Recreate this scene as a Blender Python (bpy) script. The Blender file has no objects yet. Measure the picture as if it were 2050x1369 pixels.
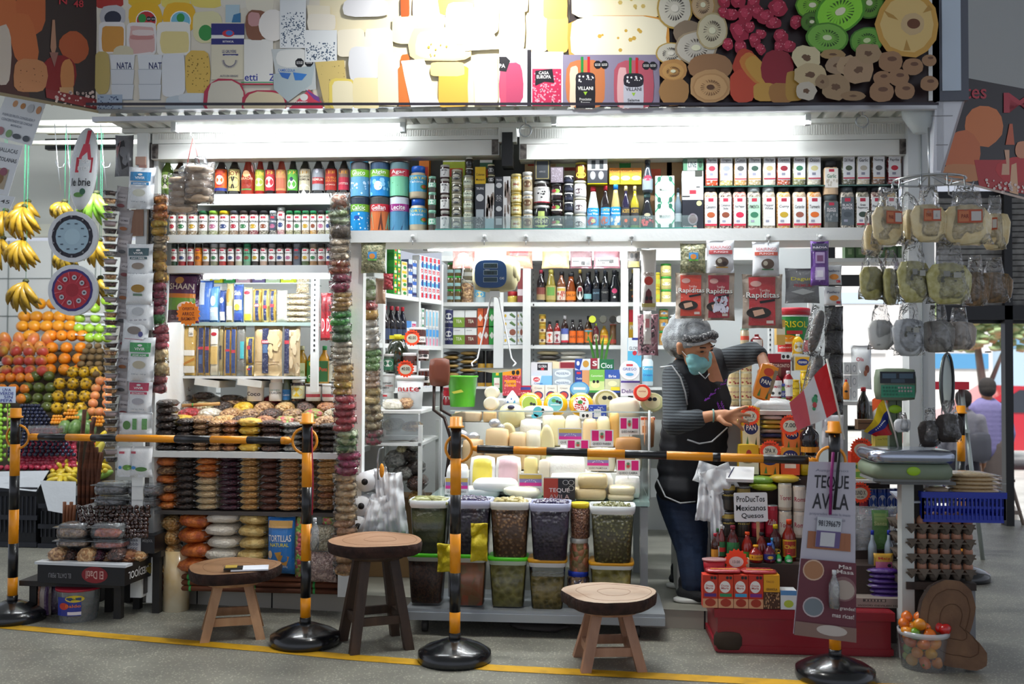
import bpy,math,random
from math import sin,cos,pi,radians,atan
from mathutils import Vector,Matrix,noise as mnoise
random.seed(7)
C=bpy.context.scene.collection
SC=bpy.context.scene
FPX=2000.0
CAM=Vector((0.37,-4.7,1.2))
cd=bpy.data.cameras.new('camera');cam=bpy.data.objects.new('camera',cd);C.objects.link(cam)
CM=Matrix.Translation(CAM)@Matrix.Rotation(atan(.08),4,'Z')@Matrix.Rotation(pi/2+atan(53.5/FPX),4,'X')@Matrix.Rotation(.005,4,'Z')
cam.matrix_world=CM
cd.sensor_width=36;cd.lens=FPX/2050*36;cd.clip_end=200
cd.dof.use_dof=True;cd.dof.focus_distance=4.9;cd.dof.aperture_fstop=2.8
SC.camera=cam
w=bpy.data.worlds.new('world');SC.world=w;w.use_nodes=True
bg=w.node_tree.nodes['Background'];bg.inputs[0].default_value=(.80,.86,1,1);bg.inputs[1].default_value=.62
sl=bpy.data.lights.new('sun','SUN');sl.energy=5;sl.angle=.3;sl.color=(1,.97,.93)
so=bpy.data.objects.new('sun',sl);C.objects.link(so);so.rotation_euler=(radians(28),0,radians(-20))
SC.view_settings.view_transform='Standard';SC.view_settings.look='None';SC.view_settings.gamma=1
SC.view_settings.exposure=0.22
SC.view_settings.use_curve_mapping=False
SC.cycles.use_denoising=True
SC.cycles.max_bounces=6;SC.cycles.diffuse_bounces=3;SC.cycles.glossy_bounces=2;SC.cycles.transmission_bounces=4
SC.cycles.transparent_max_bounces=8;SC.cycles.caustics_reflective=False;SC.cycles.caustics_refractive=False
SC.cycles.sample_clamp_indirect=4
R3=CM.to_3x3()
def ray(px,py):return R3@Vector(((px-1025)/FPX,-(py-684.5)/FPX,-1))
def P(px,py,Y):
 d=ray(px,py);return CAM+d*((Y-CAM.y)/d.y)
def G(px,py,z=0):
 d=ray(px,py);return CAM+d*((z-CAM.z)/d.z)
def S(px,py,Y):
 p=P(px,py,Y);return FPX/(-(CM.inverted()@p).z)
def bx4(x0,x1,y0,y1,Y,z=None):
 xm=(x0+x1)/2;a=P(x0,y1,Y);b=P(x1,y1,Y);zb=P(xm,y1,Y).z if z is None else z
 return(a.x+b.x)/2,zb,b.x-a.x,P(xm,y0,Y).z-zb
def lin(c):
 if isinstance(c,str):
  if len(c)==3:c=''.join(k*2 for k in c)
  c=[int(c[i:i+2],16)/255 for i in(0,2,4)]
 return tuple(x/12.92 if x<=.04045 else((x+.055)/1.055)**2.4 for x in c)+(1,)
MC={}
def M(c,r=.5,m=0,coat=0,e=0,bump=0,bs=60,c2=None,vs=40,kind='n',tr=0,crink=0,fac=(.35,.65),sub=0):
 """procedural principled: c colour, c2 second colour mixed by noise ('n'), cells ('v'), grain along z ('w'), spots ('s')"""
 k=(c,r,m,coat,e,bump,bs,c2,vs,kind,tr,crink,fac,sub)
 if k in MC:return MC[k]
 mt=bpy.data.materials.new('material_'+str(len(MC)));mt.use_nodes=True
 nt=mt.node_tree;N=nt.nodes;L=nt.links;b=N['Principled BSDF']
 b.inputs['Base Color'].default_value=lin(c);b.inputs['Roughness'].default_value=r;b.inputs['Metallic'].default_value=m
 b.inputs['Coat Weight'].default_value=coat;b.inputs['Coat Roughness'].default_value=.08
 b.inputs['Transmission Weight'].default_value=tr
 if sub:b.inputs['Subsurface Weight'].default_value=sub;b.inputs['Subsurface Radius'].default_value=(.02,.008,.004)
 if e:b.inputs['Emission Color'].default_value=lin(c);b.inputs['Emission Strength'].default_value=e
 tc=None
 if c2 or bump or crink:
  tc=N.new('ShaderNodeTexCoord')
 h=None
 if c2:
  rp=N.new('ShaderNodeValToRGB');rp.color_ramp.elements[0].position,rp.color_ramp.elements[1].position=fac
  rp.color_ramp.elements[0].color=lin(c);rp.color_ramp.elements[1].color=lin(c2)
  if kind=='v':
   t=N.new('ShaderNodeTexVoronoi');t.inputs['Scale'].default_value=vs;L.new(tc.outputs['Object'],t.inputs['Vector'])
   L.new(t.outputs['Color'],rp.inputs[0]);h=t.outputs['Distance']
  elif kind=='s':
   t=N.new('ShaderNodeTexVoronoi');t.inputs['Scale'].default_value=vs;L.new(tc.outputs['Object'],t.inputs['Vector'])
   L.new(t.outputs['Distance'],rp.inputs[0]);h=t.outputs['Distance']
  else:
   t=N.new('ShaderNodeTexNoise');t.inputs['Scale'].default_value=vs;t.inputs['Detail'].default_value=4
   if kind in 'wx':
    mp=N.new('ShaderNodeMapping');mp.inputs['Scale'].default_value=(1,1,.08)if kind=='w' else(.06,1,1)
    L.new(tc.outputs['Object'],mp.inputs[0]);L.new(mp.outputs[0],t.inputs['Vector'])
   else:L.new(tc.outputs['Object'],t.inputs['Vector'])
   L.new(t.outputs[0],rp.inputs[0])
  L.new(rp.outputs[0],b.inputs['Base Color'])
 if bump:
  bp=N.new('ShaderNodeBump');bp.inputs['Strength'].default_value=abs(bump);bp.inputs['Distance'].default_value=.01
  bp.invert=bump<0 or(h is not None)
  if h is None:
   t2=N.new('ShaderNodeTexNoise');t2.inputs['Scale'].default_value=bs;t2.inputs['Detail'].default_value=3
   L.new(tc.outputs['Object'],t2.inputs['Vector']);h=t2.outputs[0]
  L.new(h,bp.inputs['Height']);L.new(bp.outputs[0],b.inputs['Normal'])
 if crink:
  b.inputs['Coat Weight'].default_value=1
  t3=N.new('ShaderNodeTexNoise');t3.inputs['Scale'].default_value=crink*1.6;t3.inputs['Detail'].default_value=2;t3.inputs['Distortion'].default_value=1.5
  L.new(tc.outputs['Object'],t3.inputs['Vector'])
  b3=N.new('ShaderNodeBump');b3.inputs['Strength'].default_value=.9;b3.inputs['Distance'].default_value=.02
  L.new(t3.outputs[0],b3.inputs['Height']);L.new(b3.outputs[0],b.inputs['Coat Normal'])
 MC[k]=mt;return mt
def film(c='eef2f4',op=.16,sc=45,gl=.35):
 """thin clear plastic: mostly transparent, crinkled gloss"""
 k=('film',c,op,sc,gl)
 if k in MC:return MC[k]
 mt=bpy.data.materials.new('clear_plastic_'+str(len(MC)));mt.use_nodes=True;nt=mt.node_tree;N=nt.nodes;L=nt.links
 N.remove(N['Principled BSDF']);out=N['Material Output']
 t=N.new('ShaderNodeBsdfTransparent');g=N.new('ShaderNodeBsdfGlossy');g.inputs['Roughness'].default_value=.12
 d=N.new('ShaderNodeBsdfDiffuse');d.inputs[0].default_value=lin(c)
 tc=N.new('ShaderNodeTexCoord');n=N.new('ShaderNodeTexNoise');n.inputs['Scale'].default_value=sc;n.inputs['Distortion'].default_value=1.5
 L.new(tc.outputs['Object'],n.inputs['Vector']);b=N.new('ShaderNodeBump');b.inputs['Strength'].default_value=.8 if sc>12 else .08;b.inputs['Distance'].default_value=.02
 L.new(n.outputs[0],b.inputs['Height']);L.new(b.outputs[0],g.inputs['Normal'])
 fr=N.new('ShaderNodeFresnel');fr.inputs['IOR'].default_value=1.35;L.new(b.outputs[0],fr.inputs['Normal'])
 ml=N.new('ShaderNodeMath');ml.operation='MULTIPLY_ADD';ml.inputs[1].default_value=1.0;ml.inputs[2].default_value=gl*.12;L.new(fr.outputs[0],ml.inputs[0])
 m1=N.new('ShaderNodeMixShader');m1.inputs[0].default_value=op;L.new(t.outputs[0],m1.inputs[1]);L.new(d.outputs[0],m1.inputs[2])
 m2=N.new('ShaderNodeMixShader');L.new(ml.outputs[0],m2.inputs[0]);L.new(m1.outputs[0],m2.inputs[1]);L.new(g.outputs[0],m2.inputs[2])
 L.new(m2.outputs[0],out.inputs[0]);MC[k]=mt;return mt
GL={}
def glyph(t):
 if t in GL:return GL[t]
 cu=bpy.data.curves.new('lettering','FONT');cu.body=t;cu.resolution_u=2;cu.offset=.012;cu.space_line=.9;cu.align_x='CENTER'
 o=bpy.data.objects.new('lettering',cu);me=bpy.data.meshes.new_from_object(o)
 vs=[v.co.to_2d()for v in me.vertices];fs=[tuple(p.vertices)for p in me.polygons]
 bpy.data.objects.remove(o);bpy.data.curves.remove(cu);bpy.data.meshes.remove(me)
 if not vs:GL[t]=([],[]);return GL[t]
 x0=min(v.x for v in vs);x1=max(v.x for v in vs);y0=min(v.y for v in vs);y1=max(v.y for v in vs)
 GL[t]=([((v.x-x0)/max(x1-x0,1e-4)-.5,(v.y-y0)/max(y1-y0,1e-4)-.5)for v in vs],fs);return GL[t]
class MB:
 def __init__(s):s.v=[];s.f=[];s.mi=[];s.ms=[];s.sm=[]
 def _m(s,m):
  if m not in s.ms:s.ms.append(m)
  return s.ms.index(m)
 def add(s,vs,fs,m,sm=False):
  if isinstance(m,str):m=M(m)
  n=len(s.v);k=s._m(m);s.v+=[tuple(v)for v in vs]
  for f in fs:s.f.append(tuple(i+n for i in f));s.mi.append(k);s.sm.append(sm)
  return s
 def box(s,c,d,m,rz=0,rx=0,ry=0):
  x,y,z=[k/2 for k in d];vs=[Vector((a*x,b*y,e*z))for a in(-1,1)for b in(-1,1)for e in(-1,1)]
  if rz or rx or ry:
   R=Matrix.Rotation(rz,3,'Z')@Matrix.Rotation(ry,3,'Y')@Matrix.Rotation(rx,3,'X');vs=[R@v for v in vs]
  vs=[v+Vector(c)for v in vs]
  return s.add(vs,[(0,1,3,2),(4,6,7,5),(0,4,5,1),(2,3,7,6),(0,2,6,4),(1,5,7,3)],m)
 def bbox(s,a,b,m):
  return s.box([(p+q)/2 for p,q in zip(a,b)],[abs(q-p)for p,q in zip(a,b)],m)
 def lathe(s,pr,m,c=(0,0,0),seg=14,sy=1,caps=True,sq=0,off=0):
  """pr list of (r, z)"""
  vs=[];n=len(pr)
  for r,z in pr:
   for i in range(seg):
    a=2*pi*i/seg+off;x,y=cos(a),sin(a)
    if sq:q=(abs(x)**sq+abs(y)**sq)**(-1/sq);x*=q;y*=q
    vs.append((c[0]+r*x,c[1]+r*y*sy,c[2]+z))
  fs=[(j*seg+i,j*seg+(i+1)%seg,(j+1)*seg+(i+1)%seg,(j+1)*seg+i)for j in range(n-1)for i in range(seg)]
  if caps:fs+=[tuple(range(seg))[::-1],tuple(range((n-1)*seg,n*seg))]
  k=len(s.f);s.add(vs,fs,m,True)
  if caps:s.sm[-1]=s.sm[-2]=False
  return s
 def tube(s,pts,r,m,seg=6,cl=False):
  pts=[Vector(p)for p in pts];n=len(pts);vs=[];up=Vector((0,0,1));pv=None
  for i,p in enumerate(pts):
   d=(pts[(i+1)%n]if cl or i<n-1 else p)-(pts[i-1]if cl or i>0 else p)
   d.normalize();u=pv if pv is not None else(up if abs(d.z)<.9 else Vector((1,0,0)))
   u=(u-d*u.dot(d));u.normalize();pv=u;w_=d.cross(u);rr=r[i]if isinstance(r,(list,tuple))else r
   for k in range(seg):a=2*pi*k/seg;vs.append(p+u*(rr*cos(a))+w_*(rr*sin(a)))
  fs=[(j*seg+i,j*seg+(i+1)%seg,((j+1)%n)*seg+(i+1)%seg,((j+1)%n)*seg+i)for j in range(n if cl else n-1)for i in range(seg)]
  if not cl:fs+=[tuple(range(seg))[::-1],tuple(range((n-1)*seg,n*seg))]
  return s.add(vs,fs,m,True)
 def sup(s,c,r,m,e1=1,e2=1,n=12,k=8,jit=0,jf=9,rot=None,seed=0,fn=None):
  """superellipsoid (e<1 boxy) with lumps"""
  pw=lambda a,e:math.copysign(abs(a)**e,a)
  vs=[];rows=[]
  if e1<.45:k=8
  if e2<.45:n=20 if n>14 else 12
  wp=lambda a,e:a if abs(a)>1.5707 or e>.6 else math.copysign(math.atan(math.tan(abs(a))**(1/e)),a)
  def wq(a,e):
   if e>.6:return a
   q=math.floor(a/(pi/2));return q*pi/2+wp(a-q*pi/2,e)if(a-q*pi/2)>1e-6 else a
  for j in range(k+1):
   ph=wp(-pi/2+pi*j/k,e1)if 0<j<k else-pi/2+pi*j/k;rows.append(len(vs));cnt=1 if j in(0,k)else n
   for i in range(cnt):
    th=wq(2*pi*(i+.5)/n,e2)
    v=Vector((r[0]*pw(cos(ph),e1)*pw(cos(th),e2),r[1]*pw(cos(ph),e1)*pw(sin(th),e2),r[2]*pw(sin(ph),e1)))
    if jit:q=mnoise.noise(Vector((v.x*jf+seed*3.1,v.y*jf+seed*1.7,v.z*jf+seed)));v=v*(1+jit*q)
    if fn:v=Vector(fn(v))
    if rot:v=rot@v
    vs.append(v+Vector(c))
  fs=[]
  for j in range(k):
   for i in range(n):
    i2=(i+1)%n
    if j==0:fs.append((0,rows[1]+i2,rows[1]+i))
    elif j==k-1:fs.append((rows[j]+i,rows[j]+i2,rows[k]))
    else:fs.append((rows[j]+i,rows[j]+i2,rows[j+1]+i2,rows[j+1]+i))
  return s.add(vs,fs,m,True)
 def pillow(s,c,w,h,t,m,n=7,k=9,jit=.004,seed=0,rot=None,ef=3,tp=0,fold=0):
  """sealed pouch in the xz plane: thick in the middle, flat at the edges, crumpled"""
  vs=[]
  for sd in(-1,1):
   for j in range(k+1):
    for i in range(n+1):
     u=2*i/n-1;q=2*j/k-1
     th=t/2*max(0,(1-abs(u)**ef))**.6*max(0,(1-abs(q)**ef))**.6
     x=u*w/2*(1-.05*(1-q*q))*(1-tp*(q+1)/2);z=q*h/2*(1-.03*(1-u*u))
     y=sd*th+jit*mnoise.noise(Vector((x*25+seed*7,z*25,sd*.7+seed)))*(1 if th else .8)+fold*sin(u*9+seed+q)*(.4+.6*abs(q-1)/2)
     vs.append(Vector((x,y,z)))
  if rot:vs=[rot@v for v in vs]
  vs=[v+Vector(c)for v in vs];w1=n+1;o=(n+1)*(k+1);fs=[]
  for j in range(k):
   for i in range(n):
    a=j*w1+i;fs.append((a,a+1,a+w1+1,a+w1));fs.append((o+a,o+a+w1,o+a+w1+1,o+a+1))
  for i in range(n):fs.append((i,o+i,o+i+1,i+1));a=k*w1+i;fs.append((a,a+1,o+a+1,o+a))
  for j in range(k):a=j*w1;fs.append((a,a+w1,o+a+w1,o+a));a+=n;fs.append((a,o+a,o+a+w1,a+w1))
  return s.add(vs,fs,m,True)
 def prism(s,pts,t,m,m2=None,sm=False):
  """outline pts [(x,z)] extruded along y by t from 0 (front at -t/2)"""
  n=len(pts);vs=[(x,-t/2,z)for x,z in pts]+[(x,t/2,z)for x,z in pts]
  s.add(vs,[tuple(range(n)),tuple(range(n,2*n))[::-1]],m)
  return s.add(vs,[(i,n+i,n+(i+1)%n,(i+1)%n)for i in range(n)],m2 or m,sm)
 def art(s,spec,mp,asp=1.0,seg=1,eps=.0006,rgh=.45,coat=0):
  lay=[0]
  def q(pts,fs,col):
   lay[0]+=1;s.add([mp(u,v,lay[0]*eps)for u,v in pts],fs,M(col,rgh,coat=coat)if isinstance(col,str)else col)
  for op in spec.split(';'):
   op=op.strip()
   if not op:continue
   a=op.split(' ')
   k=a[0]
   if k=='r':
    x0,y0,x1,y1=map(float,a[1:5]);n=max(1,int(seg*(x1-x0)+.99))
    pts=[(x0+(x1-x0)*i/n,y)for y in(y0,y1)for i in range(n+1)]
    q(pts,[(i,n+1+i,n+2+i,i+1)for i in range(n)],a[5])
   elif k in 'eo':
    cx,cy,rx,ry=map(float,a[1:5]);n=18 if k=='e' else 8
    pts=[(cx,cy)]+[(cx+rx*cos(2*pi*i/n+.39*(k=='o')),cy+ry*sin(2*pi*i/n+.39*(k=='o')))for i in range(n)]
    q(pts,[(0,1+(i+1)%n,1+i)for i in range(n)],a[5])
   elif k=='s':
    cx,cy,rx,ry=map(float,a[1:5]);n=int(a[6])*2
    pts=[(cx,cy)]+[(cx+rx*(1 if i%2 else .84)*cos(2*pi*i/n),cy+ry*(1 if i%2 else .84)*sin(2*pi*i/n))for i in range(n)]
    q(pts,[(0,1+(i+1)%n,1+i)for i in range(n)],a[5])
   elif k=='p':
    xy=list(map(float,a[2:]));pts=list(zip(xy[::2],xy[1::2]));q(pts,[tuple(range(len(pts)))[::-1]],a[1])
   elif k=='t':
    cx,cy,w_,h_=map(float,a[1:5]);g,fs=glyph(' '.join(a[6:]).replace('|','\n'))
    if fs:q([(cx+x*w_,cy-z*h_)for x,z in g],fs,a[5])
   elif k=='d':
    nn=int(a[1]);x0,y0,x1,y1,r_=map(float,a[2:7]);rg=random.Random(nn)
    for _ in range(nn):
     cx=rg.uniform(x0,x1);cy=rg.uniform(y0,y1);rr=r_*rg.uniform(.5,1.2)
     pts=[(cx+rr*cos(i*pi/3)/asp,cy+rr*sin(i*pi/3))for i in range(6)];s.add([mp(u,v,(lay[0]+1)*eps)for u,v in pts],[tuple(range(6))[::-1]],M(a[7],rgh))
    lay[0]+=1
  return s
 def obj(s,name,parent=None,loc=None,kind=None,label=None):
  me=bpy.data.meshes.new(name);me.from_pydata(s.v,[],s.f)
  for m in s.ms:me.materials.append(m)
  me.polygons.foreach_set('material_index',s.mi);me.polygons.foreach_set('use_smooth',s.sm);me.update()
  o=bpy.data.objects.new(name,me);C.objects.link(o)
  if parent:o.parent=parent
  if loc is not None:o.location=loc
  if kind:o['kind']=kind
  if label:o['label']=label
  return o
def flat(x0,ztop,w,h,y):
 return lambda u,v,e:(x0+u*w,y-e,ztop-v*h)
def cyl(r,z0,h,a=1.25,sy=1):
 return lambda u,v,e:((r+e)*sin((u-.5)*2*a),-(r+e)*cos((u-.5)*2*a)*sy,z0+h*(1-v))
def tag(o,label,cat,group=None):
 o['label']=label;o['category']=cat
 if group:o['group']=group
 return o
def thing(name,label,cat,loc=(0,0,0),group=None,rz=0,rx=0,ry=0):
 o=bpy.data.objects.new(name,None);C.objects.link(o);o.location=loc;o.rotation_euler=(rx,ry,rz)
 o.empty_display_size=.05
 return tag(o,label,cat,group)
def dup(o,loc,label,rz=None,sc=None,group=None,rx=0,ry=0):
 c=o.copy();C.objects.link(c);c.location=loc;c['label']=label
 if group:c['group']=group
 if rz is not None:c.rotation_euler=(rx,ry,rz)
 if sc:c.scale=sc if isinstance(sc,tuple)else(sc,)*3
 for ch in KIDS.get(o.name)or[k for k in o.children]:
  d=ch.copy();C.objects.link(d);d.parent=c
  for g in ch.children:e=g.copy();C.objects.link(e);e.parent=d
 return c
KIDS={}
OR='leftmost second third fourth fifth sixth seventh eighth ninth tenth eleventh twelfth thirteenth fourteenth fifteenth sixteenth seventeenth eighteenth nineteenth twentieth twenty-first twenty-second twenty-third twenty-fourth twenty-fifth twenty-sixth'.split()
def nth(i,n=None,side='left'):
 if n and n>1 and i==n-1:return{'left':'rightmost','top':'lowest'}[side]
 if i==0:return{'left':'leftmost','top':'topmost'}[side]
 return OR[i]+' from '+side
def struct(mb,name,loc=None):
 o=mb.obj(name,None,loc);o['kind']='structure';return o
 # the setting
WHT=M('e6e8e6',.45,bump=.15,bs=30);WHD=M('dfe0da',.5,c2='b8b4a4',vs=5,fac=(.55,.8));BLK=M('101012',.5);STEEL=M('b8bcc0',.3,m=.9)
CONC=M('9a988b',.42,c2='74726a',vs=3.2,fac=(.3,.75));DKG=M('2a2a2c',.5)
nt=CONC.node_tree;N=nt.nodes;L=nt.links
vo=N.new('ShaderNodeTexVoronoi');vo.inputs['Scale'].default_value=75;tcc=N.new('ShaderNodeTexCoord');L.new(tcc.outputs['Object'],vo.inputs['Vector'])
rr=N.new('ShaderNodeValToRGB');rr.color_ramp.elements[0].color=(2.3,2.3,2.2,1);rr.color_ramp.elements[1].color=(.9,.9,.9,1);rr.color_ramp.elements[0].position=.12;rr.color_ramp.elements[1].position=.34
L.new(vo.outputs['Distance'],rr.inputs[0]);mx=N.new('ShaderNodeMix');mx.data_type='RGBA';mx.blend_type='MULTIPLY';mx.inputs[0].default_value=.8
old=N['Principled BSDF'].inputs['Base Color'].links[0].from_socket;L.new(old,mx.inputs[6]);L.new(rr.outputs[0],mx.inputs[7]);L.new(mx.outputs[2],N['Principled BSDF'].inputs['Base Color'])
struct(MB().add([(-9,-9,0),(9,-9,0),(9,3.7,0),(-9,3.7,0)],[(0,1,2,3)],CONC),'floor')
STR=M('b9b9b4',.8,c2='a3a39e',vs=2)
struct(MB().box((3,20,-.55),(50,32.6,.1),STR),'floor_street')
struct(MB().box((0,3.72,-.26),(18,.06,.5),CONC),'trim_1')
struct(MB().box((0,-1.8,4.65),(18,12,.1),M('c9ccce',.8)),'ceiling')
ln=[(-60,1248),(95,1262),(250,1276),(530,1300),(700,1316),(1000,1338),(1280,1352),(1600,1369),(2100,1388)]
vs=[]
for x,y in ln:
 for k in(-6,6):g=G(x,y+k*(.8+.25*(y-1250)/100));vs.append((g.x,g.y,.002))
struct(MB().add(vs,[(2*i,2*i+1,2*i+3,2*i+2)for i in range(len(ln)-1)],M('d9a510',.6,c2='b98d1a',vs=14,fac=(.45,.75))),'trim_2')
TILE=M('b5b0a4',.5)
mb=MB()
a=G(250,1202);b=G(700,1225);c2_=G(1270,1254);d=G(1860,1280)
pts=[(a.x,a.y),(b.x,b.y),(c2_.x,c2_.y),(d.x,d.y)]
for i in range(3):
 (xa,ya),(xb,yb)=pts[i],pts[i+1];n=[3,4,4][i]
 for k in range(n):
  t0,t1=k/n,(k+1)/n-.006
  q=lambda t:(xa+(xb-xa)*t,ya+(yb-ya)*t)
  (x0,y0),(x1,y1)=q(t0),q(t1);mb.add([(x0,y0,0),(x1,y1,0),(x1,y1,.085),(x0,y0,.085)],[(0,1,2,3)],TILE)
mb.add([(x,y-.01,.088)for x,y in pts]+[(pts[3][0],2.6,.088),(pts[0][0],2.6,.088)],[(0,1,2,3,4,5)],M('aaa99c',.5,c2='8d8b80',vs=3))
struct(mb.add([(x,y+.01,0.0)for x,y in pts]+[(x,y+.01,.088)for x,y in pts],[(0,1,5,4),(1,2,6,5),(2,3,7,6)],DKG),'floor_platform')
TW=M('d4d6d2',.35)
mb=MB().box((-3.2,2.95,1.1),(3.9,.08,2.2),TW)
for i in range(9):mb.box((-1.75-i*.36,2.905,1.1),(.006,.01,2.2),M('8e9492',.6))
for i in range(7):mb.box((-3.2,2.905,.3*i+.1),(3.9,.01,.006),M('8e9492',.6))
struct(mb,'wall_left')
mb=MB().box((-3.2,3.3,2.9),(4.2,.08,1.2),M('caccc4',.6)).box((-3.2,3.2,2.32),(4.2,.1,.1),M('d8d8c8',.5))
struct(mb,'wall_upper_left')
struct(MB().box((.55,2.35,1.3),(2.3,.05,2.6),WHT),'wall_back');struct(MB().box((-1.27,.88,1.4),(.95,.03,2.6),M('c8cac8',.6)),'wall_partition');struct(MB().box((-1.78,.45,1.2),(.03,.8,2.3),WHT),'wall_side')
mb=MB().box((0,1.15,2.72),(3.6,2.3,.04),WHT)
struct(mb,'ceiling_stall')
mb=MB().box((3.2,3.55,3.75),(7.0,.15,2.1),M('b9bcbc',.7))
mb.box((3.2,3.42,3.1),(7.0,.1,.09),M('7d8082',.6)).box((3.2,3.40,2.92),(7.0,.2,.12),M('cf9c7a',.6)).box((3.2,3.44,3.3),(7,.04,.03),M('6a6c6e',.6))
mb.box((5.8,3.55,1.3),(1.3,.15,3),M('c4c6c6',.7))
struct(mb,'wall_far')
mb=MB();FR=M('16161a',.4)
for px,w_ in((2016,15),(1978,5)):
 a=P(px,700,3.4);mb.box((a.x,3.4,1.35),(w_/247,.08,2.7)if px>2000 else(.03,.05,.01),FR)
a=P(1880,626,3.4);b=P(2120,626,3.4);mb.box(((a.x+b.x)/2,3.4,a.z),(b.x-a.x,.08,.11),FR)
for i in range(19):
 z0=P(2000,400+i*11.4,3.4).z
 mb.box(((a.x+b.x)/2,3.42,z0),(b.x-a.x,.03,.036),M('a3a2a0',.5,m=.3,c2='7c7a78',vs=12),rx=.35)
mb.box(((a.x+b.x)/2,3.46,2.1),(b.x-a.x,.01,1.05),FR)
a=P(1660,700,3.4);mb.box((a.x,3.4,1.35),(.08,.08,2.7),FR)
struct(mb,'door_1')
def post(px0,px1,Y,z0,z1,name,m=WHT,d=.08):
 a=P(px0,700,Y);b=P(px1,700,Y)
 return MB().box(((a.x+b.x)/2,Y+d/2,(z0+z1)/2),(b.x-a.x,d,z1-z0),m)
ZS=P(1000,252,0).z
mb=post(268,290,0,.085,ZS,'x');mb.box((P(296,500,.02).x,.05,1.2),(.02,.06,2.2),M('3a3634',.6))
struct(mb,'trim_3')
mb=post(1820,1872,-.02,.0,ZS,'x',M('d6dadb',.4),.1).box((P(1846,500,-.03).x,-.025,1.2),(.004,.01,2.2),M('9aa0a2',.5));struct(mb,'trim_4')
struct(post(696,726,.02,.085,P(700,480,0).z,'x',WHT,.06),'trim_5')
mb=MB();a=P(1016,300,0);mb.box((a.x,.03,a.z),(.05,.1,.16),BLK).box((a.x,.02,P(1016,264,0).z),(.085,.06,.1),WHD);struct(mb,'trim_6')
XL=P(190,240,-.28).x;XR=P(1872,210,-.28).x
mb=MB();yb=-.238;z0=ZS+.012
n=46
for i in range(n):
 x0=XL+(XR-XL)*i/n;x1=XL+(XR-XL)*(i+1)/n;m_=x0+(x1-x0)*.6
 mb.add([(x0,yb,z0),(m_,yb,z0),(m_,.12,z0),(x0,.12,z0)],[(0,1,2,3)],WHD)
 mb.add([(m_,yb,z0),(m_+.012,yb,z0+.03),(x1-.012,yb,z0+.03),(x1,yb,z0),(m_,.12,z0),(m_+.012,.12,z0+.03),(x1-.012,.12,z0+.03),(x1,.12,z0)],[(0,1,5,4),(1,2,6,5),(2,3,7,6)],WHD)
mb.box(((XL+XR)/2,-.01,ZS+.1),(XR-XL,.4,.01),WHD)
mb.box(((XL+XR)/2,-.292,P(1000,229,-.28).z),(XR-XL,.03,.022),M('cfd2d8',.35,m=.3));mb.box(((XL+XR)/2,.0,ZS),(XR-XL,.03,.02),WHD)
struct(mb,'ceiling_soffit')
RST=M('e0e0da',.45,c2='9c6a3c',vs=9,fac=(.66,.82))
for nm,(x0,x1)in(('trim_7',(305,1000)),('trim_8',(1040,1815))):
 a=P(x0,255,.02).x;b=P(x1,255,.02).x;w_=b-a;xm=(a+b)/2;mb=MB()
 zt,zm,zb=ZS-.008,P((x0+x1)/2,284,.02).z,P((x0+x1)/2,316,.02).z
 mb.box((xm,.07,(zt+zm)/2),(w_,.1,zt-zm-.004),RST).box((xm,.068,(zm+zb)/2),(w_,.11,zm-zb-.004),RST)
 for i in range(int(w_/.0115)):mb.box((a+.03+i*.0115,.019,(zt+zm)/2+.012),(.005,.006,(zt-zm)*.6),RST)
 for q in(a+.02,b-.02):mb.box((q,.012,zb+.04),(.03,.01,.07),M('2b2523',.8,c2='77706a',vs=40))
 struct(mb,nm)
mb=MB().lathe([(.03,-.13),(.075,-.06),(.085,0)],M('c3cbcc',.4),c=(P(1842,215,-.2).x,-.2,P(1842,208,-.2).z),seg=16,sy=.8)
tag(mb.obj('gutter_cap'),'grey metal funnel cap at the right end of the soffit','gutter')
a=P(1863,258,-.12);mb=MB().lathe([(.03,0),(.034,.02),(.02,.05)],M('d8dada',.3),c=(a.x,a.y,a.z)).sup((a.x,-.16,a.z),(.02,.02,.02),BLK)
W=lambda L_,Y:[P(x,y,Y)for x,y in L_]
mb.tube(W([(1850,268),(1852,255),(1862,248),(1872,255),(1875,268)],-.16),.004,STEEL)
mb.tube(W([(1862,225),(1863,300),(1866,350)],-.17),.002,DKG).tube(W([(1872,200),(1856,120),(1868,60),(1872,-20)],-.22),.003,M('c0c4c0',.5))
tag(mb.obj('cable_hook'),'small round metal fitting with wires on the right post','fitting')
for i,(px,y0)in enumerate(((1726,221),(1052,240))):
 mb=MB();c_=P(px,y0,-.1)
 mb.tube([c_+Vector((.028*sin(t),0,-.05+.028*cos(t)))for t in[k*.5 for k in range(13)]],.0035,STEEL).tube([c_+Vector((0,0,.03)),c_+Vector((0,0,-.02))],.003,STEEL)
 tag(mb.obj('ceiling_hook'),['steel ring hook under the soffit towards the right end','thin steel hook under the soffit beside the centre post'][i],'hook')
TUBE=M('f4faff',.3,e=15)
def tube_lamp(x0,x1,y,Y,label,r=.014,body=True,dy=0):
 a=P(x0,y,Y);b=P(x1,y+dy,Y);t=thing('fluorescent_lamp',label,'lamp',a);d=b-a
 MB().tube([(0.03,0,0),(d.x-.03,0,d.z)],r,TUBE,8).obj('tube',t)
 mb=MB()
 if body:mb.box((d.x/2,.015,.028+d.z/2),(d.x,.045,.022),WHD)
 mb.box((.012,0,.006),(.024,.035,.045),M('b9bcbc',.5)).box((d.x-.012,0,.006+d.z),(.024,.035,.045),M('b9bcbc',.5));mb.obj('fitting',t)
 return t
tube_lamp(345,812,258,-.12,'left fluorescent tube lamp under the corrugated soffit',.016)
tube_lamp(1104,1622,245,-.12,'right fluorescent tube lamp under the corrugated soffit',.016,dy=-2)
tube_lamp(848,1284,496,.28,'fluorescent tube lamp hanging above the cheese counter',.016)
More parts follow.
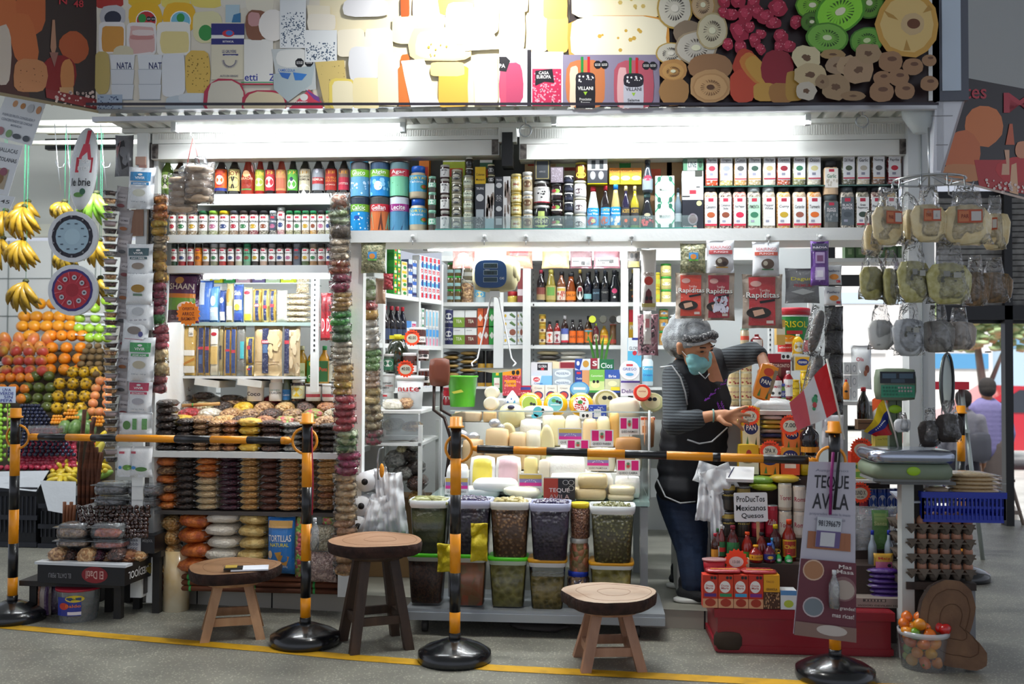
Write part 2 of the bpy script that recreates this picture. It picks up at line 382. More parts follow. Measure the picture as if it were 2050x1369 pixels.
tube_lamp(400,672,553,.2,'fluorescent tube lamp under the lower spice shelf on the left',.012,body=False)
a=P(722,600,.45);tl=thing('fluorescent_lamp','upright fluorescent tube glaring behind the second dried fruit strip','lamp',a)
MB().tube([(0,0,-.17),(0,0,.17)],.014,TUBE,8).obj('tube',tl);MB().box((0,.03,0),(.05,.03,.4),WHD).obj('fitting',tl)
def lampl(x,y,z,pw,sx,sy,rx=0,c=(.93,.97,1)):
 l=bpy.data.lights.new('tube_light','AREA');l.shape='RECTANGLE';l.size=sx;l.size_y=sy;l.energy=pw;l.color=c
 o=bpy.data.objects.new('tube_light',l);C.objects.link(o);o.location=(x,y,z);o.rotation_euler=(rx,0,0);return o
for X_,Y_,L_,pw in((-1.1,.45,1.0,10),(.4,1.0,1.4,16),(.3,1.8,1.2,11),(1.4,.9,.7,14)):  # unseen tubes added above the beam to fill the stall interior with light
 t=thing('fluorescent_lamp','fluorescent tube lamp under the stall ceiling, %s'%{10:'over the left shelves',16:'in the middle',11:'at the back',14:'over the right counter'}[pw],'lamp',(X_,Y_,2.62))
 MB().tube([(-L_/2,0,0),(L_/2,0,0)],.014,TUBE,8).obj('tube',t);MB().box((0,0,.06),(L_,.05,.07),WHD).obj('fitting',t)
 lampl(X_,Y_,2.58,pw,L_,.06)
lampl(P(578,258,-.12).x,-.13,ZS-.03,27,1.05,.04,-.1);lampl(P(1360,245,-.12).x,-.13,ZS-.03,25,1.15,.04,-.1)
lampl(P(1066,496,.28).x,.27,P(1066,496,.28).z-.025,12,1.05,.04,.0);lampl(P(536,553,.2).x,.19,P(536,553,.2).z-.02,4,.6,.03,.2)
lampl(-2.6,.8,2.78,48,1.1,.1,.75)  # fill light and its unseen tube fixture, added to brighten the fruit wall
t=thing('fluorescent_lamp','fluorescent tube lamp over the fruit stall','lamp',(-2.6,.78,2.85));MB().tube([(-.6,0,0),(.6,0,0)],.014,TUBE,8).obj('tube',t);MB().box((0,0,.05),(1.2,.05,.06),WHD).obj('fitting',t)
a=P(940,-160,-1.0);t=thing('sign_lamp','floodlight on an arm shining on the printed banner','lamp',(a.x,-.75,3.25))
MB().box((0,0,0),(.3,.16,.08),DKG,rx=-.6).obj('housing',t);MB().tube([(0,0,.04),(0,.3,.1),(0,.5,.1)],.012,DKG).obj('arm',t)
l=bpy.data.lights.new('sign_light','SPOT');l.energy=88;l.spot_size=2.3;l.spot_blend=1;l.shadow_soft_size=.08;l.color=(1,.98,.92)
o=bpy.data.objects.new('sign_light',l);C.objects.link(o);o.location=(a.x,-.78,3.16);o.rotation_euler=(.62,0,0)
def banner(name,label,spec,Y,base,quad=None,ext=None):
 mb=MB();mp=lambda u,v,e:P(min(max(u,186),1869),min(v,218.5),Y)+Vector((0,-e,0))
 mb.art(spec,mp,seg=1,eps=.0001,rgh=.35)
 x0,y0,x1,y1=ext;a=P(x0,y1,Y);b=P(x1,y0,Y)
 mb.box(((a.x+b.x)/2,Y+.03,(a.z+b.z)/2),(b.x-a.x,.058,b.z-a.z),M('a9adb2',.5));return tag(mb.obj(name),label,'banner')
def blob(cx,cy,rx,ry,n=14,pw=.6,rot=0,sd=0,j=.05):
 o=[];rg=random.Random(sd+int(cx*7+cy))
 for i in range(n):
  a=2*pi*i/n;x=math.copysign(abs(cos(a))**pw,cos(a))*rx*(1+rg.uniform(-j,j));y=math.copysign(abs(sin(a))**pw,sin(a))*ry*(1+rg.uniform(-j,j))
  o+=['%.1f %.1f'%(cx+x*cos(rot)-y*sin(rot),cy+x*sin(rot)+y*cos(rot))]
 return ' '.join(o)
def bl(c,*a,**k):return 'p %s %s'%(c,blob(*a,**k))
def kiwi(cx,cy,rx,ry,c1,c2,c3,rot=0,core='e8e8c8'):
 s=[bl(c1,cx,cy,rx,ry,20,1,rot,j=.03),bl(c2,cx,cy,rx*.9,ry*.9,20,1,rot,j=.03)]
 for i in range(22):
  a=i*.2856;r0,r1=.3,.55;dx=cos(a)*rx;dy=sin(a)*ry;X=lambda p,q:cx+(p*cos(rot)-q*sin(rot));Y_=lambda p,q:cy+(p*sin(rot)+q*cos(rot))
  s.append('p %s %.1f %.1f %.1f %.1f %.1f %.1f'%(c3,X(dx*r0,dy*r0),Y_(dx*r0,dy*r0),X(dx*r1+dy/ry*2,dy*r1),Y_(dx*r1+dy/ry*2,dy*r1),X(dx*r1-dy/ry*2,dy*r1+2),Y_(dx*r1-dy/ry*2,dy*r1+2)))
 s.append(bl(core,cx,cy,rx*.22,ry*.18,12,1,rot));return ';'.join(s)
def octs(x,y,r=9):return 'o %g %g %g %g 15171f;t %g %g %g %g fff ALTO EN|AZUCAR'%(x,y,r,r*1.05,x,y,r*1.4,r*.6)
def villani(x,y,w_,c1,c2,lab,a,b):
 return ';'.join([bl(c1,x,y+55,w_*.44,50,j=.03),bl(c2,x-w_*.25,y+60,w_*.1,42,j=.1),'r %g %g %g %g 1d8a3c'%(x-9,y,x-4,y+34),'r %g %g %g %g c8202c'%(x+4,y,x+9,y+34),bl(lab,x,y+72,w_*.22,40,pw=.35,j=0),bl('26242f',x,y+45,w_*.22,14,j=0),'d 14 %g %g %g %g 2 e8e8ee'%(x-w_*.17,y+36,x+w_*.17,y+50),'t %g %g %g 7 %s VILLANI'%(x,y+63,w_*.34,'fff' if lab=='1c1a22' else '26242f'),'p 9ac83c %g %g %g %g %g %g'%(x-4,y+70,x+4,y+70,x,y+77),'t %g %g %g 12 %s %s|%s'%(x,y+88,w_*.26,'ddd' if lab=='1c1a22' else '444',a,b),octs(x+w_*.27,y+16,8),octs(x+w_*.42,y+16,8)])
A=['r 185 -70 640 214 e6dfcf','r 640 -70 1140 214 ece2c2','r 1140 -70 1345 214 3c3434','r 1345 -70 1870 214 2c1b1e']
for x,y,w_,h_,c in((218,-2,30,20,'b5322c'),(290,-4,34,18,'eec22a'),(352,-2,30,20,'efdc6a'),(415,-4,34,20,'f0dc70'),(470,-6,30,24,'e8e4d8'),(520,-2,28,30,'efe9d6'),(590,-4,30,22,'d9d9d4')):A.append(bl(c,x,y,w_,h_))
A+=[bl('c9c9cf',226,32,26,22,pw=.8),'e 226 36 17 14 2c3045',bl('f2bf22',291,36,34,32,pw=.8),'e 293 42 21 21 fff','e 293 42 19 19 c3282f','e 285 37 8 9 2e9a4a',octs(298,38,5),octs(307,38,5),bl('f4bd24',360,36,34,32,pw=.8),'e 362 42 21 20 fff','e 362 42 19 18 7cc3df','e 362 36 8 9 2e9a4a',bl('e9e4b4',415,54,30,32),'e 412 66 14 16 3a9a4a','r 452 10 480 46 b9d3e0','p 3a7db0 468 30 482 26 482 46 464 46']
A+=[bl('f1efef',225,76,27,32,pw=.3,j=0),bl('dd9e45',226,78,22,26,pw=.3),bl('f1eeee',284,78,30,33,pw=.3,j=0),bl('e2b8b4',284,80,25,27,pw=.3,j=.1),bl('cf8f8c',284,75,24,5),bl('eddcda',287,66,22,6),bl('f6f4ec',348,78,34,34,pw=.3,j=0),bl('efdf9a',350,85,28,22,pw=.3)]
A+=[bl('c9b46b',205,146,16,42),bl('ddd6b8',248,108,20,16,pw=.8),bl('e5bf5c',396,146,25,43,pw=.45),'d 50 376 110 417 185 1.3 8a6a1a']
for x in(246,301):
 for k in range(3):A.append('p %s %d %d %d %d %d %d %d %d'%('dfe5ec' if k else 'e9eef3',x-25+k,110+30*k,x+25-k,110+30*k,x+22-k,140+30*k,x-22+k,140+30*k));A.append('r %d %d %d %d 9ba6b2'%(x-22,139+30*k,x+22,141+30*k))
A+=['t 250 132 30 13 26306a NATA','t 312 132 26 13 26306a NAT',bl('e9edf2',348,150,24,44,pw=.4),'r 196 190 246 228 aabdd2','d 60 198 193 244 225 1.6 3a4f7a',bl('c7d4dd',380,214,48,22,pw=.4),bl('d8e0e6',392,196,34,9)]
A+=['r 424 46 490 160 e6dfc6','r 424 48 490 90 2c2f7c','r 424 71 490 78 f0f0f0','e 458 68 12 7 d03040','e 460 67 7 5 3c7ad0','t 458 84 22 4 fff BOTANICAL','t 460 104 28 6 2c2f7c LE GRUYERE','r 447 109 478 112 2c2f7c','t 462 112 22 2 fff SWITZERLAND']
A+=['p 2c2f7c %.1f %.1f %.1f %.1f %.1f %.1f'%(461+17*cos(t),122+17*sin(t),461+11*cos(t-.06),122+11*sin(t-.06),461+11*cos(t+.06),122+11*sin(t+.06))for t in[k*.165 for k in range(20)]]
A+=['t 460 153 36 4 5a5a7a ALTO EN GRASAS','r 490 80 548 170 eeeeea','t 504 156 26 14 2c3aa0 etti','t 546 156 12 14 2c3aa0 Z','r 484 165 548 167 2a9a5a','r 484 168 548 171 c22f48',bl('8b5b45',515,52,22,30),bl('c99',510,40,12,14),'e 548 52 29 32 f7f3ee',bl('b9324f',452,212,44,54,pw=.75),bl('d9d4c4',453,214,38,52,pw=.7),bl('b9324f',530,214,46,34,pw=.75),bl('dccfae',532,216,42,32,pw=.7),'p c9d0d2 545 100 600 98 632 106 634 180 560 190','p b4c3c9 548 150 632 130 625 170 578 205 550 180',bl('e8eae8',590,118,36,18),'t 575 142 34 6 3a6fc0 CAMBOZOLA','p 3a6fc0 560 146 584 148 578 160 566 156','p 3a7fd0 588 146 616 150 606 162 592 162',octs(601,127,9),octs(620,126,9),'p d5455c 580 220 620 180 645 205 648 222','p 7a4a9a 612 180 640 196 642 206 630 200','e 610 196 8 7 e8e8e8','r 580 219 650 224 d9cfae','t 604 206 26 4 fff CAMEMBERT']
for x0,y0,x1,y1 in((562,2,614,98),(612,62,676,126)):A+=['r %d %d %d %d e9eef2'%(x0,y0,x1,y1),'d %d %d %d %d %d 1.5 4d627d'%((y1-y0)*2,x0+3,y0+25,x1-3,y1-3)]
A+=['p eee6d0 616 12 662 14 664 60 620 62',bl('efe9dc',645,46,28,16,pw=.3),bl('e3e4ea',734,18,46,18,pw=.5),'p d9c27a 632 126 690 122 700 220 652 224','d 26 640 130 692 215 1.2 8d7a4a']
for c,x,y,w_,h_,p_ in(('f3ecd8',704,88,28,28,.3),('f5efdd',759,90,28,32,.3),('f2e5b8',838,62,52,28,.3),('f6dc9a',882,90,62,34,.45),('f4e2b0',886,92,54,28,.5),('e2e4ea',730,130,30,34,.4),('ecd66a',686,190,26,32,.5),('f2e9c8',688,192,22,30,.5),('f0e3b4',734,190,26,34,.3),('f4ead0',780,160,22,52,.25),('c86c32',812,160,10,50,.4),('e0e3ea',860,22,32,34,.4),('b5562c',812,16,9,20,.3),('efb64e',914,6,36,26,.3),('f6eedd',922,48,30,42,.5),('f1e6c2',976,20,24,50,.3),('eeb04a',908,174,30,42,.25),('f6d98c',896,140,34,14,.3),('f4ebc8',974,160,24,52,.25),('f2e4bc',1026,60,26,44,.3),('f5deb0',1076,66,22,40,.3),('efb765',1116,70,22,38,.3),('f4e2c0',1080,10,20,30,.3),('edb05a',1112,12,24,28,.3),('f2ead0',1032,4,26,22,.3)):A.append(bl(c,x,y,w_,h_,pw=p_))
A+=['p f3f5f8 804 124 850 120 882 214 824 216','p d8793c 798 140 806 130 822 214 800 214','p fffdf4 912 14 944 12 986 60 1002 100 932 104','d 8 855 90 895 115 2.2 c9a040',bl('efe6c4',1236,-4,96,46,pw=.45),bl('d99a45',1240,80,103,46,pw=.45),bl('f2ecd2',1238,78,99,43,pw=.45),'d 9 1190 62 1292 106 4.5 d0a94a','d 5 1240 -5 1290 22 4 cdb56a']
A+=['r 1000 100 1060 214 d8dbe6','r 1056 102 1064 214 201c26',bl('b8476a',1024,170,24,44,pw=.6),'r 1002 120 1014 214 c4506e','p 1c1a22 1000 116 1014 116 1022 124 1014 146 1000 144','t 1006 134 12 8 fff PA','r 1064 106 1128 214 dfe2ea','r 1066 140 1124 214 c22c56','d 120 1068 146 1122 212 2 e8a0b4','p 1c1a22 1072 144 1106 140 1110 168 1090 166 1072 174','t 1089 148 20 6 fff CASA','t 1089 156 28 7 fff EUROPA','r 1127 112 1320 214 8d86a0',villani(1172,116,90,'c87a4c','e8d0b8','1c1a22','Prosciutto','Reserva'),villani(1268,118,92,'b8586a','e0b0b4','c4c6d4','Salame','Milano')]
for x,y,rx,ry,ro in((1350,20,36,42,0),(1342,110,30,22,0)):A.append(kiwi(x,y,rx,ry,'b89a4c','d3cfc0','4a4440',ro,'e6e2d4'))
A+=[bl('a98c66',1418,10,26,34,pw=1),kiwi(1406,14,24,30,'b59058','c6ac88','6a5440',0),bl('8b7a66',1376,70,30,26,pw=1),kiwi(1392,100,42,34,'a8977c','c9c4b8','4a4038',0),kiwi(1424,66,31,37,'b9a87c','d0c9ac','5d5244',.2)]
rg=random.Random(5)
for x,y,r_ in((1448,8,14),(1476,4,18),(1506,10,16),(1462,34,15),(1490,34,18),(1514,30,14),(1446,30,12),(1478,68,22),(1530,40,18),(1555,22,20),(1508,86,14),(1455,94,13),(1480,100,15),(1545,52,15),(1520,74,12),(1590,50,14),(1560,78,16),(1520,104,12),(1575,98,15),(1556,100,12),(1498,60,12)):A+=[bl('a3203f',x,y,r_,r_*.8,pw=.9,j=.12,rot=rg.random()*2),bl('c23a58',x-2,y-3,r_*.55,r_*.4,pw=1,rot=rg.random()*2),'d 9 %g %g %g %g 1 e89aa8'%(x-r_*.7,y-r_*.6,x+r_*.7,y+r_*.6)]
A+=[bl('b98a52',1346,146,28,22,pw=.9),bl('a57c4c',1348,188,30,28,pw=.9),kiwi(1346,148,24,18,'b98a52','c79a5c','7a5430'),bl('9a7350',1420,140,44,26,pw=.8),bl('bd9668',1420,178,41,33,pw=.95),kiwi(1420,180,36,28,'b38a5c','c8a070','8a6440',0,'5a3c28'),bl('b5402a',1485,130,18,26,rot=.4),bl('c24a32',1484,178,26,34,pw=.8),bl('c9803a',1508,144,20,38,pw=.8,rot=-.7),bl('c99a45',1514,146,17,32,pw=.8,rot=-.7),bl('8f2030',1552,142,32,36,pw=.8),bl('c79a48',1528,190,24,18),bl('a97840',1560,192,24,20),bl('b89040',1586,178,18,30)]
A+=[kiwi(1622,18,34,28,'4f8a1c','7fbf35','2a4a10'),kiwi(1734,14,30,32,'3c6a1a','5f962c','2a4010'),kiwi(1620,52,22,20,'3f6a1a','4f7f26','2a4010'),kiwi(1676,32,52,40,'4f9a20','8fdf3c','2a5a14',-.5),kiwi(1650,84,43,30,'4d8a24','7ab848','254a14',.1,'d8e8b8'),kiwi(1728,90,34,27,'3c7a20','6aa83c','254a14',-.2,'d0e0a8'),bl('b98a3c',1780,-4,26,14),bl('cf9f4a',1808,58,62,66,pw=.9),bl('dfc07c',1808,58,52,56,pw=.95),bl('cdb184',1818,58,24,22,pw=1),'e 1820 57 13 10 6a3c20','p b98f45 1760 30 1780 40 1790 50 1770 44','p b98f45 1800 110 1806 88 1814 110','p b98f45 1850 20 1838 36 1858 30']
for x,y,rx,ry,c in((1608,124,28,24,'d8cba4'),(1616,158,32,22,'c8b48c'),(1608,190,20,18,'c9c0b0'),(1660,118,24,10,'a88a5c'),(1668,140,22,18,'a58c70'),(1690,140,22,20,'b59a78'),(1666,182,28,26,'a58a68'),(1712,148,30,28,'ae9070'),(1730,116,26,20,'a98e6c'),(1700,200,24,10,'9a7c5a'),(1640,172,14,14,'9a8060')):A+=[bl(c,x,y,rx,ry,pw=.9,j=.1),bl('6a4c34',x,y,rx*.3,ry*.25,pw=1,j=.3)]
for x,y,r_ in((1774,132,24),(1818,142,20),(1758,166,18),(1790,164,20),(1756,192,24),(1802,190,20),(1850,130,14),(1850,176,18)):A+=[bl('a07a58',x,y,r_,r_*.85,pw=.9),bl('6b4832',x+3,y-5,r_*.4,r_*.2,pw=1)]
A+=['r 185 213 1870 219 2c2733']
banner('printed_banner','long printed shop banner of cheeses, cold meats and dried fruit above the stall',';'.join(A),-.3,None,ext=(186,-70,1870,221))
def tilted(name,label,spec,a,b,u0,u1,cat='banner'):
 """sheet standing over the ground line a-b; ops in photo pixels between columns u0 and u1"""
 a=Vector(a);b=Vector(b);dr=(b-a);nr=Vector((dr.y,-dr.x,0)).normalized()
 if nr.y>0:nr=-nr
 def mp(u,v,e):
  d=ray(u,v);dn=nr.dot(d);t=nr.dot(a-CAM)/dn;return CAM+d*t+nr*e
 mb=MB();mb.art(spec,mp,eps=.0003,rgh=.4);o=tag(mb.obj(name),label,cat);return mp
aL=P(192,150,-.3);bL=P(0,150,-.68)
A=['p 3a2e2c -60 -70 192 -70 196 222 -60 180','p 53302a -60 -70 20 -70 60 200 -60 180',bl('c9703f',10,30,26,44,pw=.8),bl('c4683a',62,16,30,52,pw=.8),bl('c9713f',48,80,26,56,pw=.8,rot=-.2),bl('cfc4b8',6,110,16,60,pw=.7),bl('b85c34',148,95,28,32,pw=.8,rot=-.5),bl('8c1a1c',118,150,34,40,pw=.8),bl('c98a5c',60,152,34,34,pw=.6),'d 14 35 130 85 180 1.2 7a4a2a',bl('cf8a52',134,152,14,34,pw=.8),'p b88a70 104 40 109 40 112 95 106 118 100 95','p 9a6a60 98 105 116 105 108 135','p d0a070 118 175 146 175 146 205 120 200','p 8c2a2c 90 178 196 200 196 220 92 196','d 40 100 184 190 214 3 e0c8c0','t 125 2 16 14 c23a44 N','t 156 8 20 14 c23a44 48','p 9a8c6c -60 174 196 221 196 227 -60 181']
tilted('side_banner','dark printed side banner with orange cheeses at the far upper left',';'.join(A),(aL.x,aL.y,0),(bL.x,bL.y,0),0,190)
aR=P(1878,300,.2);bR=P(2060,300,.6)
A=['p 2a2326 1870 180 1930 155 2100 187 2100 412 1875 352',bl('d8793a',1970,252,39,42,pw=1),bl('d06c34',1926,308,38,48,pw=1),bl('c9824c',1926,346,40,18,pw=.6),'p b52022 1950 320 2100 320 2100 395 1960 375',bl('c41c1e',2036,340,44,26,pw=1),'p d8a888 2006 328 2014 328 2010 300 2020 300 2020 350 2004 350','p e0b088 2024 330 2034 326 2038 390 2020 385',bl('d8906a',2045,300,14,18,pw=1),'p c85c34 2020 248 2026 248 2030 290 2012 290','t 1952 186 44 24 b52438 tes','t 2040 206 64 40 b52438 M','p c8b0a0 1875 350 2100 408 2100 413 1875 354','d 30 1968 360 2050 385 3 e8d0c8']
tilted('dark_sign','dark sign with orange cheeses and red script at the far right',';'.join(A),(aR.x,aR.y,0),(bR.x,bR.y,0),1878,2060,'sign')
mb=MB();a=P(1901,90,-.3);w_=.13
zt=P(1901,-70,-.3).z;zb=P(1901,202,-.3).z
mb.box((a.x,-.27,(zt+zb)/2),(w_+.02,.08,zt-zb),M('5c606c',.4)).box((a.x+.002,-.312,(zt+zb)/2+.01),(w_*.6,.01,zt-zb-.06),M('c2d0e0',.4)).box((P(1870,90,-.3).x-.004,-.29,(zt+zb)/2),(.045,.04,zt-zb),M('eceeee',.4))
b=P(1925,205,-.3);c_=P(1885,350,-.3)
mb.add([P(x,y,-.29)for x,y in((1872,205),(1930,200),(1883,350),(1868,345))],[(0,3,2,1)],M('dfe2ea',.45)).add([P(x,y,-.291)for x,y in((1927,203),(1932,200),(1886,352),(1882,350))],[(0,3,2,1)],M('a8a0a4',.5))
for y in(232,290):a=P(1876,y,-.292);mb.box((a.x+.02,-.292,a.z),(.09 if y<250 else .05,.002,.002),M('777',.5))
mb.box((P(1868,270,-.2).x,-.24,P(1868,270,-.2).z),(.03,.1,.35),M('dfe2ea',.45))
tag(mb.obj('light_box'),'upright grey framed light box at the right end of the stall','light box')
# builders of goods: w, h, d in metres, base at z=0, front at y=-d/2
PROF={'soy':[(1,0),(1,.55),(.93,.64),(.5,.78),(.36,.84),(.36,.9)],'cone':[(.95,0),(1,.04),(1,.42),(.86,.55),(.5,.8),(.42,.9)],'wine':[(1,0),(1,.55),(.9,.63),(.42,.76),(.34,.9)],'oil':[(1,0),(1,.6),(.85,.7),(.4,.82),(.36,.9)],'jar':[(.93,0),(1,.05),(1,.75),(.86,.84),(.86,.9)],'round':[(.8,0),(1,.1),(1,.5),(.7,.68),(.38,.8),(.36,.9)],'ketch':[(.8,0),(.95,.06),(1,.5),(.95,.7),(.5,.86),(.3,.9)],'pear':[(.9,0),(1,.1),(.95,.45),(.55,.72),(.45,.9)],'can':[(.97,0),(1,.02),(1,.97),(.97,.98)],'tub':[(.82,0),(.84,.02),(.98,.88)],'cup':[(.78,0),(1,.95)]}
def bottle(t,w_,h_,body,cap,art,prof='soy',lz=(.1,.52),la=1.25,capr=None,caph=.1,seg=12,sq=0,gl=.15,coat=.6):
 R_=w_/2;pf=[(r*R_,z*h_)for r,z in PROF[prof]]
 m_=body if not isinstance(body,str)else M(body,gl,coat=coat)
 MB().lathe(pf,m_,seg=seg,sq=sq).obj('body',t)
 top=pf[-1][1];cr=(capr*R_ if capr else pf[-1][0]*1.12)
 if cap:MB().lathe([(cr,top-.012*h_),(cr,h_*.985),(cr*.9,h_)],cap if not isinstance(cap,str)else M(cap,.4),seg=seg,sq=sq).obj('cap',t)
 if art:
  mp=cyl(R_*1.012,h_*lz[0],h_*(lz[1]-lz[0]),la)if not sq else flat(-R_*.92,h_*lz[1],R_*1.84,h_*(lz[1]-lz[0]),-R_*1.01)
  MB().art(art,mp,seg=6 if not sq else 1,eps=.00025).obj('label',t)
def jar(t,w_,h_,body,cap,art,caph=.14,lz=(.12,.72),seg=12,la=1.25,neck=.88):
 R_=w_/2;zc=h_*(1-caph);m_=body if not isinstance(body,str)else M(body,.12,coat=.8)
 MB().lathe([(R_*.93,0),(R_,h_*.04),(R_,zc*.9),(R_*neck,zc),(R_*neck,zc+.002)],m_,seg=seg).obj('body',t)
 if cap:MB().lathe([(R_*(neck+.04),zc),(R_*(neck+.04),h_*.985),(R_*neck,h_)],M(cap,.35)if isinstance(cap,str)else cap,seg=seg).obj('lid',t)
 if art:MB().art(art,cyl(R_*1.012,h_*lz[0],h_*(lz[1]-lz[0]),la),seg=6,eps=.00025).obj('label',t)
def spice(t,w_,h_,body,cap,art,lz=(.12,.74),cz=.12,d=None):
 R_=w_/2;zc=h_*(1-cz)
 MB().lathe([(R_*.97,0),(R_,h_*.02),(R_,zc*.93),(R_*.85,zc)],body,seg=16,sq=5,sy=.8).obj('body',t)
 MB().lathe([(R_*.9,zc-.002),(R_*.9,h_*.98),(R_*.84,h_)],M(cap,.45),seg=14,sy=.8).obj('cap',t)
 MB().art(art,flat(-R_*.88,h_*lz[1],R_*1.76,h_*(lz[1]-lz[0]),-R_*.81),eps=.00025).obj('label',t)
def carton(mb,w_,h_,d,side,art,x=0,z=0,y=0,rg=.5,eps=.0003):
 mb.box((x,y,z+h_/2),(w_,d,h_),M(side,rg)if isinstance(side,str)else side)
 if art:mb.art(art,flat(x-w_/2,z+h_,w_,h_,y-d/2),eps=eps)
 return mb
def can(t,w_,h_,col,art,rim='c9ccd0',seg=14,lid=None):
 R_=w_/2
 MB().lathe([(R_*.95,0),(R_,.004),(R_,h_-.006),(R_*.94,h_-.001),(R_*.85,h_-.004)],M(col,.3,coat=.4)if isinstance(col,str)else col,seg=seg).obj('body',t)
 if lid:MB().lathe([(R_*1.02,h_-.012),(R_*1.02,h_)],M(lid,.4),seg=seg).obj('lid',t)
 else:MB().lathe([(R_*.97,h_-.003),(R_*.97,h_)],M(rim,.3,m=.8),seg=seg).obj('rim',t)
 if art:MB().art(art,cyl(R_*1.008,.004,h_-.012,1.35),seg=8,eps=.00025).obj('label',t)
def box_it(name,x0,x1,y0,y1,Y,label,cat,art,side='ddd',d=.06,z=None,group=None,rz=0,rgh=.5):
 cx,zb,w_,h_=bx4(x0,x1,y0,y1,Y,z);mb=MB();carton(mb,w_,h_,d,side,art,rg=rgh)
 o=mb.obj(name,None,(cx,Y+d/2,zb));o.rotation_euler=(0,0,rz);return tag(o,label,cat,group)
def bag_it(name,x0,x1,y0,y1,Y,label,cat,body,art=None,d=.05,z=None,group=None,tilt=0,rz=0,fr=.62,aw=(.06,.94,.06,.94),lab='label',ef=3):
 """upright or hanging sealed bag; printed front follows the bag's belly"""
 cx,zb,w_,h_=bx4(x0,x1,y0,y1,Y,z)
 t=thing(name,label,cat,(cx,Y+d/2,zb),group,rz=rz,ry=tilt)
 m_=M(body,.3,crink=30)if isinstance(body,str)else body
 MB().pillow((0,0,h_/2),w_,h_,d,m_,seed=int(x0),ef=ef).obj('bag',t)
 if art:
  def mp(u,v,e):
   a=aw[0]+(aw[1]-aw[0])*u;b=aw[2]+(aw[3]-aw[2])*v;U=2*a-1;V=1-2*b
   th=d/2*max(0,1-abs(U)**ef)**.6*max(0,1-abs(V)**ef)**.6
   return(U*w_/2*(1-.05*(1-V*V)),-th-.0035-e,h_/2+V*h_/2)
  mb=MB()
  g=6
  bgc=None
  for op in art.split(';'):
   a=op.strip().split(' ')
   if a[0]=='r':
    x0_,y0_,x1_,y1_=map(float,a[1:5]);nx=max(1,int(6*(x1_-x0_)+.9));ny=max(1,int(6*(y1_-y0_)+.9));mb._l=getattr(mb,'_l',0)+1
    pts=[mp(x0_+(x1_-x0_)*i/nx,y0_+(y1_-y0_)*j/ny,mb._l*.0004)for j in range(ny+1)for i in range(nx+1)]
    mb.add(pts,[(j*(nx+1)+i,(j+1)*(nx+1)+i,(j+1)*(nx+1)+i+1,j*(nx+1)+i+1)for j in range(ny)for i in range(nx)],M(a[5],.3,crink=30))
   else:
    mb._l=getattr(mb,'_l',0)+1;k=mb._l;mb.art(op,lambda u,v,e,k=k:mp(u,v,.0004*k+.001),eps=0)
  mb.obj(lab,t)
 return t
def lie(mb,c,w_,d_,h_,m_,seed=0,n=12,k=5,jit=.12,rz=0):
 """bag lying flat: flat cushion with lumps"""
 return mb.sup(c,(w_/2,d_/2,h_/2),m_,.9,.5,n=n,k=k,jit=jit,jf=18,seed=seed,rot=Matrix.Rotation(rz,3,'Z')if rz else None)
def starburst(px,py,Y,rpx,ops,label,n=22,c='ff4a1c',ring=None,tl=0,rxk=1.0):
 a=P(px,py,Y);r_=rpx/S(px,py,Y);mb=MB();m_=2*n
 pts=[(r_*rxk*(1 if i%2 else .84)*cos(2*pi*i/m_),r_*(1 if i%2 else .84)*sin(2*pi*i/m_))for i in range(m_)]
 mb.prism(pts[::-1],.002,M(c,.5))
 mb.art(ops,flat(-r_*rxk,r_,2*r_*rxk,2*r_,-.0012),eps=.0003)
 o=mb.obj('price_tag',None,a);o.rotation_euler=(0,tl,0);return tag(o,label,'price tag')
OFE=lambda a,b='':'e .5 .54 .33 .27 d8d0bc;t .5 .2 .5 .1 30160c OFERTA;t .5 .5 .46 .2 222 %s;%s'%(a,'t .5 .7 .3 .08 222 %s'%b if b else '')
def food(c1,c2,s=55,k='v',cr=28,bump=1,fac=(.36,.62)):return M(c1,.5,c2=c2,vs=s,kind=k,bump=bump,crink=cr,fac=fac)
FD=dict(raisin=food('38241c','6a483c',90),nut=food('9a6a40','d8aa76',80),almond=food('8a4c28','b87a48',75),dark=food('241a16','4c3a30',70),plum=food('3a1426','66283e',90),cashew=food('d8b888','e8d4ac',80),apric=food('c8641c','e89040',60),walnut=food('7c5638','c09868',70),pist=food('b0a070','d8cca0',90),white=food('d8d0bc','f0eada',50),yellow=food('e0a818','f4d040',40),red=food('8c1420','c02a34',60),corn=food('c07c2c','e8b464',95),bark=food('4a2418','6c3a26',30,'x'),peanut=food('b8804a','e4b880',85),golden=food('c89048','ecc484',80),orange=food('b04a14','e07a28',35,'n'),chips=food('c8a050','ecd088',30,'n'),stick=food('cfc4b0','ece4d4',40,'x'),cel=food('d9a018','f0cc50',35),grey=food('7a7872','a8a49c',80),herb=food('5c6440','a09c74',90,'n'),mixc=food('c8505c','90c050',60),oat=food('c8b48c','e8dcc0',120))
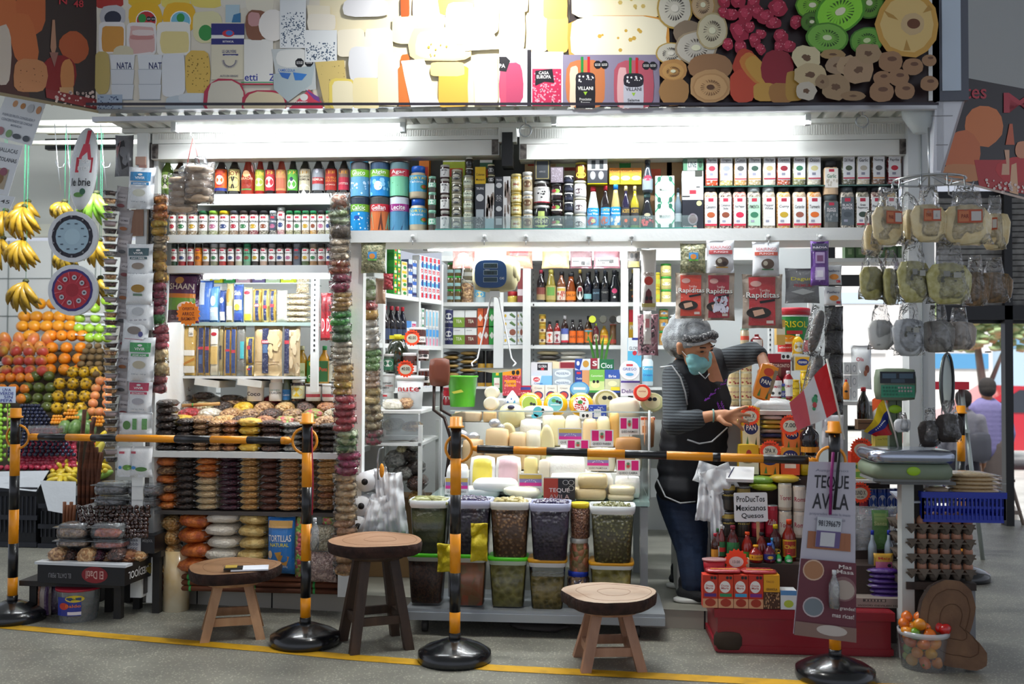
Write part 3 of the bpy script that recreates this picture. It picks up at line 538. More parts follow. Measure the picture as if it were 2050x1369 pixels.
# shelves on the front: left section
def board(x0,x1,y0,y1,Y,d,name,label,m_=WHT):
 a=P(x0,y0,Y);b=P(x1,y1,Y);zt=P((x0+x1)/2,y0,Y).z;zb=P((x0+x1)/2,y1,Y).z
 o=MB().box(((a.x+b.x)/2,Y+d/2,(zt+zb)/2),(b.x-a.x,d,zt-zb),m_).obj(name);tag(o,label,'shelf');return zt
SG=M('d3d7d8',.4);YL=.06
zA=board(330,696,388,410,YL,.3,'shelf_board','white shelf board under the row of sauce bottles, left section')
zB=board(330,700,469,485,YL,.3,'shelf_board','grey shelf board under the jars with green and black lids',SG)
zC=board(330,700,531,546,YL,.3,'shelf_board','grey shelf board under the lower spice jars, above the tube lamp',SG)
sauce=[(318,342,'wine','5a7a2a','d0b44a','r 0 0 1 1 7a9a3c;e .5 .55 .4 .42 efe9dc;t .5 .38 .4 .3 111 大;t .5 .66 .4 .25 111 X','green rice vinegar bottle with golden cap'),(343,368,'wine','3a2416','c8a83c','r 0 0 1 1 d8cfae;r 0 .1 1 .4 2a2018','brown bottle with cream label behind the hanging bread bag'),(372,392,'soy','4a3a20','8a9a3a','r 0 0 1 1 b0a070','olive bottle behind the hanging bread bag'),(398,421,'soy','1a1210','1c1c20','r 0 0 1 1 a02a20','dark bottle with red label beside the hanging bread bag'),(426,451,'soy','1a1012','1c1c20','r 0 0 1 1 e0641e;e .5 .5 .38 .3 a82a3a;e .5 .5 .26 .22 e8dcc8;r 0 .86 1 1 2a3a8a;t .5 .12 .7 .12 c02a3a PANTAINORASINGH','dark sauce bottle with orange label and round red seal'),(453,477,'soy','14100e','1a1a1c','r 0 0 1 1 cfc07a;e .5 .62 .44 .28 1c1712;t .5 .62 .7 .14 e8dca0 HEALTHY;t .5 .2 .7 .2 7a3018 BOY','black soy sauce bottle with cream label'),(478,506,'cone','a03424','e8622c','e .5 .2 .2 .16 d0a070;t .5 .42 .8 .12 e0b090 SRIRACHA;e .5 .7 .3 .2 8a2a1a;r .2 .9 .8 .97 5a8a4a','red chilli sauce bottle, plump, with moulded label'),(508,527,'cone','98221c','a8b048','r 0 0 1 1 9aa83c;t .5 .2 .8 .2 f0d050 KUM;e .5 .6 .36 .2 d8d8a0','tapered red sauce bottle with lime green label'),(528,548,'cone','201414','b8323c','r 0 0 1 1 b42834;t .5 .14 .8 .16 f0c050 LEE;e .5 .6 .36 .26 e8e0d8','tapered dark sauce bottle with red label and white disc'),(549,571,'cone','a03a2c','d07040','r 0 0 1 1 d08a5c;t .5 .14 .8 .18 e8c060 LKK;r .1 .4 .9 .9 b8644a','tapered red sauce bottle with salmon label'),(572,594,'cone','1a2018','a82c3c','r 0 0 1 1 58a83c;t .5 .14 .8 .16 e8c040 LKK;e .5 .7 .34 .24 e8ecd8;e .5 .46 .12 .1 20304a','tapered dark sauce bottle with bright green label'),(596,619,'soy','16110f','1a1a1c','r 0 0 1 1 c9c0a4;t .5 .16 .7 .14 c08a2c LEE;t .5 .36 .9 .1 3a3020 ORGANIC;t .5 .5 .8 .1 3a3020 PREMIUM;e .5 1 .5 .3 e8e2d0','dark soy sauce bottle with beige label'),(622,646,'soy','121014','1a1a1c','r 0 0 1 1 9aa0a8;r 0 .4 1 .7 b02c30;t .5 .5 .8 .12 f0e0d0 PREMIUM;e .5 .1 .1 .1 e8e8f0','dark sauce bottle with silver and red label'),(648,672,'soy','1c100e','1a1a1c','r 0 0 1 1 a8281e;t .5 .16 .7 .14 e8a030 LEE;t .5 .42 .9 .1 e09040 DOUBLE;t .5 .56 .9 .1 e09040 DELUXE;t .5 .75 .7 .06 f0e0d0 SOY SAUCE','dark sauce bottle with deep red label'),(675,697,'soy','18100e','1a1a1c','r 0 0 1 .4 8a6a5c;r 0 .4 1 1 b82840;t .5 .16 .7 .14 e8a030 LEE;t .5 .7 .8 .1 f0e0d0 OYSTER','dark sauce bottle with brown and crimson label')]
for x0,x1,pf,bd,cp,art,lab in sauce:
 cx,zb,w_,h_=bx4(x0,x1,306 if pf!='cone' else 308,385,YL+.02,zA+.001)
 t=thing('sauce_bottle',lab+' on the top left shelf','bottle',(cx,YL+.02+w_/2,zA),'sauce bottles on the top left shelf')
 bottle(t,w_,h_,bd,cp,art,pf,lz=(.1,.62)if bd!='5a7a2a' else(.15,.55),gl=.1)
for i,x in enumerate((505,560,612,636,662,688)):
 cx,zb,w_,h_=bx4(x-9,x+9,306,385,YL+.12,zA+.001);t=thing('sauce_bottle','half hidden sauce bottle in the second row, %s'%nth(i,6),'bottle',(cx,YL+.13,zA),'sauce bottles in the second row')
 bottle(t,w_,h_,'2a1812',['a82a30','2c7a3a','a83040','b83040','b8a040','c02c3c'][i],None,'soy')
j1=[(336,350,'3a3a3c','3a2a20','Anis'),(351,371,'3c3c40','b09878','Garlic'),(372,393,'3c3c40','8a7050','Cumin'),(394,413,'2c6a44','a8a890','Fenugreek'),(414,434,'8ab83c','9aa070','Celery'),(435,456,'e0c020','b0a078','Lemon Pepper'),(457,475,'4a4c54','8a6a50','Clavo'),(476,495,'3a302c','9a7a5c','Nuez'),(496,515,'3a2c30','8a2038','Sumac'),(516,536,'2a2a2c','6a6450','Romero'),(537,552,'c4ccd0','2c3038','Pimienta'),(553,568,'c8ccc8','b8707c','Sal Rosa'),(570,585,'2c7a4c','9a9460','Oregano'),(586,601,'2c8a50','7a8050','Basil'),(602,618,'2c7a4c','b89a6c','Ajonjoli'),(619,632,'2c8a58','c8902c','Curcuma'),(633,649,'2a2c2c','8a8060','Laurel'),(650,661,'2c7a4c','a0a080','Ajo')]
cols='b03040 3a7a4a c8a030 8a4a30 b86a8a 3a4a7a'.split()
for i,(x0,x1,cp,ct,nm)in enumerate(j1):
 cx,zb,w_,h_=bx4(x0,x1,421 if i!=11 else 414,467,YL+.01,zB+.001)
 t=thing('spice_jar','small spice jar on the middle left shelf, %s'%nth(i,18),'spice jar',(cx,YL+.01+w_/2,zB),'spice jars on the middle left shelf')
 lc='f2f0ea' if i!=10 else '4a5464'
 jar(t,w_,h_,M(ct,.4,c2='e8e0cc',vs=160,kind='v',coat=.8,fac=(.3,1.4)),cp,'r 0 0 1 1 %s;r .3 .06 .7 .2 c03044;t .5 .38 .9 .17 %s %s;e .5 .72 .26 .14 %s'%(lc,'eee' if i==10 else '222',nm,cols[i%6]),caph=.15,lz=(.18,.8),neck=.95)
j2=[(340,353,'1e2a28','2e4a34','Ajo'),(354,370,'1e1e20','a02c2c','Paprika'),(372,386,'1e1e20','8a3024','Cayenne'),(387,402,'262018','d8843c','Curry'),(403,417,'1e1e20','9a7a60','Canela'),(419,434,'b8bcbc','8a8a6c','Hierbas'),(436,451,'b4b8b8','b03c34','Chile'),(453,467,'222','8a5a44','Comino'),(469,483,'222','c8c0a0','Cebolla'),(485,500,'2c8a5c','7aa080','Adobo'),(502,516,'1e1e20','3a3430','Clavo'),(518,533,'1e1e20','c8a890','White Pepper'),(535,550,'9a9c9c','6a6058','Anis'),(551,566,'222','7a6454','Nuez'),(568,583,'222','8a5a4c','Nutmeg'),(585,600,'8a9098','6a707a','Pepper'),(602,617,'222','5a6a48','Laurel'),(618,633,'a8a090','b0885c','Curcuma'),(634,650,'222','9a7a60','Jengibre'),(651,663,'222','a03c34','Aji')]
for i,(x0,x1,cp,ct,nm)in enumerate(j2):
 cx,zb,w_,h_=bx4(x0,x1,487,530,YL+.01,zC+.001)
 t=thing('spice_jar','slim spice jar on the lower left shelf, %s'%nth(i,20),'spice jar',(cx,YL+.01+w_/2,zC),'slim spice jars on the lower left shelf')
 lc={3:'e88a1c',9:'6ab08a',15:'5c6470'}.get(i,'e9e7e2')
 jar(t,w_,h_,M(ct,.4,coat=.8,bump=.2,bs=200),cp,'r 0 0 1 1 %s;r .3 .04 .7 .18 b83044;t .5 .34 .85 .15 222 %s;e .5 .72 .26 .14 %s'%(lc,nm,cols[i*5%6]),caph=.18,lz=(.2,.76),neck=.9)
for i,(x0,x1,c_)in enumerate(((590,622,'b02434'),(624,640,'c82c4a'),(642,655,'3a4a9a'))):
 box_it('tea_box',x0,x1,414,440,YL+.2,'small box behind the spice jars, %s'%('red','pink','blue')[i],'box','r .2 .2 .8 .5 fff',c_,z=zB+.001)
YU=.04
zU=P(1200,462,YU).z;a=P(698,470,0);b=P(1817,470,0);zb_=P(1200,484,0).z
mb=MB().box(((a.x+b.x)/2,.12,(zU+zb_)/2),(b.x-a.x,.28,zU-zb_),WHT)
for x in(827,970,1053,1179,1264,1538,1642):
 q=P(x,474,-.025);mb.box((q.x,-.026,q.z),(.03,.006,.03),WHT).sup((q.x,-.03,q.z),(.011,.014,.011),M('d0d4d4',.3)).tube([(q.x,-.035,q.z-.02),(q.x,-.035,q.z-.04)],.0015,STEEL)
tag(mb.obj('shelf_beam'),'long white beam carrying the upper shelf above the counter opening','beam')
GLS=film('c8ece4',.1,3,.5)
mb=MB();a=P(872,462,.0);b=P(1395,462,.0);mb.box(((a.x+b.x)/2,.1,zU+.003),(b.x-a.x,.24,.005),M('3a9a8a',.1,coat=1))
mb.box(((a.x+b.x)/2,.0,zU+.035),(b.x-a.x,.004,.06),GLS)
tag(mb.obj('glass_ledge'),'green edged glass strip along the upper shelf','glass')
zU2=zU+.006
cans=[('Gluco','7ab82c','5a9ac0','4a4c54','d 16 .05 .45 .95 .95 .05 cfe4f4',0),('Algin','7ab82c','1c84cc','2c4a6a','d 14 .05 .45 .95 .95 .08 8cd0f4;e .5 .7 .14 .14 e8f8ff',1),('Agar','c4283c','7ac8a0','5a7a80','p 4a8a3c .05 .9 .3 .6 .9 .45 .5 .7 .95 .8 .2 .95',2),('Calcic','6aa82c','0c8cd0','1c2a3c','d 22 .05 .45 .95 .95 .03 d8f0ff;e .45 .6 .1 .06 1c4aa0',3),('Gellan','c02430','c86a34','3a3c3c','p 7ac0a0 .1 .95 .25 .4 .35 .95;p 5a2a1c .5 .98 .6 .4 .68 .98;p 8ac8a8 .75 .95 .9 .42 .95 .95',4),('Lecite','9a2480','4a86a8','c8d0d8','p 2c4a6a .3 .98 .5 .4 .34 .98;p 2c4a6a .6 .98 .8 .45 .64 .98;p 2c4a6a .1 .6 .9 .8 .1 .64',5)]
for nm,c1,c2_,lid,ex,i in cans:
 col=i%3;x0,x1=[(698,735),(737,776),(777,815)][col];y0,y1=[(322,392),(392,461)][i//3]
 cx,zb,w_,h_=bx4(x0,x1,y0,y1,YU);zb=zU2 if i>2 else P(756,392,YU).z;h_=P(756,y0,YU).z-zb-.001
 t=thing('powder_canister','%s canister with %s band in the %s row, %s column'%(['blue','bright blue','turquoise','deep blue','orange','slate blue'][i],['green','green','red','green','red','purple'][i],['upper','lower'][i//3],['left','middle','right'][col]),'canister',(cx,YU+w_/2,zb),'round canisters stacked on the upper shelf')
 R_=w_/2;MB().lathe([(R_,0),(R_,h_*.8),(R_*.98,h_*.81)],M(c2_,.3),seg=20).obj('body',t)
 MB().lathe([(R_*1.01,h_*.8),(R_*1.01,h_*.98),(R_*.95,h_*.999)],M('18181c',.3),seg=20).obj('lid',t)
 MB().art('r 0 0 1 1 %s;r 0 0 1 .2 %s;r 0 .2 1 .42 %s;%s;t .5 .3 .5 .14 f4f4f0 %s;r .3 .39 .7 .4 eee'%(c2_,lid,c1,ex,nm),cyl(R_*1.01,.002,h_*.98-.004,1.5),seg=12,eps=.0003).obj('label',t)
for i,(y0,y1)in enumerate(((330,396),(396,461))):
 cx,zb,w_,h_=bx4(816,852,y0,y1,YU);zb=zU2 if i else P(834,396,YU).z;h_=P(834,y0,YU).z-zb-.001
 t=thing('tahini_jar','blue lidded tahini jar, %s of the pair beside the canisters'%['upper','lower'][i],'jar',(cx,YU+w_/2,zb))
 R_=w_/2;MB().lathe([(R_*.92,0),(R_,.01),(R_,h_*.6),(R_*.8,h_*.78),(R_*.72,h_*.8)],M('c8b89a',.3,coat=.6),seg=16).obj('body',t)
 MB().lathe([(R_*.76,h_*.79),(R_*.78,h_*.97),(R_*.7,h_)],M('1c5cc0',.3),seg=16).obj('lid',t)
 MB().art('r 0 0 1 1 4aa4d0;t .5 .18 .8 .16 f0d840 CORTAS;t .45 .4 .6 .14 f4f4f0 Tahina;e .8 .72 .16 .16 4a8a3c;e .8 .7 .1 .1 d05a2c',cyl(R_*1.01,h_*.2,h_*.5,1.4),seg=8,eps=.0003).obj('label',t)
def jstack(x0,x1,ys,lid,body,art,desc,grp,Y=YU,caph=.16,base=None,name='preserve_jar',neck=.92):
 n=len(ys)-1
 for i in range(n):
  y0,y1=ys[i],ys[i+1];cx,zb,w_,h_=bx4(x0,x1,y0,y1,Y);zb=base if(i==n-1 and base)else P((x0+x1)/2,y1,Y).z
  h_=P((x0+x1)/2,y0,Y).z-zb-.0005
  t=thing(name,'%s%s'%(desc,(', '+nth(i,n,'top').replace('from top','from the top')+' of its stack')if n>1 else ''),'jar',(cx,Y+w_/2,zb),grp)
  jar(t,w_,h_,body,lid,art,caph=caph,neck=neck)
J='jars stacked on the upper shelf'
jstack(880,899,[329,357,389,421,458],'b8b4ac','3a1c20','r 0 0 1 1 e0dedb;p 333 .4 .8 .6 .3 .52 .8;t .5 .2 .5 .15 444 B','dark jam jar with pale label',J,base=zU2)
jstack(902,924,[338,363,387,411,434,459],'c8c2b0','8a8470','e .5 .5 .4 .46 1c1c1e;e .5 .4 .2 .2 c8c4b4;t .5 .7 .5 .12 ddd TRUFFLE','small jar with black octagon label',J,base=zU2)
jstack(926,947,[350,376,398,420,440,459],'a8a89c','c0bca0','r 0 .1 1 .8 d0d8c0;t .5 .4 .6 .2 333 SAL','squat pale jar with metal lid',J,base=zU2)
jstack(931,946,[314,336,350],'d8d4c8','2a2420','e .5 .5 .4 .4 222','tiny round dark jar',J)
jstack(975,990,[328,349,367],'c8c098','2c2824','r 0 0 1 1 444;e .5 .5 .3 .3 ccc','tiny jar standing on the thin cartons',J)
jstack(856,872,[352,384,420,460],'8ac0a8','4a443c','r 0 .2 1 .7 7ac0a0;e .5 .45 .3 .2 e8f0e8','slim jar with mint green label',J,base=zU2)
jstack(1022,1044,[347,384,406,430,459],'c8b878','c0a040','r 0 0 1 1 e0d090;e .5 .5 .36 .34 f0ead0;t .5 .5 .4 .2 a03030 Miel','small golden honey jar',J,base=zU2)
jstack(1045,1066,[343,382,419,459],'d8d8d4','b8a888','r 0 0 1 .2 e0e0dc;e .5 .6 .32 .3 6a4a30;t .5 .1 .5 .1 333 AB','jar with white lid and brown picture',J,base=zU2,caph=.2)
for nm,x0,x1,y0,y1,c_,art in(('yellow_carton',951,972,334,368,'e0b418','r 0 0 1 1 e8bc1c;t .5 .45 .8 .15 5a3a10 Coleman;t .5 .75 .8 .12 5a3a10 Mustard'),('thin_carton',951,970,368,459,'34363c','r 0 0 1 1 34363c;t .5 .1 .8 .05 ddd TRUFAS;e .5 .3 .4 .08 c8c8c8;d 60 .1 .72 .9 .98 .02 ccc;r .1 .55 .9 .72 a8b0b4'),('thin_carton',971,989,367,459,'c8c8c8','r 0 0 1 1 d4d2d0;d 16 .2 .2 .9 .7 .14 8a7a70;r 0 .75 1 1 9ab8c0'),('thin_carton',991,1006,354,459,'303238','r 0 0 1 1 303238;t .5 .06 .8 .04 ccc TRUFA;e .5 .16 .4 .05 bbb;e .5 .6 .4 .05 bbb;r .1 .78 .9 .9 a8b0b4;t .5 .4 .8 .12 aaa AA|BB|CC'),('thin_carton',1007,1021,353,459,'cfcfcd','r 0 0 1 1 d4d2d0;d 14 .2 .05 .9 .9 .14 8a7a70')):
 box_it(nm,x0,x1,y0,y1,YU,{'34363c':'tall dark truffle carton under the yellow mustard carton','c8c8c8':'tall pale truffle carton with mushroom print','303238':'narrow dark truffle carton beside the pale ones','cfcfcd':'narrow pale truffle carton beside the honey jars','e0b418':'yellow mustard powder carton standing on the dark carton'}[c_],'box',art,c_,.04,z=zU2 if y1==459 else None)
def jone(nm,x0,x1,y0,y1,body,lid,art,label,Y=YU,base=None,caph=.12,neck=.9,lz=(.1,.75)):
 cx,zb,w_,h_=bx4(x0,x1,y0,y1,Y,base);t=thing(nm,label,'jar',(cx,Y+w_/2,zb));jar(t,w_,h_,body,lid,art,caph=caph,neck=neck,lz=lz);return t
jone('spread_jar',1067,1101,361,410,'2c2826','c8c8c4','r 0 0 1 1 e4e2de;r 0 .93 1 1 b02a3a;d 9 .3 .3 .7 .7 .06 333;t .5 .15 .3 .1 444 BROVER','large dark spread jar with white label above the lime labelled jar')
jone('spread_jar',1066,1101,410,459,'1c1c20','d8d8d4','r .35 0 .65 1 c8d87a;e .5 .62 .5 .34 c8d87a;r .12 .45 .88 .85 22222a;t .5 .62 .6 .2 e8e8c0 HAZELNUT','dark jar with lime green label at the glass strip',base=zU2)
jstack(1102,1127,[366,400,431,459],'2c2a28','24181a','p b02a3c .2 .9 .5 .4 .8 .9;e .5 .3 .2 .2 8ab050;e .3 .3 .16 .16 b02a3c;r .1 .5 .9 .7 e8dcc8','dark jar with cherry picture',J,base=zU2)
jstack(1129,1148,[351,367,385,404,425,459],'e0e0dc','20222c','r 0 .3 1 .8 24283a','small navy jar with white lid',J,base=zU2)
jstack(1149,1174,[361,394,427,459],'d8d4bc','e4e2e0','r 0 0 1 1 e9e7e6;e .4 .6 .28 .28 5a4a50;e .6 .7 .24 .2 c8bcb8','round jar with white label and dark picture',J,base=zU2)
jone('pickle_jar',1151,1175,324,360,'5a2c18','b8a030','r .3 0 .7 1 c8b030;e .5 .7 .36 .28 d8c040;t .5 .7 .4 .12 333 OLD','brown jar with yellow ribbon label atop the round jars')
for nm,x0,x1,y0,y1,c_,art,lab in(('sardine_tin',1070,1101,319,360,'2a2a26','r .08 .05 .92 .95 a89a60;r .12 .08 .88 .92 303438;t .5 .6 .4 .08 888 ARROZ','black tin with gold edge standing upright near the centre'),('patterned_tin',1102,1128,334,366,'3a3038','r .04 .04 .96 .96 7a7078;d 60 .08 .08 .92 .92 .03 b0a8b4','tin with purple speckled pattern'),('gift_box',1176,1216,318,368,'e8e010','r 0 0 1 .45 c8c8c8;r 0 .45 1 .97 2c2e34;e .27 .66 .14 .17 888;e .27 .66 .09 .1 b0b0b0;e .68 .66 .14 .17 888;e .68 .66 .09 .1 b0b0b0;r .2 .06 .4 .4 2a2e30;r .6 .06 .8 .4 2a2e30','yellow edged gift box with two salt grinders'),('salt_box',1312,1350,352,406,'e4efe8','r 0 0 1 1 f0f4f0;p 3aa87a 0 .3 .3 0 .36 0 0 .38;p 3aa87a .64 0 .7 0 1 .3 1 .38;p 3aa87a 0 .62 .36 1 .3 1 0 .7;p 3aa87a 1 .62 .64 1 .7 1 1 .7;o .2 .12 .1 .1 2a6a54;o .8 .12 .1 .1 2a6a54;o .2 .88 .1 .1 2a6a54;o .8 .88 .1 .1 2a6a54;t .5 .5 .56 .1 8a9a90 Maldon','upper white salt box with green lattice'),('salt_box',1312,1350,406,459,'e4efe8','r 0 0 1 1 f0f4f0;p 3aa87a 0 .3 .3 0 .36 0 0 .38;p 3aa87a .64 0 .7 0 1 .3 1 .38;p 3aa87a 0 .62 .36 1 .3 1 0 .7;p 3aa87a 1 .62 .64 1 .7 1 1 .7;o .2 .12 .1 .1 2a6a54;o .8 .12 .1 .1 2a6a54;o .2 .88 .1 .1 2a6a54;o .8 .88 .1 .1 2a6a54;t .5 .5 .56 .1 6a7a70 Maldon','lower white salt box with green lattice'),('capsule_box',1366,1408,342,400,'ececec','r 0 0 1 1 ededed;r .34 .66 .66 .8 a83040;r .66 .54 .84 .58 333;r 0 .86 .36 .9 222;r .6 0 .95 .2 3a3c34;r .2 .46 .8 .465 999','white capsule box with small red mark, upper one'),('capsule_box',1366,1408,400,459,'1c1e26','r 0 0 1 1 20222c;e .5 .66 .24 .2 8a8088;e .5 .66 .18 .15 6a4c4c;e .8 .12 .13 .09 c8cc90;t .25 .92 .4 .06 ddd Caramelo;e .6 .92 .08 .05 d8a090','black capsule box with grey coffee disc, lower one'),('green_lattice_box',1368,1408,318,341,'3a6a50','r 0 0 1 1 4a7a5c;r .2 0 .7 1 a8b4a8;o .85 .5 .1 .3 20402c;t .45 .5 .4 .5 334 LINE','dark green patterned box on the white capsule box')):
 box_it(nm,x0,x1,y0,y1,YU,lab,'box',art,c_,.05,z=zU2 if y1==459 else None,rgh=.3)
mb=MB()
for i,x in enumerate((1220,1242,1263)):
 box_it('seasoning_box',x,x+21,336,369,YU+.03,'yellow and orange seasoning box, %s of three in the tray'%['left','middle','right'][i],'box','r 0 0 1 1 e8c020;r 0 0 1 .35 d88018;t .5 .17 .8 .14 3a4a20 Knorr;e .5 .5 .36 .2 e08a30;e .5 .62 .44 .14 f0e8d0;r 0 .78 1 1 f0d820','e8c020',.05)
vin=[(1175,1200,372,'cone','c8d4d0','c82c3c','r 0 0 1 1 1c9ad8;t .5 .14 .6 .12 fff Cortas;t .5 .34 .8 .14 fff Rose Water;d 7 .15 .6 .85 .92 .16 c02c54;e .5 .75 .14 .12 e8e090','clear rose water bottle with red cap'),(1202,1222,370,'soy','201a1c','c82c3c','r 0 0 1 1 1c94d0;t .5 .14 .8 .14 f0d040 CORTAS;t .5 .34 .8 .1 fff Molasses;d 7 .15 .6 .85 .92 .16 c0502c','black molasses bottle with red cap and blue label'),(1222,1243,368,'cone','b8a46c','1c7ac8','r 0 0 1 1 1c94d8;t .5 .14 .6 .12 fff Cortas;t .5 .34 .8 .14 fff Blossom;d 9 .1 .6 .9 .95 .14 f0f0e0','amber blossom water bottle with blue cap'),(1244,1262,371,'wine','24203a','d8c890','r 0 0 1 1 26242c;r .06 .02 .94 .98 3a3638;t .5 .2 .7 .2 d8b04c ACEITE;e .5 .75 .14 .1 e06030','dark oil bottle with cream cork and black label'),(1262,1280,371,'wine','a89a2c','d8c890','r 0 0 1 1 26242c;r .06 .02 .94 .98 3a3638;t .5 .2 .7 .2 d8b04c ACEITE;e .5 .7 .14 .1 e07030','golden oil bottle with cream cork and black label'),(1283,1309,386,'pear','22242a','6a8a8c','e .5 .25 .2 .12 c8c0a0;t .5 .45 .7 .1 ccc Delta;d 8 .1 .6 .9 .95 .14 d0484c','dark sauce bottle with strawberry picture'),(1286,1308,318,'pear','38404a','2c2e34','r 0 .2 1 1 8a98a0;e .5 .15 .3 .2 b03a54','grey bottle standing above the strawberry bottle'),(1350,1366,375,'wine','6a7a84','1c1c20','r 0 .3 1 .8 a8b4b8','thin clear bottle with black stopper beside the salt boxes')]
for x0,x1,y0,pf,bd,cp,art,lab in vin:
 yb=459 if y0>330 else 386
 cx,zb,w_,h_=bx4(x0,x1,y0,yb,YU,zU2 if yb==459 else None);t=thing('bottle',lab+' on the upper shelf','bottle',(cx,YU+w_/2,zb));bottle(t,w_,h_,bd,cp,art,pf,lz=(.1,.5),gl=.08)
T1=[(1413,1438,'Paprika','d8481c','c0283c'),(1441,1468,'Oregano','b8ac6c','8a90a0'),(1470,1496,'Cumin','c89a5c','4a4a4a'),(1498,1525,'Thyme','b0a078','2c4a3c'),(1528,1554,'White Pepper','d8ccb8','b0a070'),(1556,1584,'Cayenne','b0502c','8a1c2c'),(1588,1614,'Rosemary','8a8a60','3a7a5c'),(1617,1645,'Onion','d8d0b8','d0c890'),(1687,1713,'Dill Weed','6c6a54','5a6450'),(1716,1743,'Garlic','d8ccb0','b8b0a0'),(1747,1773,'Nutmeg','7a5a40','6a6a6c'),(1778,1805,'Paprika','7a2028','c0283c')]
a=P(1400,370,YU);b=P(1815,370,YU);zS=P(1600,370,YU).z;o=MB().box(((a.x+b.x)/2,YU+.06,zS-.004),(b.x-a.x,.12,.006),M('2a5a4c',.1,coat=1)).obj('glass_shelf');tag(o,'thin glass shelf between the two rows of large spice containers','shelf')
MB_=[(0,0)]
for i,(x0,x1,nm,ct,pc)in enumerate(T1):
 cx,zb,w_,h_=bx4(x0,x1,306,370,YU,zS);t=thing('spice_container','large square spice container in the upper row, reading %s%s'%(nm,'' if i!=11 else ', beside the right post')if i else 'large square spice container in the upper row, reading Paprika, leftmost','spice container',(cx,YU+w_*.45,zS),'large spice containers')
 spice(t,w_,h_*1.0,M(ct,.3,c2='fff',vs=150,kind='v',coat=.7,fac=(.6,2.4)),'1c1c22','r 0 0 1 1 e4e4e6;r .3 0 .7 .1 b83048;t .5 .24 .76 .13 2a2a30 %s;e .5 .55 .3 .1 %s;r .3 .72 .6 .82 889;r 0 .92 1 .97 %s'%(nm,pc,['c03048','e4e4e6','d05050','e08a50','b03040','b03040','d8c040','c04050','b83848','c82c4a','d88a4a','b82848'][i]),lz=(.16,.97))
T2=[(1410,1437,'Cinnamon','b8865c','16181c','b05a34'),(1440,1466,'Cinnamon|Sticks','4a3028','16181c','8a4a34'),(1468,1495,'Red Pepper','a83c30','16181c','c82c4c'),(1497,1524,'PIMIENTA','5c5648','a8b4b4','3a7a5c'),(1527,1553,'Pepper|White','a89880','c0c8c8','e9e9e9'),(1556,1584,'Curry','d8961c','16181c','c0a030'),(1588,1615,'Coriander','c0a07c','16181c','9a5a4a'),(1617,1646,'Turmeric','e08c14','16181c','e0702c'),(1683,1712,'BLACK|PEPPER','5a5854','4c5256','4a5258'),(1714,1742,'Green|Peppercorn','5c5e48','16181c','3a4a40'),(1744,1770,'Pepper','6a2c34','16181c','8a2c4c'),(1773,1798,'Mostaza','c8a860','16181c','b0a070')]
for i,(x0,x1,nm,ct,cp,pc)in enumerate(T2):
 cx,zb,w_,h_=bx4(x0,x1,373,457 if i<8 else 459,YU,zU+.001);t=thing('spice_container','large square spice container in the lower row, reading %s%s'%(nm.replace('|',' '),' powder' if i==0 else ''),'spice container',(cx,YU+w_*.45,zU),'large spice containers')
 lc={3:'b8dcc0',8:'5c646a'}.get(i,'f2f2f0');tc_='e8e8e8' if i==8 else '26262c'
 spice(t,w_,h_,M(ct,.3,c2='e8dcc8',vs=170,kind='v',coat=.8,fac=(.3,2)),cp,'r 0 0 1 1 %s;r .28 .04 .72 .16 b83048;t .5 .34 .8 %s %s %s;e .5 .62 .34 .1 %s;r .2 .8 .5 .88 99a;r 0 .93 1 1 %s'%(lc,'.2' if '|' in nm else '.12',tc_,nm,pc,lc if i in(3,4,8)else 'c02c44'),lz=(.1,.76))
for i,(y0,y1,ct,cp,lc,nm,tc_)in enumerate(((320,389,'d0b08c','16181c','ece8e0','Garlic','3a7a5c'),(386,459,'5c5a54','5a6468','5a6266','BLACK|PEPPER','e8e0e0'))):
 cx,zb,w_,h_=bx4(1652,1682,y0,y1,YU-.02);zb=zU+.001 if i else P(1667,389,YU).z;h_=P(1667,y0,YU).z-zb-.001
 t=thing('spice_container',['tall beige garlic container standing on another in the gap','grey black pepper container under the garlic one'][i],'spice container',(cx,YU+w_*.4,zb),'large spice containers')
 spice(t,w_,h_,M(ct,.3,coat=.7,bump=.2,bs=250),cp,'r 0 0 1 1 %s;r .3 .04 .7 .18 b83048;t .5 .4 .7 .2 %s %s;d 8 .1 .6 .9 .9 .1 %s'%(lc,tc_,nm,'c8c0b0' if not i else '8a8e90'),lz=(.2,.76),cz=.2)
bk=[(700,735,300,330,'2a9ac8'),(737,775,300,330,'e8e4dc'),(780,815,300,330,'8a8880'),(838,858,300,345,'e07a1c'),(886,930,304,340,'b8c83c'),(960,985,306,340,'3a6a4c')]
for i,(x0,x1,y0,y1,c_)in enumerate(bk):box_it('storage_tub',x0,x1,y0,y1+110,YU+.16,'half hidden tub behind the upper shelf goods, %s'%nth(i,6),'tub','r 0 0 1 .12 fff;r .1 .2 .9 .3 d84030',c_,.06,z=zU2)
for i,(x0,x1,c_,art)in enumerate(((1050,1112,'c8a878','r .1 .1 .3 .16 b03a2a'),(1112,1170,'d8cba8','r .02 .02 .98 .2 c8d0a0;t .4 .08 .5 .08 b03a2a Prado;r .3 .18 .9 .22 b03a2a'),(1172,1218,'c09a68','r .2 .1 .8 .2 9a7448'),(1218,1290,'d0bc90','r .3 .02 .62 .2 3a9a4c;t .46 .1 .24 .06 fff natural'),(1290,1345,'c09468','r .1 .2 .6 .3 e05a3c;t .4 .4 .5 .06 e0502c CPC'),(1335,1400,'c8a070','r .5 .3 .9 .4 8a6a44'))):box_it('cardboard_box',x0,x1,306,460,YU+.15,'brown cardboard carton behind the upper shelf goods, %s'%nth(i,6),'box',art,c_,.1,z=zU2)
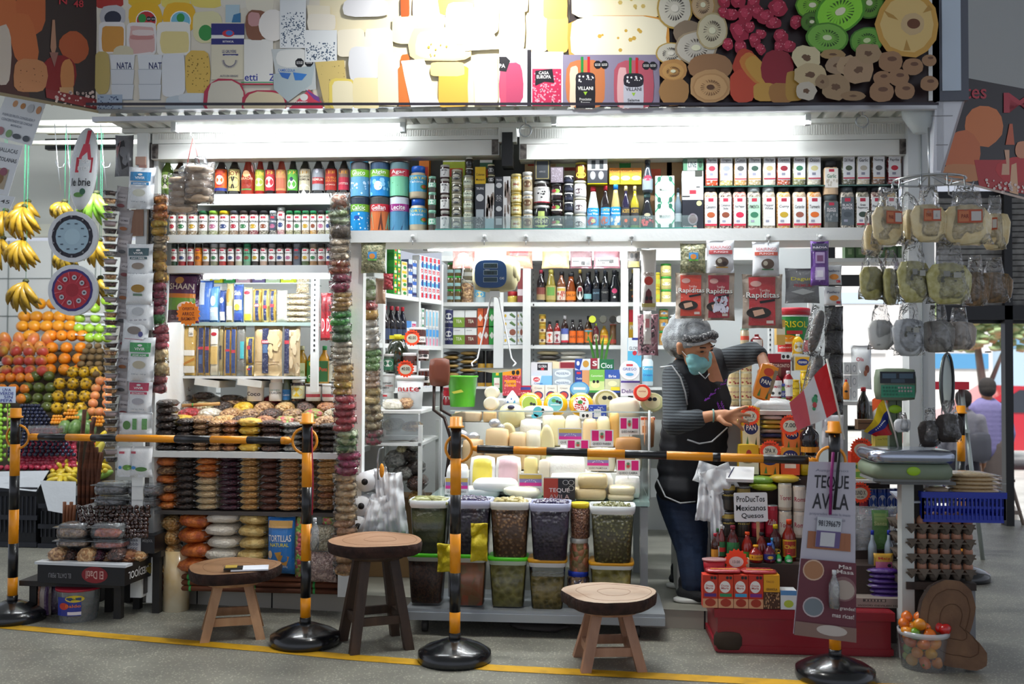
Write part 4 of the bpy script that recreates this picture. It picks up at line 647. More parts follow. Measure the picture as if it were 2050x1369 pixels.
mb=MB();a=P(1800,390,.3);mb.box((.55,.265,2.11),(2.6,.02,.5),M('4a4c4a',.7));mb.box((-1.2,.37,2.02),(.9,.02,.7),M('8a8c8a',.7));struct(mb,'wall_shelf_back')
# left section: rice, pasta, oils
Yp=.42
zR=board(330,632,645,652,Yp-.04,.22,'shelf_board','thin shelf board under the upright pasta and salt bags',M('8fa09a',.2));zQ=board(345,600,753,758,Yp-.04,.3,'shelf_board','shelf board under the tall pasta packets')
for x in(505,420):a=P(x,770,Yp);MB().box((0,0,0),(.13,.25,.035),WHD,ry=.12).obj('shelf_bracket',None,(a.x,Yp+.08,a.z+.01));tag(bpy.data.objects['shelf_bracket' if x==505 else 'shelf_bracket.001'],'white bracket under the pasta shelf, %s'%('right' if x==505 else 'left'),'bracket')
a=P(631,620,Yp-.05);mb=MB().box((a.x,a.y,a.z-.1),(.04,.02,.65),WHT)
for i in range(16):mb.box((a.x,a.y-.011,a.z+.18-i*.026),(.008,.002,.012),DKG)
tag(mb.obj('perforated_upright'),'white perforated steel upright beside the pasta shelf','upright')
bag_it('rice_sack',328,392,546,646,.1,'large purple rice sack with green field picture, left section','sack','4a1c4c','r 0 0 1 1 5a2258;r 0 .4 1 .5 e0902c;r 0 .5 1 .78 6aa83c;e .72 .72 .34 .14 e8e4dc;t .5 .24 .9 .14 f0e8d8 SHAAN;e .42 .1 .16 .08 d8a05c;r 0 .8 1 1 3c1838;t .4 .93 .5 .08 c8a8c0 121 Basmati',d=.08,tilt=.03)
starburst(377,628,.03,25,'t .5 .3 .5 .12 7a2c10 OFERTA;t .5 .5 .5 .14 7a2c10 ARROZ;t .5 .7 .56 .14 7a2c10 BASMATI','orange star price tag on the rice sack',c='ff8a1c',n=16)
pas=[(394,424,560,'3a6ac0','r 0 0 1 1 4a7ad0;r 0 0 .5 .6 e0e8f4;p 24409a 0 .7 1 .4 1 1 0 1','leaning blue and white salt bag'),(416,436,572,'5a9ad8','r 0 0 1 1 68a8dc;e .5 .4 .3 .16 e8e8e8;r 0 .6 1 1 c8dcec;t .5 .7 .7 .1 fff Sal','light blue salt bag'),(437,449,580,'2c4a90','r 0 0 1 1 2c4c94;e .5 .3 .4 .1 c8d4e8;r 0 .7 1 1 e0e0e8','slim navy packet'),(450,464,566,'c8b880','r 0 .6 1 1 d8d8d0;e .5 .3 .4 .2 b08c40','clear packet of spiral pasta'),(465,484,568,'3c68b0','r 0 0 1 .4 2c4a9a;t .5 .2 .8 .14 f0f0f4 San;r 0 .4 1 .7 e0e4ec;e .5 .62 .34 .1 d0a03c;r 0 .8 1 1 2c4aa0','blue and white pasta carton'),(485,502,574,'d8d0a0','r 0 0 1 .2 e8e0c0;e .5 .12 .4 .06 b02c3c;r 0 .8 1 1 d8c43c','cream packet with red oval'),(503,521,577,'c09a48','r .4 0 .8 1 24305a;r .3 .45 .9 .55 b82c3c;t .6 .5 .5 .07 fff AGNESI','pasta bag with navy band, first of three'),(521,536,577,'b0a058','r .4 0 .8 1 24305a;r .3 .5 .9 .6 b82c3c','pasta bag with navy band, second of three'),(537,550,578,'a88c38','r .3 0 .8 1 24305a;r .2 .45 .9 .55 b82c3c','pasta bag with navy band, third of three'),(551,572,580,'d8d4c4','d 20 .1 .5 .9 .9 .05 e8dcb8','white bag beside the stacked grain bags')]
for i,(x0,x1,y0,c_,art,lab)in enumerate(pas):bag_it('pasta_bag',x0,x1,y0,646,Yp-.03,lab+' on the upper pasta shelf','bag',c_,art,d=.05,z=zR,group='bags on the upper pasta shelf')
def lying(x0,x1,y0,y1,Y,fd,label,group=None,dp=.13,name='food_bag',z=None,cat='bag',seed=0,rz=0,k=5,n=12):
 cx,zb,w_,h_=bx4(x0,x1,y0,y1,Y,z);mb=MB();lie(mb,(0,0,h_*.52),w_*1.04,dp,h_*1.12,FD[fd]if fd in FD else M(fd,.35,crink=28),seed=seed,k=k,n=n)
 mb.box((-w_*.5,-dp*.1,h_*.5),(w_*.08,dp*.6,.002),FILM2).box((w_*.5,-dp*.1,h_*.5),(w_*.08,dp*.6,.002),FILM2)
 o=mb.obj(name,None,(cx,Y+dp/2,zb));o.rotation_euler=(0,0,rz);return tag(o,label,cat,group)
FILM2=film('f4f4f4',.3,60,.6)
for i in range(5):lying(566,615,586+i*12,598+i*12,Yp-.02,'oat','flat bag of pale grain, %s of five'%nth(i,5,'top').replace(' from top',' from the top'),'stacked grain bags on the pasta shelf',seed=i)
bag_it('grain_bag',590,616,556,586,Yp,'small upright bag of grain on top of the stacked grain bags','bag',FD['oat'],d=.05)
for i,(x0,x1,c_)in enumerate(((420,445,'d8d020'),(448,470,'3a9a4a'),(472,500,'c8a0b0'),(505,530,'6a5a8a'),(532,560,'b8c8a0'),(562,588,'d8dc20'))):box_it('packet',x0,x1,548,566,Yp+.06,'packet on the glass shelf below the tube lamp, %s'%nth(i,6),'packet','r .2 .3 .8 .7 eee',c_,.1,z=P(500,566,Yp+.06).z)
a=P(400,566,Yp+.02);b=P(625,566,Yp+.02);tag(MB().box(((a.x+b.x)/2,Yp+.1,a.z-.004),(b.x-a.x,.2,.005),M('5a8a7c',.1,coat=1)).obj('glass_shelf'),'glass shelf just below the left tube lamp','shelf')
bag_it('flour_pack',333,361,682,753,Yp-.02,'yellow flour pack with navy disc, behind the hanging fruit strip','pack','e0a818','r 0 0 1 1 e8b01c;e .5 .52 .46 .2 1c2050;t .5 .52 .7 .14 f4f0e0 PAN;e .5 .2 .3 .12 c03a24',d=.06,z=zQ)
pk=[(363,391,649,'d0aa58','r 0 .5 1 .62 f0ece0;r .5 0 .9 .2 e8e0d0;t .7 .14 .3 .06 444 Cselio;p c08030 0 .8 1 .66 1 .72 0 .85;r 0 .85 1 1 e8e4d8','tall spaghetti packet with white label'),(392,407,650,'c8a050','r .3 0 1 1 24305a;r .2 .42 1 .48 b82c3c;r .4 .6 .9 .8 3a5a8a','spaghetti packet with navy band'),(408,418,649,'c8a050','r .2 0 1 1 222c54;r 0 .42 1 .5 b82c3c','slim spaghetti packet with navy band'),(419,436,652,'e0d8bc','r 0 0 1 .35 ece8dc;e .5 .12 .4 .04 b8303c;r 0 .4 1 .8 d8b468','white and straw pasta packet'),(437,445,649,'9a8a5c','r .2 .4 .8 .7 3c3c44','narrow dark labelled pasta packet'),(446,460,654,'c89a48','r .4 0 1 1 2c4478;r .3 .45 1 .5 b82c3c','blue banded spaghetti packet'),(461,471,653,'b08c48','r .2 0 1 1 2c4478;r 0 .47 1 .54 b82c3c','second blue banded spaghetti packet'),(472,489,650,'7a7a74','r .5 .3 1 .68 48b0b8','grey bundle with turquoise tag'),(506,563,651,'d0b484','r .3 0 .55 1 222a50;r .26 .26 .58 .34 b82c3c;t .42 .3 .26 .05 fff AGNESI;r .33 .36 .52 .55 4a6a94;d 14 .6 .1 .95 .6 .12 e0c898;r 0 .74 .3 .76 8a6a40;r .56 .74 1 .76 8a6a40','wide packet of noodle nests with navy band'),(566,599,652,'c8b088','r 0 0 .35 1 222a50;r 0 .26 .36 .34 b82c3c;d 10 .4 .1 .95 .9 .14 d8c4a0','packet of noodle nests beside the oil bottles')]
for i,(x0,x1,y0,c_,art,lab)in enumerate(pk):bag_it('pasta_packet',x0,x1,y0,753,Yp-.03,lab,'packet',c_,art,d=.035,z=zQ,group='tall pasta packets',ef=8)
for i,(y0,y1)in enumerate(((674,730),(730,753))):bag_it('short_pasta_packet',489,505,y0,y1,Yp-.03,'short pasta packet with yellow and navy band, %s one'%['upper','lower'][i],'packet','d8b858','r .5 0 1 1 26305c;r .3 .3 .8 .45 b82c3c',d=.05,ef=6)
for i,(x0,x1,bd,lb,cp,lab)in enumerate(((567,589,'3a3a10','r 0 0 1 1 5a6a2c;e .5 .3 .5 .24 b82c2c;t .5 .3 .8 .14 f0e8d0 Carbonell','2c3020','dark oil bottle with red oval label'),(590,612,'9a7410','r .05 .1 .95 .9 c8d0a0;t .5 .5 .7 .2 5a7a2c Oliva','c8c8a0','golden olive oil bottle with pale label'),(613,635,'a0801c','r 0 0 1 1 2c6a24;e .4 .14 .2 .12 d0c040;t .5 .75 .7 .16 e8f0d0 Oliva','2c8a4c','olive oil bottle with green label and green cap'),(636,657,'a8781c','r 0 0 1 1 2c5a2c;t .5 .4 .8 .2 c83c2c Pons','2c8a4c','olive oil bottle with red script and green cap'),(656,668,'2c3420','r 0 0 1 1 d0ccb8','2c8a4c','dark olive oil bottle beside the fruit strip'))):
 cx,zb,w_,h_=bx4(x0,x1,692 if i!=0 else 700,768,Yp+.08);t=thing('oil_bottle',lab,'bottle',(cx,Yp+.11,zb),'olive oil bottles');bottle(t,w_,h_,bd,cp,lb,'oil',lz=(.05,.6),gl=.05,sq=4,caph=.1)
zO=board(560,700,768,774,Yp+.04,.2,'shelf_board','shelf board under the olive oil bottles')
for k,(x0,x1,y0,kd)in enumerate(((490,523,768,'w'),(534,562,757,'c'),(561,578,745,'b'),(579,607,760,'j'),(608,640,769,'w'),(641,666,769,'w'))):
 cx,zb,w_,h_=bx4(x0,x1,y0,803,Yp-.02)
 t=thing({'w':'white_tub','c':'powder_jar','b':'bottle','j':'jam_jar'}[kd],{490:'white plastic tub with dark script, behind the bag heap',534:'white collagen powder jar',561:'small bottle with blue cap and blue label',579:'brown jam jar with yellow picture label',608:'white tub with red lettering and dark lid',641:'white tub next to the fruit strip'}[x0],'jar' if kd!='b' else 'bottle',(cx,Yp+.02,zb))
 if kd=='w':jar(t,w_,h_,M('e8e8e4',.3),'e8e8e8' if k!=4 else '3a302c','t .5 .5 .7 .4 3a3a44 Coco' if k==0 else 'r .05 .5 .95 .8 a83c44',caph=.12,neck=.98)
 elif kd=='c':jar(t,w_,h_,M('f0f0ec',.3),'f0f0f0','t .5 .4 .6 .1 2a8a7c OOO;t .5 .6 .8 .16 333 COLAGEN',caph=.18,neck=.8)
 elif kd=='b':bottle(t,w_,h_,'4a5a44','2c78c0','r 0 0 1 1 2c78c0;t .5 .5 .7 .2 e0f0ff Cusco','cone',lz=(.04,.4))
 else:jar(t,w_,h_,'2a1210','c8ccc8','r 0 0 1 1 d8d8b0;e .5 .5 .36 .36 e0c030',caph=.14)
for i,x in enumerate((640,650)):bag_it('red_packet',x,x+14,585,682,Yp-.04,'hanging red liquorice packet, %s of two'%['left','right'][i],'packet','a01c28','r 0 .55 1 1 c42434;t .5 .7 .5 .3 f0e0e0 D;d 30 .1 .05 .9 .5 .05 6a0c18',d=.03)
YT=.06;zT=board(300,690,905,917,YT-.02,.56,'table_board','long white table board under the heap of nut and fruit bags',WHT)
cl=[(305,346,'dark',7,800),(346,380,'dark',5,838),(380,412,'walnut',6,838),(412,440,'nut',5,842),(440,470,'almond',5,842),(470,516,'cel',4,838),(516,560,'raisin',5,842),(560,600,'grey',5,846),(600,634,'walnut',5,846),(634,675,'dark',5,848)]
k=0
for ci,(x0,x1,fd,n,yt)in enumerate(cl):
 ys=[yt+(905-yt)*i/n for i in range(n+1)]
 for i in range(n):
  z=P((x0+x1)/2,ys[i+1],YT).z if i<n-1 else zT
  z=max(z,zT);lying(x0,x1,ys[i],ys[i+1],YT,fd,'small %s bag, %s in the %s front stack on the table'%({'dark':'dark nut','walnut':'walnut','nut':'brown nut','almond':'reddish nut','cel':'yellow','raisin':'raisin','grey':'seed'}[fd],nth(i,n,'top').replace(' from top',' from the top'),OR[ci]if ci else 'leftmost'),'food bags heaped on the table',seed=k,z=z,dp=.12,k=4,n=10);k+=1
tops='dark walnut white raisin almond yellow nut grey walnut dark nut pist white mixc raisin golden white red oat nut raisin corn white walnut grey almond oat nut white pist mixc golden walnut oat'.split()
k=0
for r_ in range(4):
 Y=YT+.13+r_*.115;zz=.925+r_*.03
 for c_ in range(9):
  if r_>1 and c_==0:continue
  q=P(326+c_*41+(r_%2)*14,800,Y);fd=tops[(k*5+r_)%34]
  mb=MB();lie(mb,(0,0,0),.108,.125,.075,FD[fd],seed=k,jit=.1,k=6,n=12);o=mb.obj('food_bag',None,(q.x,Y,zz));o.rotation_euler=(random.uniform(-.1,.2),random.uniform(-.12,.12),random.uniform(-.4,.4))
  tag(o,'plump clear food bag on top of the heap, %s row, %s'%(['front','second','third','back'][r_],nth(c_,9)),'bag','food bags heaped on the table');k+=1
for r_ in range(4):
 q=P(316+r_*6,850,YT+.15+r_*.115).x;q2=P(680,850,YT+.15+r_*.115).x;o=MB().box(((q+q2)/2,YT+.19+r_*.115,(zT+.895+r_*.03)/2),(q2-q,.11,.89+r_*.03-zT),M('8a6c48',.7)).obj('cardboard_box');tag(o,'cardboard step under the bag heap, %s row'%['front','second','third','back'][r_],'box')
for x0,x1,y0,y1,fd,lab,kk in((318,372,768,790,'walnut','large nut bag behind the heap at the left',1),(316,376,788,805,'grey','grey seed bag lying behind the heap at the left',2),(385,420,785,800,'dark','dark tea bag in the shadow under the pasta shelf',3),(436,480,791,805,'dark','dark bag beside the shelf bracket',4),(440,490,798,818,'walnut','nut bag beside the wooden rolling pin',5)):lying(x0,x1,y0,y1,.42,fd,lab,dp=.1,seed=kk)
a=P(365,812,.32);b=P(440,808,.32);tag(MB().tube([a,b],.009,M('c89a5c',.5)).tube([a.lerp(b,.27),a.lerp(b,.3)],.0105,M('3aa84c',.5)).obj('wooden_stick'),'pale wooden stick with green band lying behind the bags','stick')
zL=board(300,690,1025,1032,.06,.4,'shelf_board','low shelf board under the columns of stacked nut bags',M('4a4440',.6))
S2=[(304,346,['orange','walnut','orange','walnut','orange','apric'],917),(347,385,['dark']*8,908),(386,432,['apric']*4+['cashew']*5,905),(433,474,['plum']*9,911),(475,514,['golden']*9,909),(515,552,['bark']*8,912),(553,596,['peanut']*9,911),(597,628,['peanut']*9,912),(630,668,['golden']*5+['nut','almond','nut','walnut'],912)]
nmz=dict(orange='orange dried fruit',walnut='brown walnut',apric='apricot coloured nut',dark='black raisin',cashew='cashew nut',plum='dark purple fruit',golden='golden seed',bark='dark cinnamon bark',peanut='peanut',nut='brown nut',almond='reddish almond')
for ci,(x0,x1,fds,yt)in enumerate(S2):
 n=len(fds)
 for i in range(n):
  ya=yt+(1024-yt)*i/n;yb=yt+(1024-yt)*(i+1)/n
  lying(x0,x1,ya,yb,.07,fds[i],'%s bag, %s in the %s column below the table'%(nmz[fds[i]],nth(i,n,'top').replace(' from top',' from the top'),OR[ci]if ci else 'leftmost'),'bags stacked in columns below the table',z=max(P((x0+x1)/2,yb,.07).z,zL),seed=i+ci*9,dp=.16,k=4)
S3=[(352,412,'orange',4,1030,'orange dried chilli'),(406,474,'stick',5,1026,'white sticks'),(472,531,'chips',5,1030,'yellow snack')]
for ci,(x0,x1,fd,n,yt,_l)in enumerate(S3):
 for i in range(n):
  ya=yt+(1152-yt)*i/n;yb=yt+(1152-yt)*(i+1)/n;lying(x0-(i%2)*3,x1-(i%2)*4,ya,yb,.06,fd,'plump %s bag, %s of its stack near the floor'%({'orange':'orange dried chilli','stick':'white stick','chips':'yellow curl'}[fd],nth(i,n,'top').replace(' from top',' from the top')),'large snack bags near the floor',z=max(P((x0+x1)/2,yb,.06).z,.1),seed=i*3+ci,dp=.2,k=6)
for i in range(4):lying(318,350,1035+i*30,1065+i*30,.08,'golden','half hidden bag beside the date boxes, %s'%nth(i,4,'top').replace(' from top',' from the top'),'half hidden bags',dp=.15,seed=i)
bag_it('snack_bag',531,586,1036,1152,.04,'blue tortilla chip bag near the floor','bag','1c78c8','r 0 0 1 .14 b88c40;r 0 .14 1 .95 1c78c8;t .5 .34 .96 .13 f0f0ec TORTILLAS;t .5 .47 .8 .07 f0e020 NATURAL;p d8a048 .3 .62 .6 .6 .5 .82;p c89040 .5 .66 .92 .7 .8 .88 .45 .84;e .1 .66 .1 .08 e8c8a0;t .75 .9 .2 .05 e8f0f8 500g;r 0 .1 1 .14 c89a50',d=.07)
bag_it('candy_bag',587,606,1034,1160,.06,'bag of mixed colourful sweets beside the chip bag','bag',FD['mixc'],d=.06)
bag_it('candy_bag',642,668,1034,1052,.06,'small bag of coloured sweets above the bean bags','bag',FD['mixc'],d=.05)
for i,(y0,y1,c1,c2_)in enumerate(((1052,1106,'a8a088','d0c8ac'),(1106,1168,'a88a84','d8bcb0'))):bag_it('bean_bag',620-6*i,668+3*i,y0,y1,.05,['bag of beige beans','bag of pinkish beans'][i]+' behind the striped post','bag',food(c1,c2_,110),d=.06)
CIN=M('7a4428',.7,c2='4c2814',vs=30,kind='x')
for i in range(6):
 a=P(302+(i*7%12),1157+i//2*15,.1-.02*(i%2)+.06*(i%2));b=P(676+(i*5%10),1170+i//2*11.5,.1+.06*(i%2));rr_=.014
 a.z=b.z=.1+rr_+(2-i//2)*rr_*2;mb=MB().tube([a,a.lerp(b,.3)+Vector((0,0,.001)),a.lerp(b,.7),b],rr_,CIN,8)
 for t_ in(.2,.55,.87):mb.tube([a.lerp(b,t_),a.lerp(b,t_+.012)],rr_*1.08,M('3aa04c',.5),8)
 tag(mb.obj('cinnamon_roll'),'long cinnamon bark roll, %s layer, %s'%(['top','middle','bottom'][i//2],['front','rear'][i%2]),'cinnamon','cinnamon rolls stacked on the step')
o=MB().box((P(690,1090,.1).x,.2,.4),(.04,.3,.6),WHT).obj('partition_board');tag(o,'white side panel at the right end of the low shelf','panel')
# centre: slanted left wall unit
A_=P(772,700,.85);B_=P(886,700,1.5);dU=Vector((B_.x-A_.x,B_.y-A_.y,0));LU=dU.length;dU.normalize();nU=Vector((dU.y,-dU.x,0));aU=math.atan2(dU.y,dU.x)
def PU(px,py):d=ray(px,py);t=nU.dot(A_-CAM)/nU.dot(d);return CAM+d*t
def ubox(name,x0,x1,ya,yb,label,cat,art,side='ddd',d=.05,group=None,off=.0,rnd=None,z=None):
 p=PU(x0,yb);q=PU(x1,yb);w_=(Vector((q.x,q.y,0))-Vector((p.x,p.y,0))).length;m_=(x0+x1)/2;zb=PU(m_,yb).z if z is None else z;h_=PU(m_,ya).z-zb;c_=PU(m_,yb);c_.z=zb
 c_=c_-nU*(d/2+off)
 if rnd:
  t=thing(name,label,cat,c_,group,rz=aU)
  if rnd=='b':bottle(t,w_,h_,side,art[0],art[1],'soy',gl=.1)
  else:jar(t,w_,h_,side,art[0],art[1])
  return t
 mb=MB();carton(mb,w_,h_,d,side,art);o=mb.obj(name,None,c_);o.rotation_euler=(0,0,aU);return tag(o,label,cat,group)
mb=MB();R_=Matrix.Rotation(aU,3,'Z')
def ub(s0,s1,z0,z1,d0,d1,m_):c_=A_+dU*((s0+s1)/2)-nU*((d0+d1)/2);mb.box((c_.x,c_.y,(z0+z1)/2),(s1-s0,d1-d0,z1-z0),m_,rz=aU)
us=LU
ub(-.15,us,.1,1.85,.2,.22,M('a9adac',.5))
uz=[PU(886,y).z for y in(497,602,693,775)]
for z in uz:ub(-.15,us,z-.025,z,0,.2,WHT)
for px in(769,840,885):p=PU(px,600);s_=(p-A_).dot(dU);ub(s_-.01,s_+.01,.1,1.85,-.003,.2,WHT)
tag(mb.obj('side_shelf_unit'),'white shelf unit along the left wall behind the counter','shelf unit')
uz=[z+.001 for z in uz]
def ugrid(name,x0,x1,nx,z0,h_,nz,label,cat,arts,sides,group,d=.05):
 for c_ in range(nx):
  a_=x0+(x1-x0)*c_/nx;b_=x0+(x1-x0)*(c_+1)/nx-.8;p=PU(a_,600);q=PU(b_,600);w_=(Vector((q.x-p.x,q.y-p.y,0))).length;ce=(p+q)/2
  for r_ in range(nz):
   mb=MB();k=(c_*3+r_)%len(arts);carton(mb,w_,h_-.001,d,sides[k],arts[k]);o=mb.obj(name,None,(ce.x-nU.x*(d/2+.012),ce.y-nU.y*(d/2+.012),z0+r_*h_));o.rotation_euler=(0,0,aU)
   tag(o,'%s, column %s, %s up'%(label,OR[c_]if c_ else 'first',['lowest','second','third','fourth','fifth','sixth','seventh','eighth','ninth'][r_]),cat,group)
ugrid('juice_carton',792,806,2,uz[1],.04,7,'small green carton on the wall unit','carton',['r .2 .1 .9 .4 e8d030;e .5 .6 .3 .2 d03c2c','r .1 .5 .9 .9 e0ecd0;e .4 .3 .2 .2 f0d020'],['3aa03c','2c8a34'],'green cartons on the wall unit')
ugrid('juice_carton',807,819,1,uz[1],.05,4,'yellow and green carton on the wall unit','carton',['r .1 .1 .9 .4 e8c030;e .6 .7 .3 .2 2c8a3a'],['f0e8d0'],'yellow green cartons on the wall unit')
ugrid('medicine_box',821,838,2,uz[1],.055,4,'blue and white box on the wall unit','box',['r 0 .3 1 .7 3a6ac0;e .5 .2 .2 .15 8a8a8a','r 0 0 1 .5 c8d4e0;r 0 .6 1 .8 2c2c60'],['e8e8ec','4a5a8a'],'blue boxes on the wall unit')
ugrid('toothpaste_box',843,884,5,uz[1],.037,7,'red and white toothpaste box','box',['r 0 .2 .4 .8 3a7ac0;e .2 .5 .12 .3 fff;r .5 .1 1 .9 d02c3c','r .2 .2 .9 .8 c8283a;t .5 .5 .5 .4 fff Col','r 0 .3 .6 .9 5ab0d8;r .6 0 1 1 2c3c8a'],['f0f0f2','e4e6ec','e8ecf4'],'toothpaste boxes on the wall unit')
for i,(x0,x1,cp,c_)in enumerate(((778,790,'a02c3c','1c1418'),(793,803,'a83040','15121a'),(804,814,'b03444','121420'),(815,824,'c82c3c','14182c'))):ubox('dark_bottle',x0,x1,612+i,0,'dark bottle with red cap on the wall unit, %s'%nth(i,4),'bottle',(cp,'r 0 .3 1 1 2c3c5c'),c_,.04,'dark bottles on the wall unit',off=.01,rnd='b',z=uz[2])
ugrid('detergent_box',818,838,2,uz[2],.07,2,'white and pink box on the wall unit','box',['r .1 .2 .9 .6 c8306a;t .5 .4 .6 .2 fff Coco','r 0 0 1 .6 4a8ad0'],['d8e4f4','e8e8f0'],'pink boxes on the wall unit')
ugrid('toothbrush_pack',842,854,2,uz[2],.045,5,'green toothbrush pack','pack',['r .2 .2 .8 .5 2c8a5c;r .3 .6 .9 .8 fff'],['d8dcd8'],'green toothbrush packs')
ugrid('hygiene_pack',856,883,4,uz[2],.11,2,'tall hygiene pack with blue and pink print','pack',['r .1 .1 .9 .5 4a9ad8;r .3 .6 .6 1 e86a8a','r .2 .1 .5 .9 3ab8e0;r .6 .4 .9 .9 c8c8c8','r .1 .5 .9 .9 e8e8e8;r .3 .1 .7 .4 d8404c'],['c4ccd4','e0e0e0','b0c0d0'],'hygiene packs')
ugrid('small_pack',850,884,4,uz[3],.1,1,'small pack with red stripes on the lowest wall board','pack',['r .3 .1 .6 .9 c8304c'],['d0d4d8'],'small packs')
YB=1.62
mb=MB()
def bpanel(x0,x1,y0,y1,Y,d,m_=WHT):a=P(x0,y0,Y);b=P(x1,y1,Y);mb.box(((a.x+b.x)/2,Y+d/2,(a.z+b.z)/2),(abs(b.x-a.x),d,abs(a.z-b.z)),m_)
for y0,y1 in((605,613),(690,699),(773,781)):bpanel(884,1360,y0,y1,YB,.3)
bpanel(884,1560,512,520,YB,.3);bpanel(884,1660,500,1000,YB+.3,.02,M('c9cdcd',.5))
for x0,x1 in((989,1006),(1047,1061),(1243,1257),(1268,1280),(1537,1548)):bpanel(x0,x1,505,900,YB-.02,.03)
for x in(1068,1542):
 for i in range(20):q=P(x,530+i*10,YB-.025);mb.box((q.x,q.y,q.z),(.008,.004,.014),DKG)
tag(mb.obj('back_shelf_unit'),'white steel shelf unit across the back of the stall','shelf unit')
zb1,zb2,zb3=[P(1100,y,YB).z+.001 for y in(605,690,773)]
def bb(kind,x0,x1,y0,z,bd,cp,art,lab,pf='soy',Y=YB+.03,name='bottle',**kw):
 cx,zz,w_,h_=bx4(x0,x1,y0,700,Y,z);t=thing(name,lab,'bottle' if kind=='b' else 'jar' if kind=='j' else 'can',(cx,Y+w_/2,z))
 if kind=='b':bottle(t,w_,h_,bd,cp,art,pf,gl=.08,**kw)
 elif kind=='j':jar(t,w_,h_,bd,cp,art,**kw)
 else:can(t,w_,h_,bd,art,**kw)
bt=[(1073,1091,539,'1c1418','a03048','r 0 .1 1 .6 7a4038;r 0 .6 1 1 a89068','soy','dark wine coloured bottle'),(1091,1113,538,'8a7c34','c8c060','r 0 0 1 1 b0a060;r .2 .1 .8 .7 6a9a4a','cone','tall amber bottle with green label'),(1114,1132,543,'7a4a30','16161c','r 0 0 1 1 d8cfc0;d 9 .1 .4 .9 .9 .16 b04838;r .1 .1 .9 .3 d0b040','soy','bottle with fruit picture label'),(1132,1153,546,'7a3a18','20242a','r 0 .3 1 1 d87820;t .5 .6 .8 .2 5a2c10 SALSA','pear','amber bottle with orange label'),(1153,1168,539,'241814','a8903c','e .5 .5 .4 .5 e0dcd0;r .3 .1 .7 .4 8a2c34','wine','dark bottle with gold cap and white label'),(1168,1184,546,'1a1c28','181a24','r 0 .5 1 .9 7ab0b4','soy','dark bottle with pale blue label'),(1185,1201,540,'14161c','1c2430','r 0 .2 1 1 20303c;t .5 .5 .7 .12 8ab0c0 OLIVE','wine','black bottle with slate label'),(1202,1219,540,'101216','1c2430','r 0 .2 1 1 1c1e22;t .5 .45 .7 .12 b0b0a8 OLIVE|OIL','wine','black bottle with dark label'),(1219,1241,540,'12141a','14161e','e .5 .35 .2 .18 c0406a;e .5 .8 .1 .08 ddd','cone','broad black bottle with pink dot'),(1259,1276,539,'1a1410','b09a48','r 0 0 1 1 181818;r .1 .05 .9 .95 2c2c28;t .5 .3 .6 .1 c8a848 ACEITE;e .5 .75 .14 .1 e0702c','wine','black bottle with gold cap standing right of the upright')]
for x0,x1,y0,bd,cp,art,pf,lab in bt:bb('b',x0,x1,y0,zb1,bd,cp,art,lab+' on the upper back shelf',pf,lz=(.08,.5))
for i,x in enumerate((1086,1106,1126,1146,1162,1180,1197,1214,1236)):bb('b',x-7,x+7,543,zb1,'1a1614','20242a',None,'bottle in the second row of the upper back shelf, %s'%nth(i,9),'wine',Y=YB+.14)
bm=[(1093,1107,643,'7a1c14','16161a','r 0 0 1 1 e8e0d8;e .5 .55 .4 .4 d85030','soy','hot sauce bottle with orange sun label'),(1108,1122,641,'8a1c18','121214','r 0 0 1 1 d8d4d0;e .5 .6 .4 .36 8a2034','soy','hot sauce bottle with crimson disc label'),(1123,1138,631,'2a1410','e8e8ec','r 0 0 1 1 e0e0e0;r 0 0 1 .4 5a6ab0;r 0 .85 1 1 c03040','soy','dark bottle with white cap and blue label'),(1139,1153,639,'20181a','18181c','r 0 0 1 1 e0681c;t .5 .5 .8 .2 402010 SAUCE','soy','dark bottle with orange label, left of two'),(1154,1169,639,'20181a','18181c','r 0 0 1 1 e0681c;t .5 .5 .8 .2 402010 SAUCE','soy','dark bottle with orange label, right of two'),(1170,1186,632,'3a2818','1c2024','r 0 0 1 1 d07028;e .5 .5 .4 .4 3a7a3c;r 0 .1 1 .2 6ab0d8','soy','brown bottle with green disc label'),(1187,1199,647,'6a2430','b8cc30','e .5 .5 .4 .4 c8b8a0','ketch','small bottle with lime lid'),(1201,1218,652,'c89420','9a8420','r 0 0 1 1 d8b030;r .1 .1 .9 .4 c04a3c;r .2 .6 .8 .7 e8e060','ketch','mustard bottle with red and yellow label'),(1221,1234,649,'6a4a2c','c04c3c','r 0 .6 1 1 a03c30','can','slim jar with red lid')]
for x0,x1,y0,bd,cp,art,pf,lab in bm:bb('b',x0,x1,y0,zb2,bd,cp,art,lab+' on the middle back shelf',pf,lz=(.08,.55))
for i in range(3):
 y0=626+i*22;t=thing('mustard_jar','little jar with cream band, %s of three on the middle back shelf'%['top','middle','bottom'][i],'jar',(P(1085,690,YB).x,YB+.06,zb2+(2-i)*.065));jar(t,.045,.065,'b08828','d8c050','r 0 .3 1 .8 e8d8b0;e .5 .5 .2 .2 5a3a30')
for i,(x,c_)in enumerate(((1186,'c8d040'),(1207,'5a5a50'),(1227,'20201c'),(1240,'c8c8c4'))):
 q=P(x,640,YB+.05);t=thing('lying_jar','jar lying with its %s lid forward above the small bottles'%['lime','grey','black','white'][i],'jar',(q.x,q.y,q.z),rx=pi/2);jar(t,.05,.06,'5a4a3c',c_,None)
for r_ in range(3):
 for c_ in range(2):
  t=thing('green_lid_jar','green lidded jar, %s column, %s'%(['left','right'][c_],['bottom','middle','top'][r_]),'jar',(P(899+c_*15,600,YB).x,YB+.06,zb1+r_*.086),'green lidded jars on the upper back shelf');jar(t,.045,.085,'5c4c28','3aa040','r .1 .4 .9 .8 8ab0b0',caph=.14)
